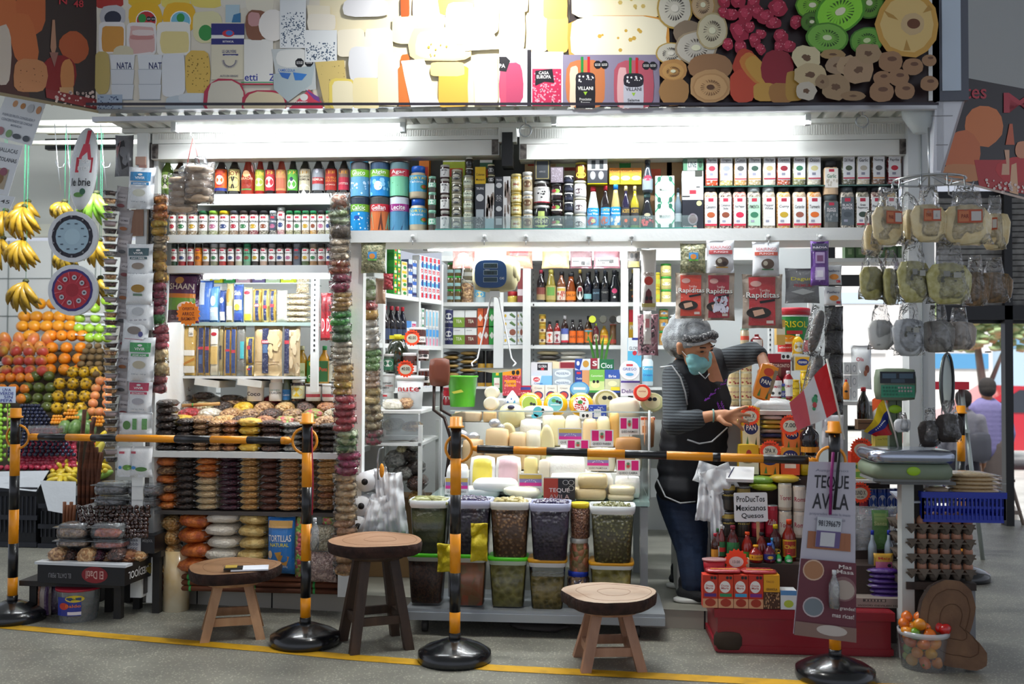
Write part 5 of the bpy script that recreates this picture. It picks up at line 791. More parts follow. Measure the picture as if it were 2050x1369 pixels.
bb('j',921,946,560,zb1,FD['walnut'],'b0ac98',None,'large jar of brown seeds on the upper back shelf',name='seed_jar');bb('j',922,947,528,P(934,559,YB).z,'6a6450','a8a898','r 0 .4 1 .8 a8a8a0','grey green jar on the brown seed jar',name='seed_jar')
bb('j',948,970,560,zb1,'b8ccd0','e8e8e8','r 0 .2 1 .8 5aa8d0;e .5 .6 .3 .2 e8d8a0','blue and white tin under the hanging scale',name='milk_tin');bb('j',1014,1036,583,zb1,'d8c050','b83034',None,'yellow jar with red lid behind the scale',name='sauce_jar',caph=.4)
box_it('pink_packet',1036,1047,540,604,YB,'tall reddish packet beside the scale','packet','r 0 .6 1 .8 e0d0d4','8a4044',z=zb1)
for i,y0 in enumerate((619,655)):
 zz=zb2 if i else P(897,655,YB).z;cx,_,w_,h_=bx4(889,906,y0,690,YB,zz);t=thing('salt_can','navy salt can, %s of two'%['upper','lower'][i],'can',(cx,YB+w_/2,zz));can(t,w_,P(897,y0,YB).z-zz-.001,'24285a','e .5 .35 .3 .2 e0e0e0;t .5 .7 .9 .14 f0f0f4 MORTON')
 for k,(x0,x1,c2_)in enumerate(((907,930,'7a9a30'),(931,954,'6a3028'))):box_it('tea_box',x0,x1,y0+2,690,YB+.02,'white tea box with %s band, %s one'%(['green','brown'][k],['upper','lower'][i]),'box','r 0 .42 1 1 %s;t .5 .65 .5 .2 e8e8d0 TEA;r .1 .1 .6 .16 bbb'%c2_,'e8eae8',.05,z=zz)if i else box_it('tea_box',x0,x1,y0+2,655,YB+.02,'white tea box with %s band, upper one'%['green','brown'][k],'box','r 0 .42 1 1 %s;t .5 .65 .5 .2 e8e8d0 TEA'%c2_,'e8eae8',.05)
 for k,(x0,x1,c2_,c3)in enumerate(((956,967,'d8602c','e8e0d8'),(968,978,'a03c2c','e0dcd4'),(979,990,'2c9a40','e8ece0'))):box_it('infusion_box',x0,x1,y0-2,[655,690][i],YB+.02,'slim %s box with white diamond, %s one'%(['orange','brown','green'][k],['upper','lower'][i]),'box','p %s .5 .3 .95 .5 .5 .7 .05 .5'%c3,c2_,.04,z=zb2 if i else None)
for r_ in range(4):
 for c_ in range(2):
  y0=624+r_*16.5;box_it('asparagus_box',[1008,1036][c_],[1034,1047][c_],y0,y0+16,YB+.02,'white asparagus box, %s, %s row'%(['wide front','narrow end'][c_],['top','second','third','bottom'][r_]),'box','p 4a6a3c .5 .2 .9 .7 .85 .8 .45 .4;p 5a7a4a .6 .1 .95 .6 .9 .7 .55 .3;e .15 .5 .08 .2 d8b030' if r_!=2 else 'e .7 .5 .25 .4 8a5040;e .15 .5 .08 .2 d8b030','dfe3e6',.06)
for r_ in range(6):
 for c_ in range(2):lying([886,919][c_],[918,955][c_],703+r_*8.5,711.5+r_*8.5,YB+.02,['16161a','a8843c'][(r_+c_)%2],'glossy %s coffee bag, %s from the top, %s'%(['black','gold'][(r_+c_)%2],['first','second','third','fourth','fifth','sixth'][r_],['left','right'][c_]),'black and gold bags on the lower back shelf',dp=.12,seed=r_)
for i,x in enumerate((955,972)):bb('j',x,x+16,702,P(963,775,YB).z,'c09430','1c1c1c','r 0 .5 1 1 1c1c20','golden jar with black label, %s of two'%['left','right'][i],name='oil_jar',caph=.35)
for i in range(6):lying([1074,1120][i%2],[1119,1172][i%2],702+i//2*9,711+i//2*9,YB+.02,['c8b890','e0dcd0','4a4440','d8d4c8','b8a888','e4e0d4'][i],'rice bag, %s layer, %s'%(['top','middle','bottom'][i//2],['left','right'][i%2]),'rice bags on the back counter',dp=.14,seed=i)
for x0,x1,c_,art,lab in((1259,1268,'d8a818','r 0 0 1 .35 c82434;t .5 .5 .8 .14 fff AM','red and yellow carton, left of two'),(1269,1278,'d8a018','r 0 0 1 .35 c82434;t .5 .5 .8 .14 fff PA','red and yellow carton, right of two')):box_it('spray_can',x0,x1,620,690,YB+.02,lab,'carton',art,c_,.04,z=zb2)
for(x0,x1,ys,ld,bd,art,d_)in((1323,1345,[527,553,579,605],'3aa03c','d8cc80','e .5 .5 .3 .2 e8e8e0;p 4a5a6a .2 .6 .8 .3 .8 .4 .2 .7','pickle jar with green lid'),(1320,1339,[604+14,634,662,690],'2c8a40','b0843c','r .2 .3 .8 .7 c8c09c;e .5 .4 .2 .2 4a7ab0','brown spread jar with green lid'),(1341,1358,[630,652,672,690],'e8e8e8','3c3c3c','r 0 0 1 .9 d8d8d4;r .3 .2 .7 .6 222','black and white jar'),(1359,1378,[632,660,690],'3a8a40','2c2c3a','r 0 .2 1 .6 5a4a7a','dark jar with green lid'),(1310,1322,[545,575,605],'c8c030','c8b030','r 0 .3 1 .8 b8c040','small yellow green jar')):
 jstack(x0,x1,ys,ld,bd,art,d_+', right back shelf','jars on the right back shelf',Y=YB+.02,base=(zb1 if ys[-1]==605 else zb2))
 # cheese counter
CH=dict(cream=M('f2ead0',.45,sub=.1),pale=M('ece0b0',.45,sub=.1),gold=M('e0b060',.4,sub=.1),rind=M('e0a83c',.35,coat=.3),white=M('f4f2ea',.5,sub=.1,bump=.2,bs=60),yel=M('f0b81c',.25,coat=.8),peach=M('e8c898',.45,sub=.1))
YC=.02
zc=P(1090,1000,YC).z
a=P(812,1000,-.1);b=P(1312,1000,-.1);XA,XB=a.x,b.x
mb=MB();xm=(XA+XB)/2;wd=XB-XA
mb.box((xm+.03,.45,zc-.012),(wd-.1,.9,.02),M('a8c8c0',.1,coat=1)).box((xm+.03,.45,zc+.16),(wd-.2,.02,.01),WHT)
for x in(P(905,1000,YC).x,P(1290,1000,YC).x):
 for y in(YC+.03,.85):mb.box((x,y,zc/2+.02),(.035,.035,zc-.1),M('b0b6b8',.4))
o=mb.obj('counter_table');tag(o,'glass topped counter table carrying the cheeses','table')
for i,(y0,y1,z1,lb)in enumerate(((.2,.4,.11,'low front'),(.4,.6,.215,'middle'),(.6,.86,.33,'high rear'))):
 tag(MB().box((P(1095,800,y0).x,(y0+y1)/2,zc+z1/2),(wd*.78,y1-y0-.004,z1-.004),M('eceeea',.4)).obj('display_step'),'%s white display step under the cheeses'%lb,'display step')
st=lambda Y:zc+(0 if Y<.2 else .11 if Y<.4 else .215 if Y<.6 else .33)
GL2=film('e0f0ec',.05,2,.4)
mb=MB();a=P(901,822,.12);b=P(1306,826,.12);mb.box(((a.x+b.x)/2,.12,a.z),(b.x-a.x,.008,.006),M('d8e8e4',.1,coat=1))
q=P(1300,900,.1);mb.box((q.x,.36,zc+.2),(.006,.52,.4),GL2).tube([(q.x,.1,zc+.42),(q.x,.1,zc)],.006,M('b8bcbc',.3));q2=P(903,900,.1);mb.box((q2.x,.36,zc+.2),(.006,.52,.38),GL2)
tag(mb.obj('glass_guard'),'clear glass guard around the cheese display','glass')
def cheese(x0,x1,y0,y1,Y,m_,label,kind='block',d=.1,rz=0,e=.25,rx=0,z=None,group=None,name=None,mat2=None,ry=0):
 cx,zb,w_,h_=bx4(x0,x1,y0,y1,Y,z);mb=MB();m_=CH.get(m_,m_)if isinstance(m_,str)and m_ in CH else(M(m_,.4)if isinstance(m_,str)else m_)
 if kind=='block':mb.sup((0,0,h_/2),(w_/2,d/2,h_/2),m_,e,e,n=16,k=8,jit=.03,seed=x0)
 elif kind=='wheel':mb.sup((0,0,h_/2),(w_/2,d/2,h_/2),m_,.5,.5,n=20,k=10)
 elif kind=='disc':
  mb.sup((0,0,h_/2),(w_/2,d/2,h_/2),m_,1,1,n=22,k=12,fn=lambda v:(v.x,math.copysign(min(abs(v.y)*2.2,d/2),v.y),v.z))
  if mat2:mb.prism([(w_*.4*cos(t*pi/12),h_/2+h_*.4*sin(t*pi/12))for t in range(24)][::-1],.004,mat2);mb.v[-48:]=[(v[0],v[1]-d/2-.001,v[2])for v in mb.v[-48:]]
 elif kind=='wedge':mb.prism([(-w_/2,0),(w_/2,0),(w_*.42,h_*.8),(0,h_),(-w_/2,h_*.9)][::-1],d,m_,mat2)
 o=mb.obj(name or 'cheese',None,(cx,Y+d/2,zb));o.rotation_euler=(rx,ry,rz);return tag(o,label,'cheese',group)
for x0,x1,y0,y1,Y,m_,lab,kd,d in[(908,963,822,872,.62,'ddc4a0','flat reddish cheese block behind the glass at the left end','block',.08),(966,992,822,868,.6,'e8c088','orange tinted cheese slab beside the reddish block','block',.08),(968,999,773,800,.7,'cream','cut cheese log end, upper of two at the left','disc',.1),(966,998,794,822,.66,'cream','cut cheese log end, lower of two at the left','disc',.1),(998,1032,846,868,.4,'pale','small round cheese half under the plump bag cheese','disc',.06),(970,1017,858,893,.24,'peach','square gold cheese block, front left','block',.13),(1018,1052,866,893,.25,'peach','pale block beside the square gold one','block',.12),(1052,1081,862,893,.27,'cream','cream wedge beside the pale block','block',.1),(924,966,880,902,.28,'peach','low cheese slab behind the second striped post','block',.1),(1040,1082,840,866,.42,'white','white blue-veined cheese block in the middle of the display','block',.12),(1078,1110,850,882,.32,'pale','yellowish disc cheese in the middle','disc',.05),(1085,1110,830,850,.5,'cream','cream block behind the disc cheese','block',.1),(1100,1132,832,856,.45,'pale','grainy round topped cheese, left of pair','wheel',.1),(1130,1164,832,858,.44,'cream','grainy round topped cheese, right of pair','wheel',.1),(1166,1196,838,862,.42,'peach','smooth half cheese with peach tone','wheel',.1),(1194,1222,834,860,.43,'pale','smooth half cheese with yellow tone','wheel',.1),(1220,1240,826,852,.46,'gold','cheese piece with golden rind near the right tags','block',.1),(1216,1282,796,842,.64,'ece4c8','large lumpy cream coloured cheese in the back row','wheel',.14),(1098,1172,915,960,.13,'white','wide white fresh cheese slab behind the bar','block',.14),(1100,1228,948,968,.08,'white','long crumbly white fresh cheese','block',.1),(1232,1282,955,975,.1,'white','crumbly white goat cheese at the right end','block',.1),(1232,1284,876,900,.25,'b07c44','brown smoked cheese slab with pale edge','block',.08),(1235,1286,898,918,.25,'cream','cream slab under the smoked cheese','block',.1),(1120,1160,890,912,.3,'white','white cheese behind the flag tags','block',.1),(1180,1232,898,920,.24,'cream','cream cheese slab under the parea tag','block',.1),(1048,1076,915,945,.14,'ecd890','yellow cheese packet with red corner','block',.05),(1078,1100,920,962,.13,'e8dcc4','cream packet with round red sticker','block',.05),(1290,1310,835,868,.45,'c88a5c','packed orange cheese slab behind the glass guard','block',.06)]:
 cheese(x0,x1,y0,y1,Y,m_,lab,kd,d,z=None if Y>.62 or y1<830 else st(Y))
for x0,x1,y0,y1,m_,lab in((1148,1214,978,1010,'ecd4a0','broad cheese block with yellow glow, lower of two at the counter front'),(1156,1217,950,980,'e4cc98','broad cheese block, upper of two at the counter front'),(1216,1270,990,1010,'e6d8b0','wrapped cheese block, lower one at the right of the front'),(1218,1272,974,991,'e8dcb4','wrapped cheese block, upper one at the right of the front')):
 cheese(x0,x1,y0,y1,.0,M(m_,.4,crink=20),lab,'block',.12,e=.3,z=zc if y1==1010 else P(1185,979 if x0==1156 else 991,.0).z)
for i,(x0,x1,c1,art)in enumerate(((1035,1084,'a8b84c','e .5 .5 .5 .5 e8ecc8;e .5 .5 .46 .46 9ab04a;o .62 .5 .1 .1 26282a;o .8 .55 .1 .1 26282a'),(1087,1136,'6ab4b0','e .5 .5 .5 .5 e0ecec;e .5 .5 .46 .46 74b8b8;e .4 .3 .14 .12 5a9a4a;o .62 .36 .1 .1 26282a;o .8 .42 .1 .1 26282a;r .2 .55 .8 .6 e8f0f0'),(1138,1188,'d84038','e .5 .5 .5 .5 f0ece4;d 60 .12 .12 .88 .88 .05 d03c34;e .45 .4 .16 .12 3a8a3a;t .5 .75 .4 .06 c03030 MUENSTER'))):
 cx,zb,w_,h_=bx4(x0,x1,788,832,.58);t=thing('waxed_cheese','yellow waxed cheese wheel with round %s label'%['green','turquoise','red flecked'][i],'cheese',(cx,.62,zb),'yellow waxed wheels');t.rotation_euler=(-.2,0,0)
 MB().sup((0,0,h_*.5),(w_/2,.04,h_*.56),CH['yel'],1,.8,n=22,k=12).obj('wheel',t);MB().art(art,flat(-w_*.32,h_*.84,w_*.64,h_*.72,-.041),eps=.0004).obj('label',t)
for i,(x0,x1,y0,y1,Y,c1,art,lab)in enumerate(((1186,1240,780,824,.66,'e0d8b8','e .5 .5 .4 .44 b0a468;e .5 .5 .3 .34 d8d0a0;o .45 .4 .1 .1 222;o .65 .4 .1 .1 222','pale brie wheel in clear wrap with green ring label'),(1282,1330,786,826,.66,'e6dcb4','e .5 .5 .46 .46 c8c890;e .5 .5 .34 .34 e8e0b0;o .4 .36 .1 .1 222;o .6 .36 .1 .1 222','pale cheese wheel with green patterned ring beside the woman'),(1268,1304,769,804,.6,'d8301c','o .5 .5 .46 .46 d8301c;e .5 .5 .32 .32 e8c8a0;t .5 .45 .4 .08 a82c20 FONTINA','red octagonal cheese pack beside the woman'),(1140,1180,764,795,.72,'5a9ad0','e .5 .5 .48 .48 3c88c8;e .5 .5 .42 .42 78b4d8;r .2 .4 .8 .56 e0e8f0','blue round mascarpone tub on its side'),(1240,1281,722,762,.8,'f0f2f4','e .5 .5 .48 .48 f4f6f8;e .5 .5 .4 .4 e4e8ee;t .5 .45 .66 .14 2c4a9a GRIEGO;r .34 .2 .66 .3 c83c44;e .5 .72 .2 .08 5aa4d0','white round yogurt tub lid facing out'))):
 cx,zb,w_,h_=bx4(x0,x1,y0,y1,Y);mb=MB().sup((0,0,h_/2),(w_/2,.03,h_/2),M(c1,.3,coat=.6),1,.6,n=22,k=12);mb.art(art,flat(-w_*.5,h_,w_,h_,-.031),eps=.0005)
 o=mb.obj('round_pack',None,(cx,Y+.03,zb));o.rotation_euler=(-.12,0,0);tag(o,lab,'cheese pack')
for x0,x1,y0,y1,Y,c_,art,lab in[(1063,1105,725,752,.95,'c8ccce','r 0 0 1 1 d8dadc;r .3 .1 .8 .6 26242c;t .55 .3 .4 .2 e8e8ec GLORIA;e .55 .5 .08 .1 c82c3c','white and black milk carton lying on its side'),(1063,1105,752,771,.93,'68a8d8','r 0 0 1 1 78b4dc;p e4ecf2 0 0 .5 0 .4 1 0 1;e .26 .4 .16 .24 c82c3c;t .26 .4 .24 .2 fff LAIVE;t .35 .8 .4 .2 3a6aa8 Cheese','blue and white cream cheese carton'),(1106,1147,738,757,.95,'a8b4bc','e .5 .5 .4 .4 d8e0e4;t .5 .5 .6 .26 4a6a90 PHILADELPHIA','silver cream cheese carton, upper'),(1106,1147,757,772,.94,'a8b4bc','e .5 .5 .4 .4 d8e0e4;t .5 .6 .6 .3 4a6a90 PHILADELPHIA','silver cream cheese carton, lower'),(1106,1150,724,738,.98,'d8b0a0','r 0 0 .3 1 e8d8b0;r .35 .1 1 .9 8a2430','flat box with red berries picture'),(1151,1182,718,741,.98,'dfe4ea','p 2c4a9a 0 0 .5 0 .3 1 0 .8;e .2 .4 .1 .2 f0f0f0;e .7 .45 .2 .3 c8943c','white and blue toast carton with flag disc'),(1151,1180,741,774,.96,'2c3c90','r 0 0 .5 1 2c4090;r .5 0 1 1 d89a6a;r .12 .1 .4 .24 c83040;t .3 .5 .4 .12 f0f0f0 Cheddar','navy cheddar toast carton behind the cheeses'),(1181,1200,717,738,.99,'e0dcdc','r 0 0 .8 1 9a2038;t .5 .5 .5 .5 f0e0e4 s','crimson edged carton end'),(1200,1229,719,740,.99,'1c6a40','t .5 .6 .8 .5 f0f4f0 Clos','dark green carton reading Clos'),(1180,1210,740,786,.94,'6ab048','r 0 0 1 .5 78b850;r 0 .5 1 .9 c8d890;e .4 .66 .3 .14 e8e0a0;r 0 .9 1 1 3a8a3c;t .5 .26 .8 .09 e8f4d8 Camembert;o .3 .52 .1 .07 222;o .55 .52 .1 .07 222','green camembert carton behind the cheeses'),(1211,1241,740,786,.94,'2c4a98','r 0 0 1 .4 3454a0;r 0 .4 1 .9 c8c8a0;e .5 .6 .3 .12 f0e8b8;t .5 .28 .5 .12 f0f0f4 Brie;r .4 .75 1 .9 e8c82c','navy brie carton behind the cheeses'),(1243,1281,762,792,.86,'ece8f0','r 0 0 1 .14 5a48a0;t .45 .7 .8 .26 5a3a80 Delice','white carton with violet script'),(1257,1284,676,735,.98,'58b4d8','r 0 0 1 .45 e8f0f4;t .5 .36 .8 .12 3a3a40 GLORIA;e .5 .52 .16 .08 c8303c;r .3 0 .8 .08 2c3c90','tall milk carton with blue base'),(1065,1090,771,800,.86,'ece6d8','r 0 0 1 .4 f0ece0;e .5 .7 .4 .3 3a3a6a;e .5 .7 .3 .22 c84a3c;t .5 .2 .6 .12 888 Cream','cream box with round red and blue seal, left of three'),(1091,1115,771,800,.86,'ece6d8','r 0 0 1 .4 f0ece0;e .5 .7 .4 .3 3a3a6a;e .5 .7 .3 .22 c84a3c;t .5 .2 .6 .12 888 Cream','cream box with round red and blue seal, middle of three'),(1116,1141,771,800,.86,'ece6d8','r 0 0 1 .4 f0ece0;e .5 .7 .4 .3 3a3a6a;e .5 .7 .3 .22 c84a3c;t .5 .2 .6 .12 888 Cream','cream box with round red and blue seal, right of three'),(985,1004,740,786,.84,'2c8a44','r .2 .35 .8 .8 f0f0e8;r .4 .05 .7 .25 e0c820;t .5 .62 .5 .08 c04030 GRANA','green pack of hard cheese'),(1006,1042,738,792,.8,'b83c4c','r 0 0 1 .25 e8941c;r .1 .42 .75 .66 f09a2c;t .42 .54 .6 .1 8a2c1c Rosetto;d 40 0 .25 1 1 .04 d8808a;o .6 .14 .1 .09 222;o .84 .14 .1 .09 222','red and orange salami pack'),(1041,1062,772,800,.82,'b8243c','r 0 .3 1 .9 b8243c;t .5 .6 .8 .3 f0e8e8 SOUR;r 0 .1 1 .3 3a4a9a','red and navy soup can'),(1178,1214,811,838,.5,'2c4aa8','d 60 .02 .1 .98 .9 .04 b8c4e8;r .3 .3 .7 .9 e0e4ec;t .5 .5 .3 .16 333 FORT','blue patterned cheese box on the display'),(1160,1186,826,838,.46,'f0f0ee','o .3 .5 .12 .3 26282a;o .6 .5 .12 .3 26282a','small white pack with two black octagons'),(1283,1311,835,870,.5,'e8e4dc','r 0 0 1 .16 d8502c;r .1 .5 .9 .9 c88a5c;e .5 .35 .3 .1 fff;r .2 .33 .8 .37 333','white tray pack with orange top edge')]:
 box_it('cheese_carton' if 'carton' in lab or 'box' in lab else 'pack',x0,x1,y0,y1,Y,lab,'pack',art,c_,d=.06)
mbk=MB();q=P(1160,801,.84);tag(mbk.box((q.x,1.02,q.z-.02),(1.05,.45,.03),WHT).box((q.x,.99,q.z-.2),(1.0,.3,.34),M('dadcd8',.5)).obj('back_counter'),'white back counter behind the cheese display','counter')
for i,(x0,x1,y0)in enumerate(((1286,1308,700),)):
 cx,zb,w_,h_=bx4(x0,x1,y0,772,.9);t=thing('spray_cream','white and blue whipped cream can beside the woman','can',(cx,.93,zb));jar(t,w_,h_,M('d8ecf4',.3),'e8f0f2','r 0 .3 1 1 4ab0dc;t .5 .4 .8 .14 e8f4f8 Kenzo;t .5 .7 .8 .1 3a5ac0 Cream',caph=.25,neck=.7)
cx,zb,w_,h_=bx4(996,1050,806,856,.45);t=thing('bagged_cheese','plump yellow cheese in a knotted clear bag','cheese',(cx,.5,zb));MB().sup((0,0,h_*.45),(w_/2,.07,h_*.5),M('e8e0a8',.3,crink=12),.8,.7,n=16,k=10).obj('cheese',t);MB().sup((0,-.05,h_*.82),(w_*.14,.02,.012),M('2c2c50',.5)).obj('clip',t)
cx,zb,w_,h_=bx4(1003,1046,782,812,.58);tag(MB().lathe([(w_*.5,0),(w_*.3,h_*.5),(.004,h_)],M('e8ecf2',.4,bump=.4,bs=60),seg=6).art('p 3a68a8 .1 .9 .2 .7 .3 .9;p 3a68a8 .4 .6 .5 .4 .55 .65;p 4a9ac8 .6 .9 .75 .6 .8 .9',flat(-w_*.3,h_*.9,w_*.6,h_*.8,-w_*.42)).obj('paper_cone',None,(cx,.62,zb)),'white paper cone with blue print over the bagged cheese','cone')
for i,(x0,x1,y0,y1)in enumerate(((1046,1108,812,836),(1050,1090,828,838))):cx,zb,w_,h_=bx4(x0,x1,y0,y1,.52);tag(MB().sup((0,0,h_/2),(w_/2,.035,h_/2),M('eceae6',.4,crink=25),.7,.3).art('e .5 .5 .2 .45 5ab8c8;o .7 .4 .06 .2 222',flat(-w_*.4,h_,w_*.8,h_,-.036)).obj('cheese_roll',None,(cx,.55,zb)),'white goat cheese roll with turquoise label, %s'%['upper','lower'][i],'cheese')
for i,(x0,x1,y0,y1,c_)in enumerate(((938,990,912,962,'ecd850'),(990,1042,912,962,'dcb8c0'))):
 cx,zb,w_,h_=bx4(x0,x1,y0,y1,.14,st(.1));t=thing('food_tray','white tray of sliced %s under clear wrap'%['yellow cheese','pink ham'][i],'tray',(cx,.16,st(.1)),rx=-.25)
 MB().sup((0,0,h_/2),(w_/2,.015,h_/2),M('f2f2f2',.4),.3,.3).obj('tray',t);MB().sup((0,-.012,h_*.52),(w_*.38,.012,h_*.4),M(c_,.3,crink=14),.3,.3).obj('slices',t)
for x0,x1,y0,y1,c_,lab in((892,935,935,975,'e8ecec','white tray of pale slices behind the striped post'),(945,1035,962,984,'eef0ee','flat white tray stacked at the counter front'),(898,1000,978,1000,'c8d0d0','shallow steel tray at the left front corner')):
 cx,zb,w_,h_=bx4(x0,x1,y0,y1,.05,zc if y1==1000 else None);tag(MB().sup((0,0,h_/2),(w_/2,.07,h_/2),M(c_,.35),.3,.3).sup((0,0,h_*.9),(w_*.44,.06,h_*.2),CH['white'],.4,.4).obj('flat_tray',None,(cx,.1,zb)),lab,'tray')
cx,zb,w_,h_=bx4(1005,1085,972,1004,.0,zc);tag(MB().sup((0,0,h_/2),(w_/2,.07,h_/2),M('ecead0',.35,crink=14),.8,.6,jit=.4,jf=12).obj('bagged_cheese',None,(cx,.05,zb)),'limp clear bag of shredded white cheese at the counter front','bag')
for i,(x,y,r_)in enumerate(((920,872,14),(945,876,13),(988,848,12),(1000,856,9))):q=P(x,y,.35);tag(MB().sup((0,0,0),(r_*.0026,.03,r_*.002),M('c8ccd4',.25,m=.4,bump=.5,bs=60),1,1,jit=.3).obj('foil_wrap',None,(q.x,.38,max(q.z,st(.35)+r_*.002))),'crumpled foil wrapped cheese, %s'%nth(i,4),'cheese','foil wrapped cheeses')
q=P(1099,890,.22);t=thing('squeeze_bottle','small white bottle with green cap on the cheese display','bottle',(q.x,.22,st(.22)));bottle(t,.06,.09,'f0f0ea','2c9a4c',None,'pear')
pe='r 0 0 1 1 f2f0f0;r .06 .06 .36 .66 e01c7c;r .64 .06 .94 .66 e01c7c;e .5 .36 .12 .22 d8c8b0;e .5 .4 .07 .12 c84a4c;e .5 .26 .06 .08 5a8a6a;t .5 .84 .8 .16 333 QUESO %s'
ve='r 0 0 1 1 f2f0f0;r .04 .06 .96 .28 e0c060;r .04 .28 .96 .48 9a8cc8;r .04 .48 .96 .66 e83ca0;'+';'.join('e %.2f %.2f .02 .02 fff'%(.5+.22*cos(a),.46-.12*sin(a))for a in[pi*k/7 for k in range(8)])+';t .5 .84 .8 .14 555 QUESO %s'
for x0,x1,y0,y1,Y,art,nm in((1240,1280,835,870,.3,pe,'AHUMADO'),(1182,1228,860,894,.22,pe,'PAREA'),(1117,1166,857,891,.24,ve,'TELITA'),(1134,1180,880,906,.2,pe,'ANDINO'),(1234,1281,920,952,.1,pe,'CABRA'),(1174,1220,912,942,.1,ve,'PALMIZULIA'),(1038,1086,948,985,.03,ve,'MANO'),(890,938,955,990,.03,ve,'LLANERO')):
 cx,zb,w_,h_=bx4(x0,x1,y0,y1,Y);mb=MB().box((0,0,h_/2),(w_,.003,h_),M('f2f0f0',.4)).tube([(0,.004,-.03),(0,.004,h_*.5)],.0015,STEEL);mb.art(art%nm,flat(-w_/2,h_,w_,h_,-.0016),eps=.0003)
 tag(mb.obj('flag_card',None,(cx,Y,zb)),'small card with %s flag reading QUESO %s'%('pink and white' if art==pe else 'yellow violet pink',nm),'card')
cx,zb,w_,h_=bx4(1088,1151,958,1002,-.03);o=MB();carton(o,w_,h_,.04,'2a282c','r 0 0 .46 1 b84434;r .46 0 1 1 26262a;o .7 .18 .1 .12 c8c8c8;o .88 .18 .1 .12 c8c8c8;o .88 .44 .1 .12 c8c8c8;o .7 .18 .08 .1 26262a;o .88 .18 .08 .1 26262a;o .88 .44 .08 .1 26262a;t .5 .55 .66 .22 e8e0e0 TEQUE;t .5 .84 .66 .22 c8a8a0 AVILA');tag(o.obj('red_black_box',None,(cx,0,zb)),'red and black box reading TEQUE AVILA at the counter front','box')
cx,zb,w_,h_=bx4(890,952,752,815,.75);t=thing('green_bucket','bright green plastic bucket at the left end of the counter','bucket',(cx,.85,zb));MB().lathe([(w_*.4,0),(w_*.48,h_*.94),(w_*.52,h_*.95),(w_*.52,h_),(w_*.46,h_),(w_*.4,h_*.3)],M('5cc02c',.35),seg=20,caps=False).lathe([(w_*.4,0),(w_*.4,.002)],'5cc02c',seg=20).obj('bucket',t);MB().art('p c8c84c 0 .6 .8 .2 1 .6 .2 .9',flat(-w_*.3,h_*.6,w_*.4,h_*.2,-w_*.46)).obj('sticker',t)
q=P(880,745,.55);t=thing('bar_chair','brown padded chair back with bent steel legs left of the green bucket','chair',(q.x,.55,0));MB().sup((0,0,q.z),(.055,.02,.075),M('6a3420',.4),.3,.3).obj('backrest',t)
for s_ in(-1,1):MB().tube([(.02*s_-.01,.01,q.z-.07),(.02*s_-.01,0,q.z-.2),(.06+.03*s_,-.02,q.z-.24),(.09+.02*s_,-.05,q.z-.35),(.03+.02*s_,-.05,.3),(.0+.03*s_,-.06,.09)],.009,M('3a2c28',.3,m=.5)).obj('leg',t)
q=P(857,820,.7);t=thing('red_jar','red jar reading ma behind the chair legs','jar',(P(895,800,.9).x,1.0,P(895,812,.9).z))
jar(t,.08,.1,'b81c2c','a8182c','t .5 .5 .8 .3 f0e8e8 ma')
TL=M('aab0b6',.35,m=.4);yT=-.17
a=P(815,1228,yT);b=P(1330,1240,yT-.0);zt_=P(1070,1220,yT).z
mb=MB().box(((a.x+b.x)/2,yT+.17,zt_-.008),(b.x-a.x,.42,.02),TL).box(((a.x+b.x)/2,yT-.04,zt_-.03),(b.x-a.x,.02,.035),TL)
o=mb.obj('trolley_deck');t=thing('trolley','low steel trolley with castors under the olive tubs','trolley');o.parent=t
for x in(a.x+.08,b.x-.12):
 for y in(yT+.02,yT+.3):
  MB().tube([(x-.012,y,.03),(x+.012,y,.03)],.03,M('3a3836',.5),12).box((x,y,zt_-.035),(.03,.04,.03),STEEL).obj('castor',t)
CLR=film('dfe8ea',.008,6,.04)
def rings(c1,c2,s):return M(c1,.35,c2=c2,vs=s,kind='s',bump=.5,fac=(.25,.45),coat=.15)
def tubbox(x0,x1,y0,y1,Y,label,cont,rim,top=None,fill=.93,lip=None,z=None,n=0,lid=None):
 cx,zb,w_,h_=bx4(x0,x1,y0,y1,Y,z);t=thing('plastic_tub',label,'tub',(cx,Y+w_*.42,zb),'clear tubs of olives and pickles');R_=w_/2
 MB().lathe([(R_*.8,0),(R_*.96,h_*.93)],CLR,seg=24,sq=7,sy=.85,caps=False).obj('tub',t)
 MB().lathe([(R_*.78,.002),(R_*.78+R_*.15*fill,h_*fill*.93)],cont,seg=24,sq=7,sy=.85).obj('contents',t)
 MB().lathe([(R_*.95,h_*.86),(R_,h_*.9),(R_*1.03,h_),(R_*.97,h_),(R_*.94,h_*.9)],M(rim,.3),seg=24,sq=7,sy=.85,caps=False).obj('rim',t)
 if lid:MB().lathe([(R_*1.05,h_*.95),(R_*1.05,h_*1.0),(R_,h_*1.02)],M(lid,.35),seg=24,sq=7,sy=.85).obj('lid',t)
 if top:
  mb=MB();rg=random.Random(x0)
  for i in range(n):
   u,v=rg.uniform(-1,1),rg.uniform(-1,1);l_=top[1]
   mb.sup((u*R_*.8,v*R_*.66,h_*.94+.01*(1-u*u)+rg.uniform(0,.008)),(l_*top[2],l_,l_),top[0],1,1,n=7,k=5,rot=Matrix.Rotation(rg.uniform(-.6,.6),3,'Z'))
  o=mb.obj('heaped_contents',t);o['kind']='stuff'
 return t
OLG=M('6a6a38',.25,coat=.6);OLB=M('2a2048',.15,coat=1,c2='b0a8d0',vs=150,fac=(.62,.7));PCK=M('7a8048',.35,c2='9a9a60',vs=14,bump=.2,coat=.4);OLP=M('a89a5c',.3,coat=.5)
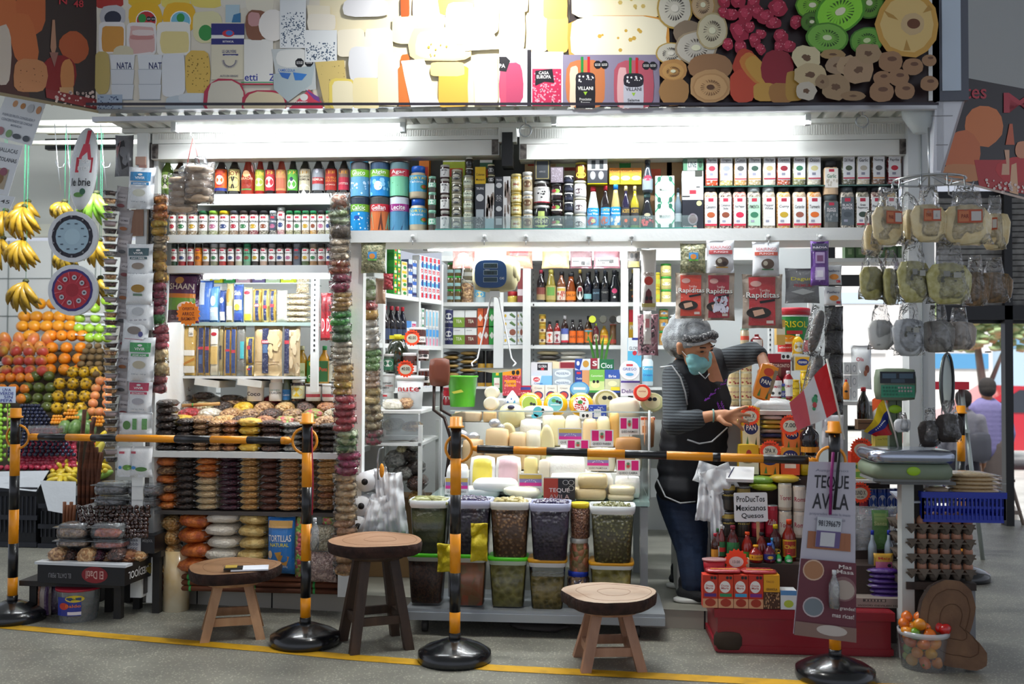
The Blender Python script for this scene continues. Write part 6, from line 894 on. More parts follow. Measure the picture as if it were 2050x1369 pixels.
tubbox(817,894,1002,1112,-.19,'large tub of green pickled gherkins at the left end',M('5c6238',.3,c2='33391f',vs=16,bump=.5,coat=.6,kind='x',fac=(.4,.6)),'d8dcdc',(PCK,.012,2.6),n=34)
tubbox(897,982,1002,1116,-.19,'large tub of black olives behind the striped post',rings('1a1420','2c2436',60),'b8bcd8',(OLB,.009,1.3),n=110)
tubbox(978,1060,1005,1119,-.19,'large tub of sliced brown olives',rings('a0764c','5c3c22',62),'d8d8d4',(OLP,.011,1.6),n=60)
tubbox(1058,1142,1008,1124,-.2,'large tub of black olives in the middle',rings('221a28','3a3044',60),'b8bcd8',(OLB,.009,1.3),n=110)
tubbox(1181,1272,1014,1132,-.2,'large tub of sliced green olives at the right end',rings('8a8450','4c4826',66),'d8dcdc',(OLG,.007,1.2),n=130)
tubbox(812,888,1110,1210,-.18,'lower tub of brown seeds with green lid',M('4a2c1c',.6,c2='2e1a10',vs=160,kind='v'),'b0b0a8',lid='58d81c')
tubbox(908,972,1112,1214,-.18,'lower tub of mixed pink pickles with green lid',M('8a6844',.4,c2='b8583c',vs=22,kind='v',bump=.5,coat=.5,fac=(.3,1.2)),'c0c0b8',lid='58d81c')
tubbox(976,1054,1118,1217,-.18,'lower tub of green olives with green lid',M('6a6430',.3,c2='a09a58',vs=34,kind='s',bump=-.8,coat=.6,fac=(.2,.8)),'b8c8b0',lid='58d81c')
tubbox(1056,1133,1122,1222,-.18,'lower tub of small green olives with orange rim',M('6c602c',.3,c2='a08c4c',vs=46,kind='s',bump=-.8,coat=.6,fac=(.2,.8)),'d8d8d8',lid='e0a01c',fill=.72)
tubbox(1180,1268,1128,1222,-.18,'lower tub of yellow olives with orange rim',M('8a7c34',.3,c2='b8a858',vs=38,kind='s',bump=-.8,coat=.6,fac=(.2,.8)),'d8dcd8',lid='e0a01c')
for x0,x1,y0,y1,ct,cp,lab in((1141,1181,1009,1080,food('6a3c28','9a6a4c',120),'e8c820','round jar of brown seeds with yellow lid'),(1139,1179,1080,1150,food('7a6a3c','b86a4c',40),'d0d0cc','round jar of mixed pickles with white lid'),(1134,1180,1148,1222,food('3a2c3c','8a6c4c',50),'1c3cb8','squat jar with blue lid at the bottom')):
 cx,zb,w_,h_=bx4(x0,x1,y0,y1,-.16);t=thing('pickle_jar',lab,'jar',(cx,-.1,zb if y1!=1222 else zt_+.002));jar(t,w_,h_,ct,cp,None)
for i,(x,y0,y1)in enumerate(((895,1085,1140),(962,1045,1118))):q=P(x,(y0+y1)/2,-.21);tag(MB().pillow((0,0,0),.075,(y1-y0)*.0023,.03,M('c8b414',.6,bump=.8,bs=40),jit=.05,n=9,k=11,seed=i+3).obj('yellow_cloth',None,(q.x,-.26,q.z)),'crumpled yellow rubber glove hanging between the tubs, %s'%['left one','right one'][i],'glove')
q=G(1085,1262);tag(MB().sup((0,0,.02),(.14,.06,.022),M('4a4644',.9,bump=.6,bs=20),1,1,jit=.5,jf=14).obj('floor_rag',None,(q.x,q.y,0)),'crumpled dark rag lying under the trolley','rag')
# fruit stall on the left
def fr(c,c2=None,r=.35,coat=.2,**k):return M(c,r,c2=c2,coat=coat,vs=k.get('vs',8),bump=k.get('bump',.1),bs=k.get('bs',200),fac=k.get('fac',(.35,.7)))
STM=M('3c4020',.7)
def fproto(nm,r,m_,kind,extra=None):
 mb=MB();mb.sup((0,0,0),r,m_,1,1,n=12,k=8,jit=.06,jf=20)
 if kind=='stem':mb.sup((0,-r[1]*.3,r[2]*.92),(.006,.006,.004),STM,n=6,k=4)
 if kind=='dot':mb.sup((.2*r[0],-r[1]*.95,.1*r[2]),(.005,.003,.005),STM,n=6,k=4)
 if kind=='sp':
  for i in range(14):
   a=i*2.4;z=-.8+1.6*i/13;q=(1-z*z)**.5;mb.sup((r[0]*q*cos(a),r[1]*q*sin(a),r[2]*z),(.008,.008,.008),M('8a6c1c',.5),n=6,k=4)
 me=mb.obj(nm);d=me.data;bpy.data.objects.remove(me);return d
def fruits(nm,label,cat,me,group,rows,jit=.15):
 """rows: (y px, x0, x1, count, depth)"""
 k=0
 for y,x0,x1,n,Y in rows:
  for i in range(n):
   p=P(x0+(x1-x0)*(i/(n-1)if n>1 else 0),y,Y+random.uniform(-.01,.01));o=bpy.data.objects.new(nm,me);C.objects.link(o);o.location=p
   o.rotation_euler=(random.uniform(-jit,jit)*3,random.uniform(-jit,jit)*2,random.uniform(-2,2)*jit*3);tag(o,label,cat,group)
g=lambda r,m_,kind=None:fproto('fruit',r,m_,kind)
fruits('orange','shiny orange in the block of oranges on the fruit stall','orange',g((.044,.044,.042),fr('f08010','f59a20',bump=.25),'dot'),'oranges in the square block',[(672,104,165,4,2.42),(696,104,162,3,2.36),(718,102,157,3,2.3),(740,100,158,3,2.24)])
fruits('mango','orange yellow mango in the upper rows of the fruit stall','mango',g((.052,.045,.044),fr('f2a81c','ee9a2c'),None),'yellow mangoes',[(608,80,160,4,2.62),(634,50,143,5,2.56),(653,45,142,5,2.5),(672,60,100,2,2.44)])
fruits('large_mango','large blushing mango leaning in the left rows','mango',g((.044,.04,.06),fr('e8a040','d86848',vs=6),None),'large blushing mangoes',[(680,10,95,4,2.4),(698,8,80,4,2.35)])
fruits('apple_mango','red and yellow mango in the paper lined trays','mango',g((.044,.04,.042),fr('d8a83c','c8483c',vs=7,fac=(.4,.6)),'stem'),'red and yellow mangoes',[(703,5,85,4,2.28),(722,15,82,4,2.24),(742,12,85,4,2.18)])
fruits('green_apple','green apple on the white trays behind the round sign','apple',g((.04,.04,.037),fr('9acc28','b4dc4c',coat=.6),'stem'),'green apples',[(602,165,212,3,2.6),(617,190,220,2,2.56),(637,160,222,3,2.52),(657,158,222,4,2.46),(676,180,215,3,2.4)])
fruits('kiwi','brown kiwi in the kiwi pile','kiwi',g((.028,.026,.024),fr('6c5434','8a7048',.8,0,bump=.5),None),'kiwis',[(693,178,214,3,2.32),(703,172,214,4,2.3),(716,166,214,4,2.26),(729,162,214,4,2.22),(739,184,216,3,2.18),(749,192,216,2,2.14)])
fruits('avocado','round dark green fruit in the middle of the stall','fruit',g((.042,.038,.038),fr('4c5a1c','6c7434',vs=20,coat=.5),'dot'),'dark green fruits',[(753,72,98,2,2.16),(776,54,102,3,2.1),(797,52,98,3,2.04),(815,70,94,2,1.98)])
fruits('horned_melon','spiky yellow fruit beside the kiwi pile','fruit',g((.042,.04,.042),fr('e0b020','9a7414',vs=26,fac=(.5,.62)),'sp'),'spiky yellow fruits',[(745,146,192,3,2.16),(768,120,172,3,2.1),(793,116,170,3,2.04),(817,114,162,3,1.98)])
fruits('peach','peach beside the packet strip','peach',g((.034,.032,.032),fr('f0a858','e88a5c'),'stem'),'peaches',[(762,200,214,2,2.1),(777,192,214,2,2.06),(792,190,214,2,2.02),(807,186,214,2,1.98),(824,184,214,3,1.94)])
fruits('persimmon','orange fruit in the torn tray at the left edge','fruit',g((.038,.034,.036),fr('f09830','e87820'),'stem'),'orange fruits at the left edge',[(756,2,60,4,2.14),(778,4,50,3,2.08),(798,2,42,2,2.02)])
fruits('cape_gooseberry','small orange berry in the berry heap','berry',g((.013,.013,.013),fr('f09a20',coat=.6),None),'small orange berries',[(822,138,150,3,1.9),(828,130,154,5,1.88),(834,108,122,4,1.88),(836,134,156,5,1.86),(840,106,130,5,1.85),(846,104,126,5,1.84),(836,186,204,4,1.86),(843,180,206,5,1.85),(850,184,202,4,1.83)])
fruits('green_papaya','speckled green melon behind the berries','melon',g((.045,.05,.06),fr('5c8440','8aa864',vs=40),None),'speckled green melons',[(836,163,163,1,1.9),(857,130,150,2,1.84),(858,178,178,1,1.84)])
fruits('black_grape','black grape in the grape heap','grape',g((.0145,.0145,.0145),fr('14182c','262c4c',.25,.5),None),'black grapes',[(812+i*7,44-i*2,78+i*5,6+i//2,1.92-i*.012)for i in range(15)],.3)
fruits('green_grape','green grape at the far left edge','grape',g((.0155,.0145,.0165),fr('8ac030','a8d850',.25,.6),None),'green grapes',[(812+i*9,1,16+(i*5%7),2+i%2,1.9-i*.012)for i in range(13)],.3)
sb=MB().sup((0,0,0),(.0185,.0175,.022),M('a01c3c',.35,c2='c03a50',vs=90,coat=.5,bump=.2,bs=300),1,1,n=9,k=7,fn=lambda v:(v.x*(1-v.z*12*.9),v.y*(1-v.z*12*.9),v.z)).obj('strawberry');sm_=sb.data;bpy.data.objects.remove(sb)
fruits('strawberry','dark red strawberry in the strawberry heap','strawberry',sm_,'strawberries in the heap',[(884+i*6,60-i*5+(i>6)*6,148,9+i,1.86-i*.012)for i in range(9)]+[(936,2,112,10,1.74)],.5)
bm_=MB().sup((0,0,0),(.05,.019,.019),fr('dcc43c','c8a834',vs=12),1,1,n=10,k=8).obj('fruit');bd_=bm_.data;bpy.data.objects.remove(bm_)
fruits('banana_passionfruit','yellow oval fruit piled in the paper lined box','fruit',bd_,'yellow oval fruits',[(928,118,150,3,1.8),(935,108,150,4,1.77),(943,106,152,5,1.74),(952,104,148,5,1.7),(960,108,145,4,1.67),(924,186,212,3,1.82),(934,184,212,3,1.78),(944,186,212,3,1.75)],.4)
for i,(x,y,c_)in enumerate(((202,880,'e0c028'),(208,950,'7a9a3c'),(200,895,'e0d060'))):q=P(x,y,1.75);tag(MB().sup((0,0,0),(.025,.025,.07),M(c_,.4),1,1,rot=Matrix.Rotation(.5 if i!=1 else 1.2,3,'Y')).obj('long_fruit',None,q),['yellow corn shaped fruit beside the cinnamon sticks','green long fruit beside the cinnamon sticks','pale yellow long fruit by the cups'][i],'fruit')
for i,(x,y)in enumerate(((197,893),)):tag(MB().sup((0,0,0),(.036,.034,.03),fr('e8602c'),1,1).obj('tomato',None,P(x,y,1.78)),'single orange tomato behind the bar','tomato')
PAPW=M('d6dade',.6,bump=.3,bs=15)
def sheet(quad,name,label,cat,m_,t=.004):
 mb=MB();vs=[P(x,y,Y)for x,y,Y in quad];n=Vector((0,t,0));mb.add(vs+[v+n for v in vs],[(0,1,2,3),(7,6,5,4)]+[(i,i+4,(i+1)%4+4,(i+1)%4)for i in range(4)],m_);return tag(mb.obj(name),label,cat)
sheet([(-10,700,2.32),(84,706,2.32),(84,716,2.28),(-10,712,2.28)],'tray_paper','white tray edge under the upper mango row','tray',PAPW)
sheet([(-10,722,2.26),(84,732,2.26),(84,738,2.24),(-10,730,2.24)],'tray_paper','white tray edge under the middle mango row','tray',PAPW)
for i,(y,Y)in enumerate(((625,2.5),(645,2.46),(667,2.4))):sheet([(150,y,Y),(222,y+3,Y),(222,y+7,Y-.02),(150,y+4,Y-.02)],'tray_edge','white tray edge in the green apples, %s'%['upper','middle','lower'][i],'tray',PAPW)
sheet([(-20,944,1.7),(98,942,1.7),(72,984,1.66),(-20,974,1.66)],'white_paper','white paper hanging from the strawberry box','paper',PAPW);sheet([(80,962,1.62),(152,964,1.62),(150,1032,1.6),(96,1022,1.6)],'white_paper','white paper hanging below the yellow oval fruits','paper',PAPW)
sheet([(-30,972,1.85),(230,972,1.85),(230,700,2.5),(-30,700,2.5)],'display_board','dark slanting board that carries the fruit rows','board',M('4a4030',.8))
for i,(x0,x1,y0,y1)in enumerate(((-40,72,975,1112),(76,228,1010,1100))):
 a=P(x0,y0,1.66);b=P(x1,1111,1.66);mb=MB();w_=b.x-a.x;h_=a.z
 mb.box((w_/2,.25,h_/2),(w_-.03,.5,h_),M('0c0d12',.6))
 for k in range(int(w_/.03)):mb.box((.02+k*.03,-.004,h_*.55),(.008,.012,h_*.6),M('1c1e26',.5))
 for k in(.05,.5,.97):mb.box((w_/2,-.006,h_*k),(w_,.02,.03),M('1c1e26',.5))
 tag(mb.obj('plastic_crate',None,(a.x,1.68,0)),'black slatted plastic crate stack under the fruit, %s'%['left','right'][i],'crate')
q=P(14,790,1.2);mb=MB().box((0,0,0),(.11,.004,.1),M('c8d4e8',.5)).art('t .5 .2 .5 .18 1c2c8c UVA;t .5 .42 .8 .18 1c2c8c VERDE;t .6 .64 .5 .18 1c2c8c SIN;t .5 .86 .7 .18 1c2c8c PEPA',flat(-.055,.05,.11,.1,-.0025),eps=.0003).tube([(0,.01,-.05),(0,.01,-.4)],.004,M('8a6c48',.6));tag(mb.obj('hand_sign',None,q),'white hand lettered sign reading UVA VERDE SIN PEPA','sign')
tag(MB().box((0,0,.03),(.2,.1,.045),film('e8eef0',.15,20,.5)).box((0,0,.02),(.18,.09,.03),FD['red']).obj('berry_tray',None,P(93,868,1.7)),'clear tray of red berries behind the bar','tray')
mb=MB()
for y,r_ in((247,.022),(262,.02),(286,.016)):a=P(60,y,1.5);b=P(292,y-2,1.5);mb.tube([a,b],r_,M('e4e4d8',.4),8)
tag(mb.obj('white_pipes'),'white horizontal pipes above the fruit stall','pipe')
tag(MB().bbox(P(90,278,1.9),P(240,300,1.95),M('1c1e1c',.6)).bbox(P(90,262,1.8),P(240,268,1.85),M('b8ac68',.5)).obj('ventilation_slot'),'dark slot with yellowish rail behind the white pipes','slot')
YLW=M('a8841e',.45,c2='4c3610',vs=26,fac=(.55,.72),coat=.2);YGR=M('8a9a28',.4,c2='54701c',vs=14);DKB=M('a88a20',.45,c2='4a3a18',vs=18,fac=(.45,.6));GRN=M('6a9a2c',.4,c2='8ab04a',vs=10)
def bananas(x,y,n,L_,Y,m_,label,top=0,spread=.85):
 q=P(x,y,Y);t=thing('banana_bunch',label,'bananas',q,'bunches of bananas')
 for i in range(n):
  a=-spread+2*spread*i/max(1,n-1);f=1-.12*abs(a);back=(i%2)*.02;pts=[]
  for k in range(7):
   s_=k/6;r_=L_*s_*f;ang=a*(.95-.25*s_*abs(a)/1.3);pts.append((sin(ang)*r_,back-.05*sin(pi*s_),-cos(ang)*r_*1.0-.01))
  MB().tube(pts,[.006,.016,.021,.0225,.021,.016,.004],m_,7).obj('banana',t)
 MB().sup((0,.01,0),(.02,.02,.015),STM,1,1,n=8,k=5).tube([(0,.01,0),(0,.01,P(x,256,Y).z-q.z)],.0014,M('2a9a6c',.5)).obj('stalk',t)
for a_ in((48,412,9,.21,1.4,YLW,'spotted yellow banana bunch on green string, top left'),(55,402,6,.14,1.65,YLW,'bright yellow bananas behind the top left bunch'),(10,420,5,.2,1.5,YLW,'banana bunch cut off by the left edge, upper'),(45,478,10,.2,1.4,YLW,'broad banana bunch in the second tier'),(5,476,5,.2,1.45,YLW,'banana bunch cut off by the left edge, lower'),(50,562,7,.2,1.35,YLW,'lowest spotted banana bunch hanging alone'),(128,402,8,.13,1.4,DKB,'dark spotted plantain bunch left of the round signs'),(192,385,6,.2,1.3,GRN,'green plantain bunch beside the packet strip'),(135,500,9,.15,1.5,DKB,'brown plantain bunch behind the grey round sign'),(198,480,6,.17,1.35,YLW,'yellow plantains beside the stack of lidded cups'),(200,555,5,.17,1.4,DKB,'dark plantains below the yellow ones')):bananas(*a_)
for i,(x,y)in enumerate(((107,300),(130,300),(199,300))):mb=MB();mb.tube(W([(x+2,247,1.45)[:2],(x+8,320),(x+14,380)],1.4),.003,STEEL).tube(W([(x+4,322),(x+10,336),(x+20,334),(x+22,326)],1.4),.004,STEEL);tag(mb.obj('meat_hook'),'thin wire hook above the bananas, %s'%nth(i,3),'hook')
def poster(quad,Y,name,label,art,c='e8ecf0'):
 vs=[P(x,y,Y)for x,y in quad]
 mp=lambda u,v,e:(vs[0]*(1-u)*(1-v)+vs[1]*u*(1-v)+vs[2]*u*v+vs[3]*(1-u)*v)+Vector((0,-e,0))
 mb=MB().add(vs+[v+Vector((0,.003,0))for v in vs],[(0,3,2,1),(4,5,6,7)]+[(i,(i+1)%4,(i+1)%4+4,i+4)for i in range(4)],M(c,.35));mb.art(art,mp,eps=.0006);return tag(mb.obj(name),label,'poster')
poster([(12,190),(92,205),(62,292),(-20,270)],-.35,'hanging_poster','tilted price poster with fruit pictures at the upper left','e .3 .16 .06 .08 d8a070;e .5 .18 .06 .07 c88a50;e .9 .2 .06 .09 d89a6a;e .7 .2 .08 .1 c8ccd0;t .5 .45 .8 .06 8a90a0 PULPA DE FRUTA CONGELADA Y;t .5 .56 .76 .06 8a90a0 CONCENTRADO DE CHICHA;t .52 .66 .26 .05 8a90a0 MORADA;e .2 .85 .09 .1 b07a80;e .42 .86 .07 .09 8ab07a;e .62 .88 .1 .06 5a6068;e .85 .88 .08 .07 5a6068')
poster([(-20,280),(46,292),(16,392),(-40,380)],-.34,'hanging_poster','tilted poster reading HALLACAS VENEZOLANAS at the left edge','t .6 .14 .6 .08 4a5058 HALLACAS;t .55 .32 .8 .08 4a5058 ENEZOLANAS;r .3 .5 .8 .9 b8a890;e .5 .7 .2 .14 8a6a40;e .65 .56 .12 .08 9a5a6a;e .42 .82 .15 .08 6a5a3c');poster([(-10,388),(30,394),(20,418),(-14,412)],-.33,'hanging_poster','small white price slip below the hallacas poster','t .6 .5 .5 .3 555 45')
q=P(168,338,-.1);t=thing('cheese_balloon','tall oval inflated le brie sign hanging at the left','sign',q);MB().sup((0,0,0),(.068,.03,.2),M('e4e8ea',.3,coat=.7,crink=12),1,1,n=18,k=14,rot=Matrix.Rotation(.1,3,'Y')).obj('balloon',t)
def bp_(u,v,e):x=(u-.5)*.13;z=(.5-v)*.38;k=max(0,1-(x/.068)**2-(z/.2)**2)**.5;return(x+z*.1,-.03*k-.002-e,z)
MB().art('r .55 .02 .68 .2 d8485a;p d8485a .5 .2 .72 .2 .85 .4 .36 .4;r .3 .37 .9 .56 d03a4c;t .6 .42 .4 .05 fff TISO;t .6 .51 .4 .05 fff ETOI;t .55 .68 .7 .1 26262c le brie;e .5 .84 .18 .03 6aa050;e .65 .8 .1 .04 3a6a50',bp_,eps=.0004).obj('print',t)
for y,ri,lab,art in((474,'9ab4c4','round white cheese box lid with grey blue cow pattern','e .5 .5 .42 .42 23202e;e .5 .5 .34 .34 a8c4d4;e .5 .5 .16 .16 b4d0de;'+';'.join('p 4a5a6c %.3f %.3f %.3f %.3f %.3f %.3f %.3f %.3f'%(.5+.26*cos(a)-.03,.5+.26*sin(a)-.01,.5+.26*cos(a)+.03,.5+.26*sin(a)-.015,.5+.26*cos(a)+.03,.5+.26*sin(a)+.012,.5+.26*cos(a)-.025,.5+.26*sin(a)+.012)for a in[pi*k/5 for k in range(10)])+';'+';'.join('e %.3f %.3f .02 .02 8a8a90'%(.5+.39*cos(a),.5+.39*sin(a))for a in[pi*k/5+.3 for k in range(10)])),(581,'c8283c','round white cheese box lid with red and violet pattern','e .5 .5 .42 .42 3a2c7a;e .5 .5 .37 .37 c02c3c;e .5 .5 .13 .13 a81c2c;'+';'.join('e %.3f %.3f .05 .05 c8c8d0;e %.3f %.3f .025 .02 4a4a54'%((.5+.25*cos(a),.5+.25*sin(a))*2)for a in[pi*k/4+.2 for k in range(8)])+';'+';'.join('p e0707c %.3f %.3f %.3f %.3f %.3f %.3f'%(.5+.14*cos(a),.5+.14*sin(a),.5+.35*cos(a-.03),.5+.35*sin(a-.03),.5+.35*cos(a+.03),.5+.35*sin(a+.03))for a in[pi*k/4+.6 for k in range(8)]))):
 q=P(147,y,-.06);r_=51/S(147,y,-.06);mb=MB();mb.prism([(r_*cos(k*pi/20),r_*sin(k*pi/20))for k in range(40)][::-1],.02,M('e4e8ee',.35));mb.art(art,flat(-r_,r_,2*r_,2*r_,-.0105),eps=.0004).tube([(0,0,r_),(0,0,r_+.04)],.0015,STEEL);tag(mb.obj('cheese_sign',None,q),lab,'sign')
t=thing('cup_strip','long hanging strip of small lidded spice cups by the left post','strip',P(228,380,-.05));z0=t.location.z
for i in range(36):
 zz=P(228,392+i*15.2,-.05).z-z0;x=-.02+.03*(i/36);m_=[FD['dark'],FD['grey'],FD['nut'],M('b0a0a0',.4),FD['raisin']][i*7%5]
 MB().lathe([(.024,0),(.03,.02)],m_,c=(x,0,zz),seg=10).lathe([(.034,.02),(.034,.024)],film('e0e4e8',.3,30,.5),c=(x,0,zz),seg=10).obj('cup',t)
def pouch(x0,x1,y0,y1,Y,body,art,label,rz=0,tl=0,d=.035,grp=None):return bag_it('hanging_pouch',x0,x1,y0,y1,Y,label,'pouch',body,art,d,rz=rz,tilt=tl,group=grp,ef=4)
WP='eef1f3'
VI=lambda c,nm,pc:'r .05 .08 .95 .32 %s;t .5 .24 .44 .07 fff VIVIR;e .5 .15 .1 .03 e8e8e8;r .12 .36 .9 .43 %s;t .5 .4 .6 .045 fff %s;e .5 .64 .28 .1 %s;t .5 .88 .6 .03 789 100 g - 50 g'%(c,c,nm,pc)
for x0,x1,y0,y1,art,lab,tl in((250,304,333,418,VI('2c88c0','XANTHAN GUM','c8c8b8'),'white pouch with blue band, topmost on the left post',.05),(250,303,487,560,VI('3a5c64','OAT FIBER','9a8c80'),'white pouch with dark teal band reading OAT FIBER',.0),(248,302,545,610,'e .5 .5 .3 .14 a88030;r .3 .68 .7 .76 5a7a5c','white pouch with brown powder heap',.03),(249,306,604,662,'e .5 .3 .25 .16 c0c4c8;t .5 .65 .7 .06 889 0 0 0 0','plain white pouch with grey disc',-.04),(238,292,640,705,'r .1 .6 .9 .62 a84a5c;e .5 .3 .3 .14 8a8078;e .8 .42 .1 .1 5a5a90','white pouch with maroon line',.08),(250,305,674,764,VI('2c9a4c','AGAR AGAR','c0b8a0'),'white pouch with green band',.03),(250,301,756,832,VI('c02450','ERYTHRITOL','b0b0b8'),'white pouch with crimson band and spoon',.03),(234,302,826,876,'e .25 .5 .14 .2 5a8a4a;r .45 .2 .6 .7 5a9a50;r .78 .2 .95 .7 5a9a50','clear pouch with green leaf prints behind the bar',0),(230,262,893,956,'r .2 .12 .6 .2 c03048;e .3 .7 .12 .06 4a90d0;e .8 .7 .3 .1 6a9a4a','pair pouch with blue dot, left, below the bar',0),(256,302,893,957,'r .05 .12 .3 .2 c03048;e .2 .7 .12 .06 4a90d0;e .6 .75 .3 .08 5a8a4a','pair pouch with blue dot, right, below the bar',0)):
 pouch(x0,x1,y0,y1,-.075 if y0>900 else-.06-.012*(y0%3),WP,art,lab,tl=tl,grp='white pouches on the left post')
for i in range(11):
 y=372+i*46;pouch(226+(i*5%8),256+(i*5%8),y,y+52,-.02,'b0a8a8','r .1 .3 .9 .6 c8c0c0;t .5 .45 .6 .08 6a6068 %s'%['JOICE','GOMA','SODA','AJI'][i%4]+(';e .5 .8 .3 .08 %s'%['8a4a4c','a86a40','5a5a5c'][i%3]),'narrow clear sachet beside the white pouches, %s'%nth(i,11,'top').replace(' from top',' from the top'),d=.02,grp='narrow sachets',tl=.12)
bag_it('black_bag',225,262,268,352,.0,'crumpled grey black bag hanging by the left post','bag','6c6c70','p 2c2a2c .2 .2 .6 .1 .9 .8 .5 .9;p a07878 .1 .3 .4 .1 .4 .2 .2 .6',d=.05);tag(MB().box((0,0,0),(.05,.01,.04),M('b08c7c',.6)).box((.01,.0,-.03),(.035,.01,.02),M('9a746a',.6)).obj('paper_tag',None,P(282,322,-.01)),'small brown cardboard tag on the left post','tag');tag(MB().bbox(P(264,420,-.005),P(286,472,-.012),M('b08a72',.7,c2='9a7460',vs=20,kind='w')).obj('wood_slat'),'pinkish wooden slat on the left post','slat')
def strip(name,label,x0,x1,segs,Y,cl='fruit_bag'):
 t=thing(name,label,'strip',P((x0+x1)/2,segs[0][0],Y));o=t.location.copy();k=0
 for i,s_ in enumerate(segs):
  y0,y1,mt_,n,dx=s_
  for j in range(n):
   ya=y0+(y1-y0)*j/n;yb=y0+(y1-y0)*(j+1)/n;c_=P((x0+x1)/2+dx+random.uniform(-3,3),(ya+yb)/2,Y)-o;w_=(x1-x0)/S(x0,ya,Y);h_=(yb-ya)/S(x0,ya,Y)
   m_=FD[mt_]if mt_ in FD else food(*mt_.split('/'),45)
   mb=MB().sup(c_,(w_*.46,.03,h_*.6),m_,.9,.6,n=12,k=6,jit=.25,jf=30,seed=k,rot=Matrix.Rotation(.35,3,'X')@Matrix.Rotation(random.uniform(-.12,.12),3,'Y'))
   mb.pillow(c_+Vector((0,-.012,h_*.1)),w_*1.06,h_*1.25,.055,FILM3,n=5,k=4,jit=.012,seed=k,rot=Matrix.Rotation(.25,3,'X'));mb.obj(cl,t);k+=1
 return t
FILM3=film('f4f6f6',.02,40,.25)
strip('dried_fruit_strip','hanging strip of orange, yellow and red fruit bags beside the left post',304,336,[(392,440,'e07a20/f0a040',3,0),(440,472,'f0b41c/f8d040',2,0),(472,502,'c8a880/e0c8a0',2,0),(502,566,'d89820/e8b848',3,1),(566,628,'7a1030/b02450',4,-4),(628,648,'2c8a3c/50a850',1,0),(652,700,'a82c40/d05060',3,2),(700,752,'d0a868/e8cc90',2,3),(752,786,'8a2c38/b04c50',2,0)],.0)
strip('dried_fruit_strip','long hanging strip of dried fruit bags in many colours, before the second post',660,702,[(392,420,'e8dcc8/d89070',1,0),(420,450,'9ab070/c8d8a8',2,0),(450,478,'6a5a48/8a7a60',1,0),(478,520,'c8b090/e8d4b8',3,-2),(520,548,'c8603c/e8a070',2,0),(548,584,'8a1c3c/b03458',2,0),(584,622,'d09c4c/ecc478',4,2),(622,650,'2c9a3c/58c050',2,2),(650,684,'3c6a34/5c8c48',2,3),(684,730,'d8c8a8/eee0c4',4,4),(730,762,'e0a850/f0c880',2,5),(762,792,'d89c28/ecc040',2,5)],-.03)
strip('dried_fruit_strip','red, green and tan fruit slice bags hanging below the long strip',662,708,[(792,862,'b81c30/d83848',5,6),(862,905,'c8d8a8/4a7a34',3,10),(905,950,'9a1848/c03070',3,12),(950,1040,'d8b078/ecd0a0',6,8),(1040,1085,'d89864/f0b888',3,6),(1085,1150,'c88c50/e8b478',3,6)],-.05)
strip('dried_fruit_strip','second hanging strip of pale and green dried fruit, right of the long one',722,758,[(560,600,'d8e0c0/a8c080',2,0),(604,620,'a81c24/c83c34',1,0),(620,640,'e0a830/f0c860',1,0),(640,700,'e8dcc8/f4ece0',4,2),(700,740,'7ab05c/a8d088',3,6),(740,775,'c89c78/e8ccb0',3,6),(775,810,'d8b468/ecd090',2,6),(810,860,'c8b488/8a7048',3,8),(860,890,'a83c50/6a5a48',2,8)],.25)
WPL=M('eceff2',.45,bump=.3,bs=10)
t=thing('bag_rack','three rolls and a bunch of white carrier bags hanging beside the second post','bags',P(760,1000,.05));o_=t.location
for x,y in((735,962),(728,1010),(722,1050)):q=P(x,y,.05)-o_;MB().tube([q+Vector((-.0,-.05,0)),q+Vector((.02,.09,0))],.048,WPL,14).tube([q+Vector((0,-.052,0)),q+Vector((0,-.053,0))],.016,BLK,10).obj('bag_roll',t)
for i,(x,y0,y1,w_)in enumerate(((770,935,1065,.1),(790,945,1070,.13),(755,990,1070,.12),(745,1000,1066,.1))):q=P(x,(y0+y1)/2,.02-.01*i)-o_;MB().pillow(q,w_,(y1-y0)/S(x,y0,0),.05,WPL,n=14,k=14,jit=.025,fold=.014,tp=.4,seed=i,rot=Matrix.Rotation(-.15+i*.12,3,'Y')).obj('carrier_bag',t)
MB().sup(P(764,942,-.02)-o_,(.012,.01,.035),M('e8941c',.5,bump=.5),n=8,k=6,jit=.4).obj('yellow_tie',t);MB().tube([P(x,y,-.01)-o_ for x,y in((757,960),(756,920),(760,898),(768,896))],.004,STEEL).obj('hook',t)
a=P(757,872,.35);b=P(842,830,.9);mb=MB();xm=(a.x+b.x)/2
for z_ in(P(790,885,.5).z,P(790,822,.5).z):mb.box((xm,.65,z_),(.32,.6,.015),WHT)
for x_ in(xm-.155,xm+.155):
 for y_ in(.36,.93):mb.box((x_,y_,.5),(.02,.02,.82),WHT)
mb.box((xm,.355,P(790,852,.5).z),(.3,.004,.13),film('c8d4d4',.2,3,.4));tag(mb.obj('glass_cabinet'),'low grey metal cabinet with glass front behind the white carrier bags','cabinet')
for i,(x0,x1,y0,y1,fd)in enumerate(((762,800,840,866,'grey'),(800,838,846,866,'walnut'),(760,805,800,824,'white'),(795,825,796,820,'nut'),(766,808,905,940,'grey'),(800,832,900,928,'dark'),(780,822,935,965,'grey'),(806,845,925,955,'dark'),(810,850,955,985,'raisin'),(790,812,892,912,'pist'),(815,842,880,905,'grey'),(815,842,985,1008,'corn'))):lying(x0,x1,y0,y1,.42+.03*(i%2),fd,'%s bag in or under the small glass cabinet, %s'%(['mixed seed','dark fruit'][i%2],['front left inside','right inside','left on top','right on top','upper left below','upper right below','middle left below','middle right below','low right below','top middle below','top right below','lowest'][i]),dp=.2,seed=i)
